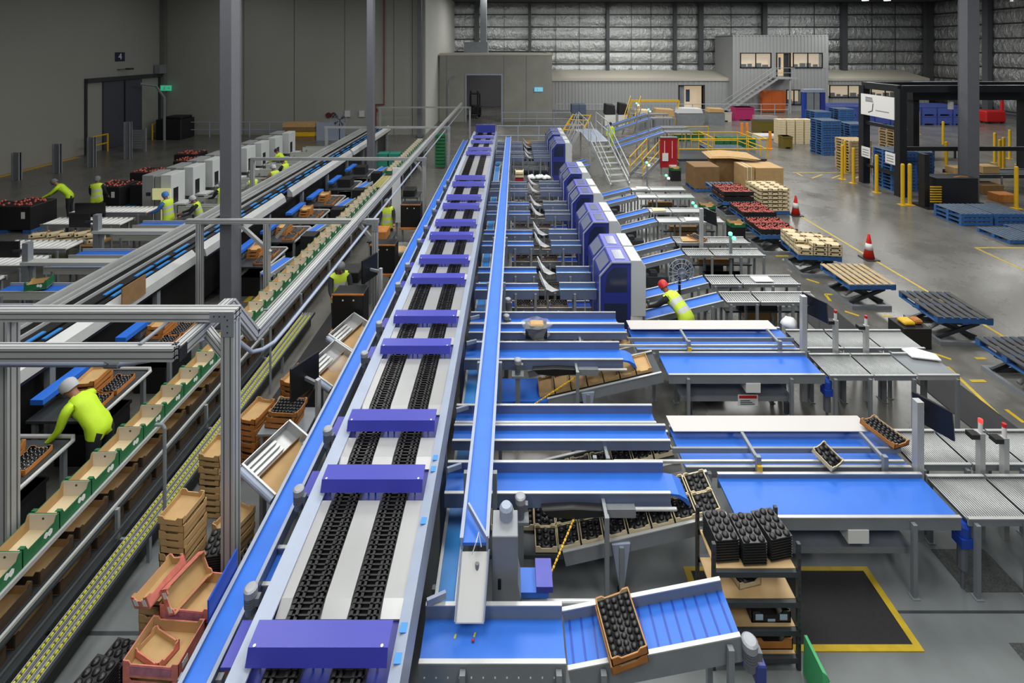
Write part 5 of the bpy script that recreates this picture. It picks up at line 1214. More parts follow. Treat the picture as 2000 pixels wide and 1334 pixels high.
ft = kraft_proto('kraft_tray', 'tray', 'tray', 0.29, 0.42, 0.15, DKC, CARD)
y = 4.6; i = 0
while y < 17:
    place(ft, USED, (-5.41, y, 0.592), 0, f'brown tray number {i+1} from the front on the upper tier below green boxes', 'brown trays on the upper tier of the flow rack')
    place(ft, USED, (-5.33, y+0.15, 0.312), 0, f'brown tray number {i+1} from the front on the lower tier below green boxes', 'brown trays on the lower tier of the flow rack')
    y += 0.5; i += 1
# ---------------------------------------------------------------- aluminium portals, overhead channel and conduit
def prof_beam(mb, p, q, w, h, up=(0,0,1)):
    mb.use(0).beam(p, q, w, h, up)
    for s in (-0.25, 0.25):
        mb.use(1).beam(p, q, w+0.004, h*0.1, up, off=(0, s*h)); mb.use(1).beam(p, q, w*0.1, h+0.004, up, off=(s*w, 0))
    return mb
def portal(lab, y, xs, x0, x1, z, s=0.11, braces=()):
    t = T('aluminium_portal', lab, 'portal frame', ((x0+x1)/2,y,0))
    for x in xs:
        part('post', prof_beam(MB(), (x,y,0), (x,y,z-s/2), s*1.2, s*1.2, (0,1,0)), [ALU, ALU_D], t)
        part('foot_plate', MB().box(x-s,x+s,y-s,y+s,0,0.015), DSTEEL, t)
    part('cross_beam', prof_beam(MB(), (x0,y,z), (x1,y,z), s*1.2, s), [ALU, ALU_D], t)
    for a, b in braces: part('brace', prof_beam(MB(), (a[0],y,a[1]), (b[0],y,b[1]), s*0.7, s*0.8, (0,1,0)), [ALU, ALU_D], t)
    for x in xs[-1:]:
        g = part('gusset_plate', MB().prism([(x-0.19,z+0.06),(x+0.08,z+0.06),(x+0.08,z-0.22),(x-0.06,z-0.22),(x-0.06,z-0.06),(x-0.19,z-0.06)], 'y', y-s*0.6-0.012, y-s*0.6), STEEL, t); mb = MB()
        for k in range(3): mb.lathe([(0.008,0),(0.008,0.004)], (x+0.01, y-s*0.6-0.016, z-0.17+k*0.07), 6, 'y').lathe([(0.008,0),(0.008,0.004)], (x-0.14+k*0.06, y-s*0.6-0.016, z+0.01), 6, 'y')
        part('bolts', mb, BLACK, g)
    return t
portal('tall aluminium portal nearest the viewer, straddling the green box line', 5.5, (-5.74,-3.2), -6.6, -3.12, 3.57, 0.12, [((-3.56,3.48),(-3.27,3.12)),((-6.1,2.95),(-5.8,2.5))][:1])
portal('aluminium portal second from the viewer with slanted brace on its left', 11.3, (-7.3,-5.73,-3.2), -7.6, -3.12, 2.53, 0.10, [((-6.35,2.45),(-5.65,1.8)),((-3.6,2.5),(-3.27,2.1)),((-5.2,2.5),(-5.5,2.15))])
portal('aluminium portal third from the viewer spanning the silver grading rails', 17.6, (-8.95-0.5,-3.2), -9.5, -3.12, 2.53, 0.10, [((-3.6,2.5),(-3.27,2.1))])
portal('aluminium portal fourth from the viewer near the far end of the green boxes', 24.5, (-9.4,-3.2), -9.5, -3.12, 2.53, 0.10)
portal('aluminium portal farthest back before the rear wall corner', 34.5, (-9.4,-3.0), -9.5, -2.95, 2.3, 0.10)
t = T('cable_channel', 'broad silver overhead channel with a stepped bend, running away above the aisle', 'cable channel', (-3.68,5.3,0))
pts = [(-9,5.04,3.42),(-3.5,5.04,3.42),(-3.5,5.98,3.42),(-3.5,6.56,2.69),(-3.5,33.5,2.69)]
for a, b in zip(pts[:-1], pts[1:]):
    part('channel', prof_beam(MB(), a, b, 0.11, 0.14), [ALU, ALU_D], t)
part('end_bracket', MB().box(-3.44,-3.425,4.98,5.1,3.35,3.49), BLACK, t)
for y in (11.3,17.6,24.5): part('hanger', MB().box(-3.54,-3.46,y-0.02,y+0.02,2.585,2.615), STEEL, t)
part('hanger', MB().box(-3.9,-3.86,5.04,5.5,3.492,3.51), STEEL, t)
t = T('air_pipe', 'round grey conduit curving below the silver channel', 'pipe', (-3.5,5.4,0))
part('pipe', MB().tube([(-9,5.3,3.12),(-4.3,5.3,3.12),(-4.02,5.36,3.13),(-3.86,5.5,3.13),(-3.79,5.75,3.08),(-3.76,6.0,3.0)],0.027,10), PAINT, t, True)
part('pipe', MB().tube([(-3.56,6.2,2.87),(-3.5,6.5,2.5),(-3.45,6.68,2.42),(-3.37,6.85,2.42),(-3.35,7.2,2.43),(-3.35,33,2.43)],0.027,10), PAINT, t, True)
part('coupling', MB().cyl((-4.45,5.3,3.12),(-4.3,5.3,3.12),0.042,12), STEEL, t)
for x in (-4.4,-8.0): part('clip_wire', MB().tube([(x,5.3,3.12),(x,5.09,3.335)],0.008,5), STEEL, t)
for y in (11.3,17.6,24.2): part('pipe_clip', MB().box(-3.39,-3.31,y-0.02,y+0.02,2.455,2.478), STEEL, t)
# ---------------------------------------------------------------- silver grading line
t = T('grading_line', 'long silver railed grading line running back left of the green boxes', 'sorting machine', (-8.3,6,0))
ya0, ya1 = 5.2, 30.0
for x, z, w_, h_ in ((-9.1,1.62,0.07,0.14),(-8.96,1.56,0.035,0.08),(-8.81,1.62,0.06,0.13),(-8.65,1.66,0.035,0.05),(-8.5,1.57,0.035,0.06)):
    part('silver_rail', MB().beam((x,ya0,z),(x,ya1,z),w_,h_), ALU, t)
part('bed', MB().box(-9.1,-7.55,ya0,ya1,1.38,1.46), BLACK, t)
for x in (-8.3,-8.1,-7.92):
    part('dark_lane', MB().box(x-0.06,x+0.06,ya0,ya1,1.46,1.54), BLACK, t)
    y = ya0+R.random(); rest = MB(); n_ = 0
    while y < ya1-0.6:
        e_ = y+0.28+0.25*R.random()
        if n_ < 30: part('blue_carrier', MB().box(x-0.035,x+0.035,y,e_,1.54,1.56), BLUE_L if x < -8 else BLUE_D, t)
        else: rest.box(x-0.035,x+0.035,y,e_,1.54,1.56)
        n_ += 1; y += 0.45+0.5*R.random()
    if rest.v: part('blue_carrier', rest, BLUE_L if x < -8 else BLUE_D, t, stuff=True)
for a, b in ((ya0,11.6),(11.9,16.1),(16.6,22.8),(23.0,ya1)):
    part('front_rail', MB().prism([(-7.72,1.45),(-7.72,1.72),(-7.68,1.74),(-7.56,1.62),(-7.52,1.45)], 'y', a, b), ALU, t)
y = ya0+0.4
while y < ya1:
    for x in (-9.0,-7.65): part('leg', MB().box(x-0.05,x+0.05,y-0.05,y+0.05,0,1.38), STEEL, t)
    y += 2.4
part('underside_shade', MB().box(-8.85,-7.78,ya0+0.2,ya1-0.2,0.25,1.36), BLACK, t)  # black block added to paint the darkness beneath the line
part('kraft_guard', MB().box(-7.52,-7.5,9.3,9.9,1.55,1.95), CARD_D, t)
# right hand packing tables of the grading line
kto = kraft_proto('kraft_tray', 'tray', 'tray', 0.32, 0.46, 0.09, CARD_O, CARD)
dt = kraft_proto('pocket_tray', 'tray', 'tray', 0.3, 0.42, 0.08, CARD_O, BLACK, (5,7,0.022))
mbd = MB()
for i in range(5):
    for j in range(7): mbd.lathe([(0.006,0),(0.002,0.006)], (-0.108+i*0.054, -0.165+j*0.055, 0.073), 5)
part('fruit_highlights', mbd, WHITE, dt)
for s, y in enumerate((6.5,8.0,9.6,13.2,14.8,16.4,18.0,20.0,22.0)):
    t = T('side_table', f'low packing table with silver edge right of the grading line, {nth(s)} from the viewer', 'table', (-6.9,y,0), 'low packing tables')
    part('top', MB().box(-7.45,-6.45,y-0.6,y+0.55,0.83,0.87), DSTEEL, t); part('edge_rail', MB().tube([(-7.3,y+0.6,0.88),(-6.45,y+0.6,0.88),(-6.38,y+0.52,0.88),(-6.38,y-0.6,0.88)],0.03,8), ALU, t)
    part('blue_belt', MB().beam((-7.33,y-0.55,1.12),(-7.33,y+0.55,1.12),0.2,0.08), BLUE, t); part('belt_stand', MB().box(-7.42,-7.3,y-0.1,y+0.1,0.87,1.09), STEEL, t)
    for x in (-7.4,-6.45):
        for yy in (y-0.5,y+0.45): part('leg', MB().box(x-0.03,x+0.03,yy-0.03,yy+0.03,0,0.83), STEEL, t)
    one('storage_crate', f'black crate stored under the {nth(s)} low packing table', 'crate', MB().box(-7.2,-6.6,y-0.4,y+0.35,0,0.5).box(-7.22,-6.58,y-0.42,y+0.37,0.45,0.5), BIN)
    if s < 7:
        for k in range(2):
            place(dt, USED, (-6.66, y-0.3+k*0.45, 0.872), 0.05, f'tray of dark shiny fruit on the {nth(s)} low packing table, {("near","far")[k]} one', 'trays of dark fruit on low tables')
        for k in range(2 if s in (0,) else 3):
            place(kto, USED, (-7.03+0.01*k, y+0.1, 0.872+0.0915*k), 0.06*k, f'brown tray in the pile on the {nth(s)} low packing table, {("bottom","second","third")[k]}', 'brown trays piled on low tables')
    else:
        one('carton', f'black carton on the {nth(s)} low packing table', 'box', MB().box(-7.1,-6.6,y-0.3,y+0.2,0.872,1.2), BIN)
for i, y in enumerate((11.9,14.6,16.9,19.1,21.6)):
    x = -5.95
    conv('take_off_belt', f'short blue take-off belt on a stand in the aisle, {nth(i)} from the viewer', 'conveyor', (x-0.12,y,1.0),(x+0.04,y+0.95,1.0),0.26,0.03,0.03,legs=(0.1,0.9),depth=0.06,rail=ALU)
    if i > 0: one('carton', f'black carton standing before the {nth(i)} take-off belt', 'box', MB().box(x-0.2,x+0.2,y-0.55,y-0.15,0.0,1.1), BIN)
# ---------------------------------------------------------------- lanes left of the grading line
CRM = mat('cream_rail', (198,200,194), 0.45, 0.2)
rows = [9.2,10.4,11.35,12.6,13.3,14.75,15.5,17.0,18.0,19.4,20.5,22.0,23.0,24.4,25.5,27.0]
for i, y in enumerate(rows):
    L0 = -12.0 if i < 7 else -11.6
    if i >= len(rows)-10 and i % 2 == 0 or i < 7: pass
    if i < 7:
        conv('outfeed_belt', f'blue cross belt left of the grading line, {nth(i)} from the viewer', 'conveyor', (L0,y,0.9),(-9.3,y,0.9),0.42,0.05,0.06,legs=(0.1,0.9),rail=CRM,depth=0.12,group='blue outfeed belts')
    else:
        j = i-7
        conv('outfeed_bench', f'white topped cross bench left of the grading line, {nth(j)} of the rear ones', 'bench', (L0,y,0.95),(-9.3,y,0.95),0.4,0.05,0.1,legs=(0.1,0.9),belt=WHITEP,rail=CRM,depth=0.16,group='white outfeed benches')
for i, (y, xa_) in enumerate(((12.85,-14.3),(13.9,-14.4),(16.9,-15.0),(11.7,-14.2),(15.78,-14.9))):
    conv('roller_table', f'white roller table at far left, {nth(sorted([11.7,12.85,13.9,15.78,16.9]).index(y))} from the viewer', 'roller table', (xa_-0.2,y,0.9),(-12.55,y,0.9),0.6,0.02,0.02,legs=(0.1,0.9),belt=WHITE,rail=STEEL,rollers=0.16,depth=0.08)
for i, (y, px) in enumerate(((14.02,0),(12.0,0))):
    t = T('cream_shelf', f'long cream shelf bar over the left cross belts, {("farther","nearer")[i]} one', 'shelf', (-10.6,y,0)); part('bar', MB().box(-12.1,-9.35,y-0.12,y+0.12,1.22,1.3), CRM, t)
    for x in (-11.9,-9.6): part('post', MB().box(x-0.04,x+0.04,y-0.04,y+0.04,0,1.22), STEEL, t)
    part('tall_post', MB().box(-12.1,-11.95,y-0.07,y+0.07,0,1.75), STEEL, t)
    part('screen', MB().box(-12.9,-12.3,y+0.05,y+0.09,1.35,1.75), BLACK, t); part('screen_arm', MB().box(-12.4,-12.05,y,y+0.05,1.5,1.56), DSTEEL, t)
place(gb, USED, (-11.1,11.35,0.97), (0,0,-1.2), 'open green printed box lying askew across a left cross belt')
t = T('screen_panel', 'dark upright panel behind the white roller table', 'panel', (-14.2,15.9,0)); part('panel', MB().box(-14.7,-13.7,16.25,16.3,0.7,1.35), BLACK, t); part('foot', MB().box(-14.65,-14.6,16.2,16.35,0,0.7), STEEL, t); part('foot', MB().box(-13.8,-13.75,16.2,16.35,0,0.7), STEEL, t)
def white_cab():
    t = T('labelling_cabinet', 'cab', 'machine')
    part('body', MB().box(0,0.42,0,0.9,0,1.9), mat('cab_grey',(140,142,142),0.5), t, bevel=0.01); part('second_body', MB().box(0.45,0.7,0.02,0.85,0,1.86), bpy.data.materials['cab_grey'], t, bevel=0.01)
    part('white_shell', MB().prism([(0.7,0.8),(0.7,1.92),(1.08,1.92),(1.08,0.8)], 'y', -0.02, 0.74), MWHITE, t, bevel=0.01, label='white shell'); part('vent', MB().box(1.08,1.09,0.1,0.35,0.85,1.4), BLACK, t)
    part('panel_screen', MB().box(0.15,0.32,-0.01,0,1.15,1.28), BLACK, t); part('out_tray', MB().box(1.1,1.5,0.1,0.6,0.78,0.84), MWHITE, t); part('tray_leg', MB().box(1.35,1.39,0.3,0.34,0,0.78), STEEL, t)
    return t
wc = white_cab()
for i, y in enumerate((17.7,18.85,20.0,21.1,22.4,23.6,24.9,26.3)):
    place(wc, USED, (-13.55+0.05*i, y, 0), 0, f'grey and white labelling cabinet left of the grading line, {nth(i)} from the viewer', 'grey and white cabinets')
one('display', 'lit yellowish display screen before the first grey and white cabinet', 'screen', MB().box(-12.95,-12.3,17.4,17.45,1.1,1.5).box(-12.65,-12.58,17.41,17.44,0.0,1.1), [SCREEN])
def fruit_bin(lab, x, y, w_=1.15, h_=0.95):
    t = T('fruit_bin', lab, 'bin', (x,y,0)); part('body', MB().box(x-w_/2,x+w_/2,y-0.5,y+0.5,0.12,h_), BIN, t, bevel=0.02); part('pallet_base', MB().box(x-w_/2,x-w_/4,y-0.5,y+0.5,0,0.12).box(x+w_/4,x+w_/2,y-0.5,y+0.5,0,0.12), PBLUE, t)
    mb = MB()
    for k in range(30): mb.lathe([(0.03,-0.03),(0.05,0.0),(0.02,0.045)], (x+R.uniform(-0.5,0.5)*w_*0.9, y+R.uniform(-0.43,0.43), h_+0.02), 6)
    part('fruit', mb, FRUIT, t, True, stuff=True)
    part('paper_tag', MB().box(x+w_*0.2,x+w_*0.32,y-0.503,y-0.5,h_*0.55,h_*0.8), WHITE, t)
    return t
for i, (x, y) in enumerate(((-18.9,17.3),(-17.6,17.6),(-16.4,20.0),(-15.1,20.3),(-16.6,22.2),(-15.3,22.4),(-16.2,24.4),(-15.2,26.5),(-14.9,28.8),(-17.2,25.9))):
    fruit_bin(f'black bin of dark red fruit in the left storage row, {nth(i)} counted from the viewer', x, y)
for i in range(3):
    for k in range(3): place(g_cr, USED, (-15.9+i*0.5, 30.2, 0.21*k+0.0), 0.0, f'green crate stacked among the black bins at left, {nth(i)} stack, {("bottom","middle","top")[k]}', 'green crates among the black bins')
for i in range(5):
    for k in range(2):
        place(ct, USED, (-14.5+i*0.42-0.2*k, 14.9+0.12*k+0.1*(i%2), 0.602+0.12*k), 0.4+0.3*(i%2), f'orange brown tray tossed on the pallet table at far left, {nth(i)} from the left, {("lower","upper")[k]}', 'brown trays on the far left pallet table')
t = T('tray_table', 'brown low table at far left holding tossed trays', 'table', (-13.7,15.0,0)); part('top', MB().box(-15.0,-12.6,14.55,15.25,0.55,0.6), CARD_D, t)
for x in (-14.9,-12.7): part('leg', MB().box(x-0.04,x+0.04,14.9,15.0,0,0.55), DSTEEL, t)
one('bulk_bin', 'tall black wrapped bulk bin in the rear left corner', 'bin', MB().box(-25.3,-23.5,34.3,35.8,0,1.45).box(-24.9,-23.6,34.5,35.7,1.45,1.62), BIN, bevel=0.04)
# left wall door, signs, guards
wl = XL
o = struct('door_4', MB().box(wl,wl+0.12,31.0,34.2,0.02,4.35), mat('door_dark',(72,74,84),0.5))
g_ = bpy.data.objects.new('door_track', MB().box(wl+0.02,wl+0.25,29.7,36.2,4.4,4.65).box(wl+0.02,wl+0.12,29.7,29.82,0,4.4).box(wl+0.02,wl+0.1,35.9,36.05,0,4.4).mesh('door_track', DSTEEL)); C.objects.link(g_); g_.parent = o
g_ = bpy.data.objects.new('door_seam', MB().box(wl+0.12,wl+0.14,32.6,32.72,0.02,4.35).mesh('door_seam', BLACK)); C.objects.link(g_); g_.parent = o
g_ = bpy.data.objects.new('door_motor', MB().box(wl+0.1,wl+0.5,35.4,36.1,4.65,5.3).mesh('door_motor', STEEL)); C.objects.link(g_); g_.parent = o
t = T('bay_sign', 'small dark blue sign with a white 4 high on the left wall', 'sign', (wl+0.02,32.4,5.7))
part('plate', MB().box(wl+0.005,wl+0.03,32.0,32.8,5.65,6.25), mat('sign_blue',(34,44,70),0.5), t)
def text(s, name, size, loc, rot, m, parent):
    cu = bpy.data.curves.new(name, 'FONT'); cu.body = s; cu.size = size; cu.align_x = 'CENTER'; cu.align_y = 'CENTER'; cu.extrude = 0.004
    tmp = bpy.data.objects.new('tmp', cu); C.objects.link(tmp); dg = bpy.context.evaluated_depsgraph_get(); me = bpy.data.meshes.new_from_object(tmp.evaluated_get(dg))
    bpy.data.objects.remove(tmp); me.materials.clear(); me.materials.append(m)
    q = bpy.data.objects.new(name, me); C.objects.link(q); q.location = Vector(loc)-base_of(parent); q.rotation_euler = rot; q.parent = parent
    return q
text('4', 'numeral', 0.6, (wl+0.036,32.4,5.95), (PI/2,0,PI/2), WHITE, t)
t = T('wall_camera', 'small camera on a bracket above the dark left wall door', 'camera', (wl+0.1,32.5,4.9)); part('arm', MB().beam((wl,32.2,5.1),(wl+0.7,32.4,5.15),0.05,0.05), DSTEEL, t); part('body', MB().box(wl+0.55,wl+0.8,32.2,32.6,5.08,5.2), DSTEEL, t)
EXG = mat('exit_green', (60,180,140), 0.4, emit=(70,220,170,0.45)); EXB = mat('exit_blue', (110,190,220), 0.4, emit=(130,210,240,0.5))
def exit_sign(lab, x, y, z, w_, m):
    t = T('exit_sign', lab, 'sign', (x,y,z)); part('panel', MB().box(x-w_/2,x+w_/2,y,y+0.05,z,z+w_*0.5), m, t)
    u = w_*0.5
    mb = MB().lathe([(u*0.09,0),(u*0.09,0.006)], (x-w_*0.12,y-0.006,z+u*0.78), 8, 'y').beam((x-w_*0.14,y-0.004,z+u*0.66),(x-w_*0.16,y-0.004,z+u*0.36),u*0.14,0.008,(0,1,0)).beam((x-w_*0.16,y-0.004,z+u*0.4),(x-w_*0.05,y-0.004,z+u*0.15),u*0.09,0.008,(0,1,0)).beam((x-w_*0.16,y-0.004,z+u*0.4),(x-w_*0.27,y-0.004,z+u*0.15),u*0.09,0.008,(0,1,0)).beam((x-w_*0.14,y-0.004,z+u*0.6),(x-w_*0.02,y-0.004,z+u*0.5),u*0.07,0.008,(0,1,0))
    part('running_figure', mb, WHITE, t); part('arrow', MB().prism([(x+w_*0.1,z+u*0.45),(x+w_*0.28,z+u*0.45),(x+w_*0.28,z+u*0.3),(x+w_*0.4,z+u*0.5),(x+w_*0.28,z+u*0.7),(x+w_*0.28,z+u*0.55),(x+w_*0.1,z+u*0.55)], 'y', y-0.008, y), WHITE, t)
exit_sign('lit green exit sign in the rear left corner', -25.75, YE-0.45, 3.35, 0.8, EXG)
exit_sign('lit pale blue exit sign on the concrete room wall', XA(1052,42.6), 42.6, ZA(179,42.6), 0.75, EXB)
for i, (px, py, pt) in enumerate(((33,352,298),(112,338,281),(179,326,268),(250,310,238))):
    x, y = P(px, py); one('barrier_post', f'grey steel barrier post along the left wall, {nth(i)} from the viewer', 'post', MB().box(x-0.18,x+0.18,y-0.03,y+0.03,0,ZA(pt,y)).box(x-0.18,x-0.14,y-0.1,y+0.1,0,ZA(pt,y)).box(x+0.14,x+0.18,y-0.1,y+0.1,0,ZA(pt,y)), STEEL)
for i, (xa_, ya_, yb_) in enumerate(((-25.6,29.2,30.6),(-25.6,34.4,35.6))):
    t = T('yellow_guard', f'yellow guard hoop {("left","right")[i]} of the dark left wall door', 'guard', (xa_,ya_,0)); rail_run(t, [(xa_,ya_,0),(xa_,yb_,0)], 1.1, YEL, 0.05)
t = T('louvre_gate', 'grey louvred gate panel standing before the dark left wall door', 'gate', (-23.6,30.5,0)); mb = MB()
for k in range(8): mb.box(-24.4,-23.2,30.5,30.54,0.2+k*0.15,0.32+k*0.15)
part('louvres', mb, STEEL, t)
for x in (-24.45,-23.15): part('post', MB().box(x-0.05,x+0.05,30.47,30.57,0,1.5), STEEL, t)
t = T('bent_pole', 'tall bent grey bumper pole left of the room doorway', 'pole', (XA(878,42),42,0)); x = XA(876,42); part('pole', MB().tube([(x,42,0),(x,42,3.2),(x+0.15,42,3.9),(x+0.5,42,4.2)],0.09,8), STEEL, t)
t = T('bent_pole', 'bent grey bumper pole right of the dark left wall door', 'pole', (-24.6,34.2,0)); part('pole', MB().tube([(-24.6,34.2,0),(-24.6,34.2,3.0),(-24.9,33.8,3.9),(-25.4,33.0,4.1)],0.09,8), STEEL, t)
for px in (641,651): one('wall_mounted_reel', f'dark red hose reel on the rear wall left of the round fan, {"left" if px == 641 else "right"} of two', 'reel', MB().lathe([(0.2,0),(0.2,0.1)], (XA(px,36.25),36.25,ZA(225,36.25)), 12, 'y'), mat('reel_red',(84,40,40),0.5) if px == 641 else bpy.data.materials['reel_red'])
for px in (679,707): one('wall_mounted_box', f'small white box on the rear wall right of the round fan, {"left" if px == 679 else "right"} of two', 'box', MB().box(XA(px-5,36.3),XA(px+5,36.3),36.2,36.38,ZA(228,36.3),ZA(216,36.3)), MWHITE)
one('fire_pipe', 'red sprinkler pipe with valve wheel on the rear wall', 'pipe', MB().tube([(XA(734,36.2),36.2,0.0),(XA(734,36.2),36.2,ZA(204,36.2)),(XA(750,36.2),36.2,ZA(204,36.2)),(XA(750,36.2),36.2,11.5)],0.06,8).lathe([(0.18,0),(0.18,0.06)], (XA(734,36.2),36.1,ZA(215,36.2)), 12, 'y'), mat('fire_red',(120,44,40),0.5))
fan('round pedestal fan before the rear wall at the end of the silver rails', XA(662,33), 33, 1.6, 0.55, True)
t = T('partition', 'pale grey low partition before the rear wall, left of the round fan', 'partition', (XA(640,34),34.2,0)); part('panel', MB().box(XA(616,34),XA(672,34),34.15,34.25,0,ZA(240,34)), PAINT, t)
t = T('stacked_boards', 'brown boards on yellow edged shelves before the rear wall', 'shelf', (XA(583,34),34.5,0))
for k in range(4): part('board', MB().box(XA(552,34),XA(614,34),34.0,34.8,k*0.32,0.3+k*0.32), (CARD_D, YEL, CARD_D, CARD)[k], t)
for k in range(3):
    for j in range(2): one('crate', f'teal green crate piled beside the second column, {("bottom","middle","top")[k]} of the {("left","right")[j]} pile', 'crate', MB().box(-7.75+j*0.62+0.75,-7.2+j*0.62+0.75,25.0,25.6,0.36*k,0.36*k+0.345), TEAL, group='teal crates by the second column')
t = T('tray_trolley', 'tall rack of green trays beside the far end of the blue belt', 'rack', (-3.9,26.5,0))
for x in (-4.2,-3.6): part('upright', MB().box(x-0.03,x+0.03,26.4,26.46,0,1.9), STEEL, t)
for k in range(10): part('green_tray', MB().box(-4.16,-3.64,26.2,26.7,0.1+k*0.18,0.24+k*0.18), GREEN, t)
# ---------------------------------------------------------------- things between green boxes and sorting machine
kt = kraft_proto('kraft_tray', 'tray', 'tray', 0.31, 0.36, 0.088, CARD, CARD)
def tstack(pr, x, y, n, dz, rz, lab, z0=0.0, jit=0.012):
    for k in range(n):
        place(pr, USED, (x+R.uniform(-jit,jit), y+R.uniform(-jit,jit), z0+dz*k), rz+R.uniform(-0.03,0.03), f'brown tray in the {lab}, {"lowest" if k == 0 else "topmost" if k == n-1 else nth(k)+" up"}', f'brown trays in the {lab}'[:60])
tstack(kt, -3.93, 5.78, 13, 0.0895, -0.12, 'tall stack nearest the viewer on the bare floor')
tstack(kt, -4.22, 6.95, 10, 0.0895, -0.1, 'stack second from the viewer beside the yellow rollers')
tstack(kto, -4.1, 7.75, 9, 0.0915, -0.2, 'stack third from the viewer with orange outsides')
t = T('tray_bench', 'small steel bench holding trays before the tilted chutes', 'bench', (-3.45,7.6,0)); part('top', MB().box(-3.85,-3.12,7.3,7.85,0.72,0.75), STEEL, t)
for x in (-3.8,-3.16):
    for y in (7.35,7.8): part('leg', MB().box(x-0.02,x+0.02,y-0.02,y+0.02,0,0.72), STEEL, t)
place(kto, USED, (-3.55,7.55,0.752), 1.45, 'orange brown tray at the bottom of the short pile on the steel bench'); place(kto, USED, (-3.53,7.55,0.845), 1.5, 'orange brown tray in the middle of the short pile on the steel bench')
place(tp, USED, (-3.5,7.56,0.94), 1.5, 'brown tray with black pocket liner on the short pile on the steel bench')
tstack(kto, -3.75, 8.45, 4, 0.0915, -0.25, 'low pile beyond the steel bench', 0.55)
one('stand', 'low dark stand under the brown pile beyond the steel bench', 'stand', MB().box(-4.0,-3.5,8.2,8.7,0.5,0.548).box(-3.98,-3.94,8.25,8.65,0,0.5).box(-3.56,-3.52,8.25,8.65,0,0.5), DSTEEL)
tstack(kt, -3.5, 6.08, 8, 0.0895, -0.35, 'short stack behind the black pocket trays')
lb = black
for i, (x, y, z, rz, s) in enumerate(((-3.43,5.66,0.0,0.1,'on the floor beside the tall tray stack, lowest'),(-3.43,5.66,0.279,0.12,'heaped beside the tall tray stack, middle'),(-3.44,5.66,0.558,0.15,'heaped beside the tall tray stack, upper'),(-3.1,5.78,0.3,0.0,'behind the foreground portal post'))):
    place(ls, USED, (x,y,z), rz, 'stack of black pocket trays '+s, 'black tray stacks on the left floor')
one('stand', 'low box under black pocket trays behind the foreground portal post', 'stand', MB().box(-3.23,-2.97,5.65,5.92,0,0.295), BIN)
for k in range(6): place(ls, USED, (-3.86,4.43,0.279*k), -0.18, f'stack of black pocket trays in the pile left of the pink boxes, {nth(k) if k else "lowest"}{" from below" if k else " one"}', 'black tray pile by the pink boxes') if k < 3 else None
place(ls, USED, (-3.95,4.79,0.0), -0.15, 'stack of black pocket trays on the floor behind the tall black pile'); place(ls, USED, (-3.95,4.79,0.279), -0.15, 'upper stack of black pocket trays behind the tall black pile')
def pink_box():
    t = T('pink_carton', 'box', 'box'); part('shell', openbox(0.36,0.535,0.15,notch=False), [PINK, CARD], t)
    part('mauve_print', MB().box(-0.183,-0.18,-0.2,0.2,0.03,0.11), MAUVE, t); part('mauve_print', MB().box(0.18,0.183,-0.2,0.2,0.03,0.11), MAUVE, t); part('rim', MB().box(-0.18,0.18,-0.2685,-0.259,0.145,0.153), PINK, t); part('rim', MB().box(-0.18,0.18,0.259,0.2685,0.145,0.153), PINK, t)
    part('sticker', MB().box(-0.13,-0.06,-0.2706,-0.2675,0.05,0.11), WHITE, t)
    return t
pk = pink_box()
for k in range(6): place(pk, USED, (-3.32,4.63,0.156*k), (0,0,PI/2-0.06), f'pink printed box in the front stack at bottom left, {nth(k)+" from below" if k else "lowest"}', 'pink boxes in the front stack')
sm = kraft_proto('pink_carton', 'small pink tray lying inside the topmost front pink box', 'box', 0.2, 0.34, 0.09, PINK, CARD)
place(sm, USED, (-3.4,4.63,0.796), (0,0,1.2))
for k in range(6): place(pk, USED, (-3.27,5.02,0.168*k), (0,0,PI/2-0.08), f'pink printed box in the rear stack beside the blue guard plate, {nth(k)+" from below" if k else "lowest"}', 'pink boxes in the rear stack')
tstack(kt, -3.76, 5.26, 9, 0.0895, -0.1, 'stack under the leaning pink boxes', 0, 0.006)
sm2 = kraft_proto('pink_carton', 'pink box leaning left on top of the rear stacks, left of two', 'box', 0.24, 0.4, 0.12, PINK, CARD, None, None, WHITE)
place(sm2, USED, (-3.62,5.0,1.03), (0.12,-0.35,-0.35)); place(sm2, USED, (-3.42,5.04,1.02), (0.1,1.05,-0.3), 'pink box leaning steeply on top of the rear stacks, right of two')
# tilted metal chutes with cardboard
def chute(lab, x, y, z, tilt, rz, film=False):
    t = T('tilted_chute', lab, 'chute', (0,0,0)); w_, l_ = 0.6, 0.78
    M = Matrix.Rotation(tilt, 4, 'Y')
    def pp(n, mb, m):
        q = MB().merge(mb, M); return part(n, q, m, t)
    pp('bed', MB().box(-w_/2,w_/2,-l_/2,l_/2,0,0.015), WHITEP)
    for s in (-1,1): pp('side_wall', MB().box(-w_/2,w_/2,s*l_/2-0.012,s*l_/2+0.012,0,0.16), ALU)
    pp('end_wall', MB().box(-w_/2-0.012,-w_/2,-l_/2,l_/2,0,0.14), ALU)
    mb = MB()
    for k in range(4): mb.box(-w_/2-0.04+k*0.07,-w_/2+k*0.07,-l_/2+0.02,l_/2-0.25,0.015,0.06)
    pp('ribs', mb, ALU)
    pp('carton_flap', MB().box(-0.02,w_/2-0.02,-l_/2+0.05,l_/2-0.05,0.02,0.05), CARD); pp('carton_wall', MB().box(-0.03,-0.02,-l_/2+0.05,l_/2-0.05,0.02,0.13), CARD_D)
    pp('roll_edge', MB().cyl((-w_/2+0.02,-l_/2-0.03,0.1),(w_/2,-l_/2-0.03,0.1),0.045), PAINT)
    for s in (-1,1): part('leg', MB().box(-0.03,0.03,s*l_*0.35-0.03,s*l_*0.35+0.03,-z,-0.01), STEEL, t)
    t.location = (x,y,z); t.rotation_euler = (0,0,rz)
    return t
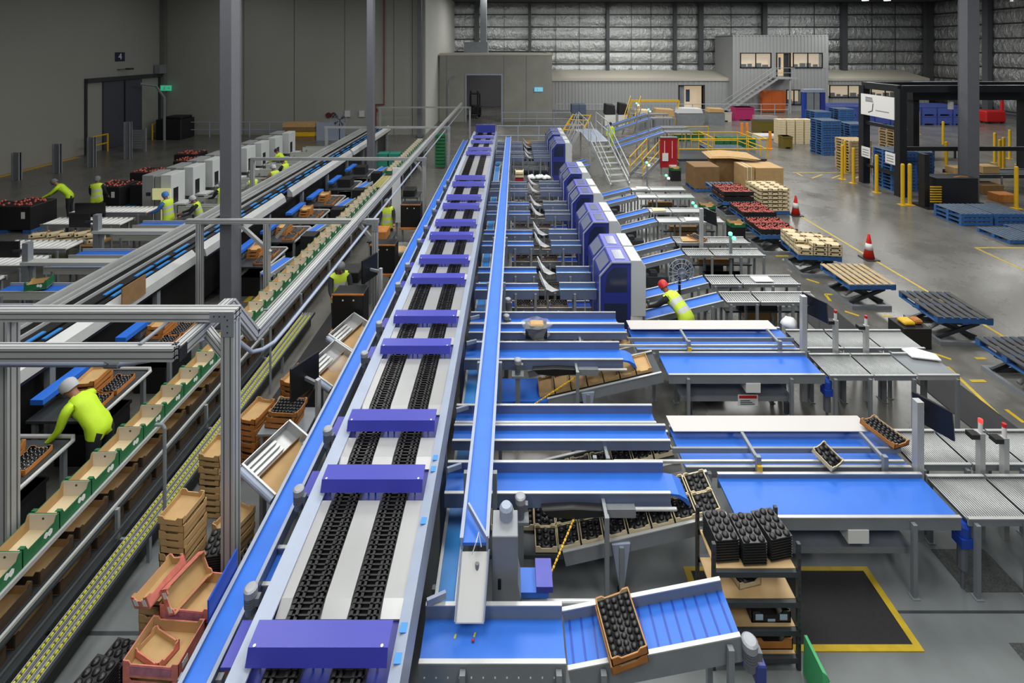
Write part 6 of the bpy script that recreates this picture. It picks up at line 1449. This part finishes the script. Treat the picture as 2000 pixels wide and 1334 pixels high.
chute('tilted white metal chute with cardboard, nearest the viewer beside the left blue belt', -3.15, 6.55, 0.95, 0.38, -0.35)
chute('tilted white metal chute with cardboard, middle one beside the left blue belt', -3.2, 8.55, 0.9, 0.38, -0.3)
chute('tilted metal chute with cardboard, farthest of three beside the left blue belt', -3.15, 9.48, 0.9, 0.38, -0.3)
soft_bag('film_bundle', 'crumpled clear film stuffed in the middle tilted chute', (-3.0,8.3,1.08), 0.16, CLEARF)
def screen_post(lab, x, y, z, sz, rz):
    t = T('monitor_post', lab, 'monitor', (0,0,0)); part('post', MB().box(-0.03,0.03,-0.03,0.03,0,z), ALU, t); part('screen', MB().box(-0.32,-0.28,-sz/2,sz/2,z-0.3,z+0.2), BLACK, t); part('arm', MB().box(-0.3,0,-0.02,0.02,z-0.1,z-0.05), STEEL, t); part('foot', MB().box(-0.12,0.12,-0.12,0.12,0,0.02), STEEL, t)
    t.location = (x,y,0); t.rotation_euler = (0,0,rz)
screen_post('dark monitor on an aluminium post above the steel bench', -2.95, 7.35, 1.55, 0.5, -0.5)
screen_post('dark monitor on an aluminium post before the upended black carton', -2.88, 10.6, 1.75, 0.5, -0.4)
for i, (x, y) in enumerate(((-3.4,10.2),(-3.35,12.7),(-3.3,15.9))):
    s = ('nearest','middle','farthest')[i]
    t = T('carton_stand', f'big upended black carton on a stand left of the blue belt, {s} of three', 'box', (x,y,0))
    part('stand', MB().box(x-0.35,x+0.35,y-0.25,y+0.25,0.68,0.74), CARD_O, t)
    for a in (-0.3,0.3): part('leg', MB().box(x+a-0.02,x+a+0.02,y-0.05,y+0.05,0,0.68), STEEL, t)
    part('carton', MB().box(x-0.32,x+0.32,y-0.2,y+0.2,0.74,1.48), BLACK, t, bevel=0.01); part('carton_rim', MB().box(x-0.33,x+0.33,y-0.21,y-0.19,1.46,1.49), CARD_O, t)
    mb = MB()
    for u in (-0.1,0.12): mb.lathe([(0.02,0),(0.02,0.004)], (x+u,y-0.205,1.36), 8, 'y')
    part('hand_holes', mb, CREAM, t)
x, y = -3.15, 13.6
t = T('waste_drum', 'black drum lined with film and full of scraps beside the blue belt', 'bin', (x,y,0)); part('drum', MB().lathe([(0.3,0),(0.34,0.9),(0.35,0.95),(0.31,0.95),(0.28,0.85)], (x,y,0), 18), BIN, t, True); part('film', MB().lathe([(0.36,0.8),(0.37,0.97),(0.3,0.99),(0.26,0.85)], (x,y,0), 14), CLEARF, t, True); part('scraps', MB().lathe([(0.28,0),(0.2,0.07),(0.05,0.09)], (x,y,0.86), 10), CARD, t)
t = T('clothing_bag', 'white hanging film sheet beside the third portal', 'film', (-4.0,16.9,0)); part('sheet', MB().hexa([(-4.2,16.8,0.5),(-3.85,16.8,0.5),(-3.85,16.86,0.5),(-4.2,16.86,0.5)],[(-4.15,16.8,2.4),(-3.9,16.8,2.4),(-3.9,16.86,2.4),(-4.15,16.86,2.4)]), BAGW, t); part('stand', MB().box(-4.05,-4.0,16.86,16.91,0,2.4), STEEL, t)
for i, (y, s) in enumerate(((12.0,'by the second portal'),(14.6,'between second and third portals'),(18.8,'beyond the third portal'))):
    t = T('work_bench', f'cluttered dark work bench in the aisle {s}', 'bench', (-3.95,y,0)); part('top', MB().box(-4.3,-3.6,y-0.3,y+0.5,0.8,0.84), DSTEEL, t); part('load', MB().box(-4.2,-3.75,y-0.2,y+0.3,0.84,1.1), (BIN, CARD_O, BIN)[i], t, bevel=0.02)
    for a in (-4.25,-3.65): part('leg', MB().box(a-0.02,a+0.02,y-0.2,y-0.16,0,0.8), STEEL, t); part('leg', MB().box(a-0.02,a+0.02,y+0.4,y+0.44,0,0.8), STEEL, t)
# ---------------------------------------------------------------- people
def person(name, label, loc, rz, lean=0.1, arms=((0.3,0.4),(0.3,0.4)), head=0.2, vest=True, top=CLOTHD, legs=DENIM, cap=None, hgt=1.0, stride=0.0, spread=0.12, sleeves=None):
    H = hgt; J = {}
    hip = Vector((0,0,0.93)); d = Vector((0,math.sin(lean),math.cos(lean)))
    J['pel'] = hip; J['belly'] = hip+d*0.17; J['chest'] = hip+d*0.36; J['nb'] = hip+d*0.5
    hd = Vector((0,math.sin(lean*0.6+head),math.cos(lean*0.6+head)))
    J['neck'] = J['nb']+hd*0.07; J['jaw'] = J['neck']+hd*0.07+Vector((0,0.015,0)); J['skull'] = J['jaw']+hd*0.08; J['crown'] = J['skull']+hd*0.06
    E = [('pel','belly'),('belly','chest'),('chest','nb'),('nb','neck'),('neck','jaw'),('jaw','skull'),('skull','crown')]
    rad = dict(pel=0.155,belly=0.145,chest=0.165,nb=0.085,neck=0.056,jaw=0.07,skull=0.088,crown=0.062)
    fwd = Vector((0,1,0)); fing = MB()
    for s, (sh, el) in zip((-1,1), arms):
        n = 'L' if s < 0 else 'R'
        J['sh'+n] = J['nb']+Vector((s*0.19,0,0))-d*0.035
        a = sh+lean*0.25
        ua = Vector((s*spread,math.sin(a),-math.cos(a))).normalized(); J['el'+n] = J['sh'+n]+ua*0.29
        b = a+el; fa = Vector((s*spread*0.2,math.sin(b),-math.cos(b))).normalized(); J['wr'+n] = J['el'+n]+fa*0.25; J['pa'+n] = J['wr'+n]+fa*0.085
        E += [('nb','sh'+n),('sh'+n,'el'+n),('el'+n,'wr'+n),('wr'+n,'pa'+n)]
        rad.update({'sh'+n:0.075,'el'+n:0.052,'wr'+n:0.036,'pa'+n:0.042})
        side = Vector((1,0,0)); up = fa.cross(side).normalized()
        for k, L in enumerate((0.075,0.085,0.08,0.062)):
            p0 = J['pa'+n]+side*(k-1.5)*0.019+fa*0.02; p1 = p0+fa*L*0.55+up*0.008*1; p2 = p1+(fa*0.8-up*0.6).normalized()*L*0.5
            fing.tube([p0,p1,p2],[0.0095,0.0088,0.0065],6)
        p0 = J['wr'+n]+fa*0.035-side*s*0.02; p1 = p0-side*s*0.035+fa*0.03; p2 = p1+fa*0.035-up*0.01
        fing.tube([p0,p1,p2],[0.012,0.0105,0.008],6)
        st = stride*s
        J['hi'+n] = hip+Vector((s*0.095,0,-0.05)); J['kn'+n] = Vector((s*0.11,st*0.5+0.03,0.5)); J['an'+n] = Vector((s*0.115,st,0.09)); J['to'+n] = Vector((s*0.13,st+0.14,0.045))
        E += [('pel','hi'+n),('hi'+n,'kn'+n),('kn'+n,'an'+n),('an'+n,'to'+n)]
        rad.update({'hi'+n:0.105,'kn'+n:0.068,'an'+n:0.048,'to'+n:0.042})
    names = list(J); idx = {k: i for i, k in enumerate(names)}
    me = bpy.data.meshes.new('skeleton'); me.from_pydata([J[k] for k in names], [(idx[a],idx[b]) for a, b in E], [])
    o = bpy.data.objects.new('tmp_body', me); C.objects.link(o)
    sk = o.modifiers.new('skin','SKIN'); sk.use_smooth_shade = True
    for i, k in enumerate(names):
        sv = me.skin_vertices[0].data[i]; r = rad[k]
        sv.radius = (r*(1.12 if k in ('pel','belly','chest') else 1), r*(0.78 if k in ('pel','belly','chest') else 1)); sv.use_root = (k == 'pel')
    o.modifiers.new('sub','SUBSURF').levels = 1; o.modifiers['sub'].render_levels = 1
    dg = bpy.context.evaluated_depsgraph_get(); bm = bmesh.new(); bm.from_mesh(bpy.data.meshes.new_from_object(o.evaluated_get(dg))); bpy.data.objects.remove(o)
    def seg(p):
        best, bd = None, 9
        for a, b in E:
            A, B = J[a], J[b]; u = B-A; q = max(0,min(1,(p-A).dot(u)/u.length_squared)); dd = (p-(A+u*q)).length-(rad[a]*(1-q)+rad[b]*q)
            if dd < bd: bd = dd; best = (a, b, q)
        return best
    bm.normal_update(); tors = []
    mats = [SKIN, top, legs, BLACK, sleeves or top]
    for f in bm.faces:
        a, b, q = seg(f.calc_center_median()); k = a+b; f.smooth = True
        if b[:2] == 'hi' and (f.calc_center_median()-hip).dot(d) > -0.06 and not vest: mi = 1
        elif b in ('jaw','skull','crown') or (b == 'neck' and q > 0.4): mi = 0
        elif b[:2] in ('pa',): mi = 0
        elif b[:2] in ('hi','kn','an'): mi = 2
        elif b[:2] == 'to': mi = 3
        elif b[:2] in ('el','wr'): mi = 4
        else: mi = 1
        f.material_index = mi
        zz = (f.calc_center_median()-hip).dot(d)
        if b[:2] not in ('el','wr','pa','an','to') and b not in ('neck','jaw','skull','crown') and -0.13 < zz < 0.56 and not (b[:2] == 'sh' and q > 0.93): tors.append((f, k))
    # vest shell
    vm = MB()
    if vest:
        for f, k in tors:
            vm.use(0); c = f.calc_center_median(); z = (c-hip).dot(d)
            if 0.10 < z < 0.17 or 0.27 < z < 0.34: vm.use(1)
            vm.add([v.co+v.normal*0.017 for v in f.verts], [tuple(range(len(f.verts)))])
    body = bpy.data.meshes.new('person'); 
    # face and fingers
    ex = MB(); ex.merge(fing); nf = len(ex.f)
    fx = hd.cross(Vector((1,0,0))).normalized()*-1
    fc = J['skull']-hd*0.025; fdir = Vector((0,math.cos(lean*0.6+head),-math.sin(lean*0.6+head)))
    ex.tube([fc+fdir*0.075+hd*0.02, fc+fdir*0.108-hd*0.02, fc+fdir*0.082-hd*0.032],[0.008,0.013,0.008],6)
    for s in (-1,1): ex.lathe([(0.004,-0.02),(0.013,-0.008),(0.013,0.012),(0.004,0.024)], tuple(fc+Vector((s*0.088,0,0))-hd*0.005), 8)
    nskin = len(ex.f)
    for s in (-1,1): ex.lathe([(0.003,-0.006),(0.008,0),(0.003,0.006)], tuple(fc+fdir*0.083+Vector((s*0.032,0,0))+hd*0.018), 6)
    ex.tube([fc+fdir*0.08-hd*0.055+Vector((-0.022,0,0)), fc+fdir*0.084-hd*0.056, fc+fdir*0.08-hd*0.055+Vector((0.022,0,0))],0.005,5)
    vs = [bm.verts.new(p) for p in ex.v]
    for i, f in enumerate(ex.f):
        try: g = bm.faces.new([vs[q] for q in f]); g.material_index = 0 if i < nskin else 3; g.smooth = True
        except ValueError: pass
    bm.to_mesh(body); bm.free()
    for m in mats: body.materials.append(m)
    t = bpy.data.objects.new(name, body); C.objects.link(t); t['label'] = label; t['category'] = 'person'
    if vest:
        v = bpy.data.objects.new('hi_vis_vest', vm.mesh('hi_vis_vest', [HIVIS, SILVT], smooth=True)); C.objects.link(v); v.parent = t
        bm2 = bmesh.new(); bm2.from_mesh(v.data); bmesh.ops.remove_doubles(bm2, verts=bm2.verts, dist=0.002); bmesh.ops.recalc_face_normals(bm2, faces=bm2.faces); bm2.to_mesh(v.data); bm2.free()
    hr = MB(); n = 12; c = J['skull']+hd*0.012-fdir*0.012; rings = []
    ax = Vector((1,0,0)); 
    for r, h in ((0.1,-0.045),(0.106,-0.005),(0.102,0.035),(0.085,0.07),(0.05,0.095),(0.012,0.105)):
        rings.append([c+hd*h+ax*r*math.cos(2*PI*k/n)*0.98+fdir*r*math.sin(2*PI*k/n)*1.05+ (fdir*-0.01+hd*(-0.03 if math.sin(2*PI*k/n) < 0 and h < 0 else 0.0)) for k in range(n)])
    hr.add([p for g in rings for p in g], [(i*n+k,i*n+(k+1)%n,(i+1)*n+(k+1)%n,(i+1)*n+k) for i in range(5) for k in range(n)]+[tuple(5*n+k for k in range(n))])
    h_ = bpy.data.objects.new('hair' if cap in (None, DARKHAIR) else 'head_cover', hr.mesh('head_cover', cap or DARKHAIR, smooth=True)); C.objects.link(h_); h_.parent = t
    t.location = loc; t.rotation_euler = (0,0,rz); t.scale = (H,H,H)
    return t
fw = lambda deg: math.radians(deg)
HS = mat('hi_vis_shirt', (190,226,40), 0.65, noise=0.06)
person('person', 'worker in lime shirt and white hair net bending over fruit trays, nearest at left', (-6.12,7.2,0), fw(84), 0.82, ((0.1,0.5),(0.3,0.5)), 0.25, False, HS, CLOTHD, HAIRNET, 1.04)
person('person', 'worker in lime shirt cut off by the left frame edge', (-6.62,6.2,0), fw(80), 0.35, ((0.8,0.6),(0.8,0.6)), 0.2, False, HS, CLOTHD, HAIRNET, 1.0)
person('person', 'worker in lime vest and grey hood reaching over trays beside the blue belt', (-3.95,11.05,0), fw(-150), 0.12, ((0.5,0.8),(0.6,0.9)), 0.35, True, CLOTHD, CLOTHD, GREYCAP)
person('person', 'worker in lime vest standing at the black cartons, face to the viewer', (-4.0,15.5,0), fw(190), 0.05, ((0.4,0.7),(0.3,0.6)), 0.2, True, CLOTHD, CLOTHD, GREYCAP)
person('person', 'worker in lime vest and red cap stooping deep between blue inclines at right', (3.7,10.2,0), fw(35), 1.05, ((0.5,0.3),(0.4,0.3)), 0.3, True, CLOTHD, CLOTHD, RED)
person('person', 'worker in lime vest and jeans standing alone by the black bins at far left', (-15.55,18.1,0), fw(20), 0.03, ((0.3,0.5),(0.3,0.5)), 0.1, True, CLOTHD, DENIM, GREYCAP, 1.0, 0.12)
person('person', 'worker in lime shirt bending over a black fruit bin at far left', (-17.0,18.6,0), fw(110), 0.75, ((0.6,0.3),(0.5,0.3)), 0.3, False, HS, CLOTHD, GREYCAP)
person('person', 'worker in lime vest with blue hair net before the lit display', (-11.5,16.2,0), fw(80), 0.15, ((0.6,0.7),(0.6,0.7)), 0.25, True, BLUEGLOVE, CLOTHD, BLUEGLOVE)
person('person', 'worker with white hair net low behind the cream bench, next to a green crate', (-10.5,16.3,0), fw(120), 0.3, ((0.6,0.7),(0.6,0.7)), 0.3, True, CLOTHD, CLOTHD, HAIRNET, 0.95)
person('person', 'worker in lime vest half hidden by the nearest grey column', (-10.5,17.55,0), fw(60), 0.1, ((0.6,0.7),(0.6,0.7)), 0.2, True, CLOTHD, CLOTHD, HAIRNET)
person('person', 'worker in lime vest and white hair net, left of a pair at the white benches', (-10.0,18.7,0), fw(60), 0.15, ((0.6,0.8),(0.6,0.8)), 0.25, True, SILVT, DENIM, HAIRNET, 0.98)
person('person', 'worker in lime vest and white hair net, right of a pair at the white benches', (-9.75,19.92,0), fw(60), 0.15, ((0.6,0.8),(0.6,0.8)), 0.25, True, SKIN, DENIM, HAIRNET)
person('person', 'worker in lime vest with dark hair at the third white bench', (-9.85,21.2,0), fw(75), 0.3, ((0.6,0.7),(0.6,0.7)), 0.3, True, CLOTHD, CLOTHD, DARKHAIR)
person('person', 'worker in lime shirt bending at the far end beside the grey and white cabinets', (-11.15,23.75,0), fw(80), 0.7, ((0.6,0.3),(0.6,0.3)), 0.3, False, HS, CLOTHD, DARKHAIR)
person('person', 'worker in long lime coat walking behind the silver walkway', (6.35,31.2,0), fw(170), 0.02, ((0.2,0.3),(0.1,0.3)), 0.1, True, HS, HS, DARKHAIR, 1.0, 0.1)
# ---------------------------------------------------------------- camera and light
cam = bpy.data.cameras.new('camera'); co = bpy.data.objects.new('camera', cam); C.objects.link(co)
co.location = (0, 0, HC); co.rotation_euler = (PI/2, 0, 0)
cam.sensor_width = 36; cam.lens = F/2000*36; cam.shift_x = 0; cam.shift_y = -(667-HZ)/2000; cam.clip_end = 200
bpy.context.scene.camera = co
def area(name, loc, sx, sy, power, rot=(0,0,0), col=(1,1,0.97)):
    l = bpy.data.lights.new(name, 'AREA'); l.shape = 'RECTANGLE'; l.size = sx; l.size_y = sy; l.energy = power; l.color = col
    o = bpy.data.objects.new(name, l); C.objects.link(o); o.location = loc; o.rotation_euler = rot
    return o
ZL = ZC-0.25
for x, y, p in ((-1,5,1250),(5,6,1150),(-4,-2.4,1300),(4,-2.4,1200),(0,13,1400),(7,14,1500),(1,23,1600),(-6,9,950),(-6.5,20,1250),(-14,14,350),(-14,26,480),(-20,31,200),(12,24,2200),(20,12,1900),(22,28,2600),(9,36,2200),(24,42,2600),(36,34,2000),(-1,46,1500),(12,47,2200),(34,47,1600)):
    area('bay_or_fill_lamp', (x, y, ZL), 3.0, 4.0, p*0.44)  # the pair behind the camera is added as unseen frontal fill
area('room_lamp', (-1.4, 48.5, 5.6), 1.0, 1.0, 160)
w = bpy.data.worlds.new('hall'); bpy.context.scene.world = w; w.use_nodes = True
w.node_tree.nodes['Background'].inputs[0].default_value = (0.75,0.82,0.95,1); w.node_tree.nodes["Background"].inputs[1].default_value = 0.08
vs = bpy.context.scene.view_settings
vs.view_transform = 'Standard'; vs.look = 'None'; vs.exposure = -0.2; vs.gamma = 1; vs.use_curve_mapping = False
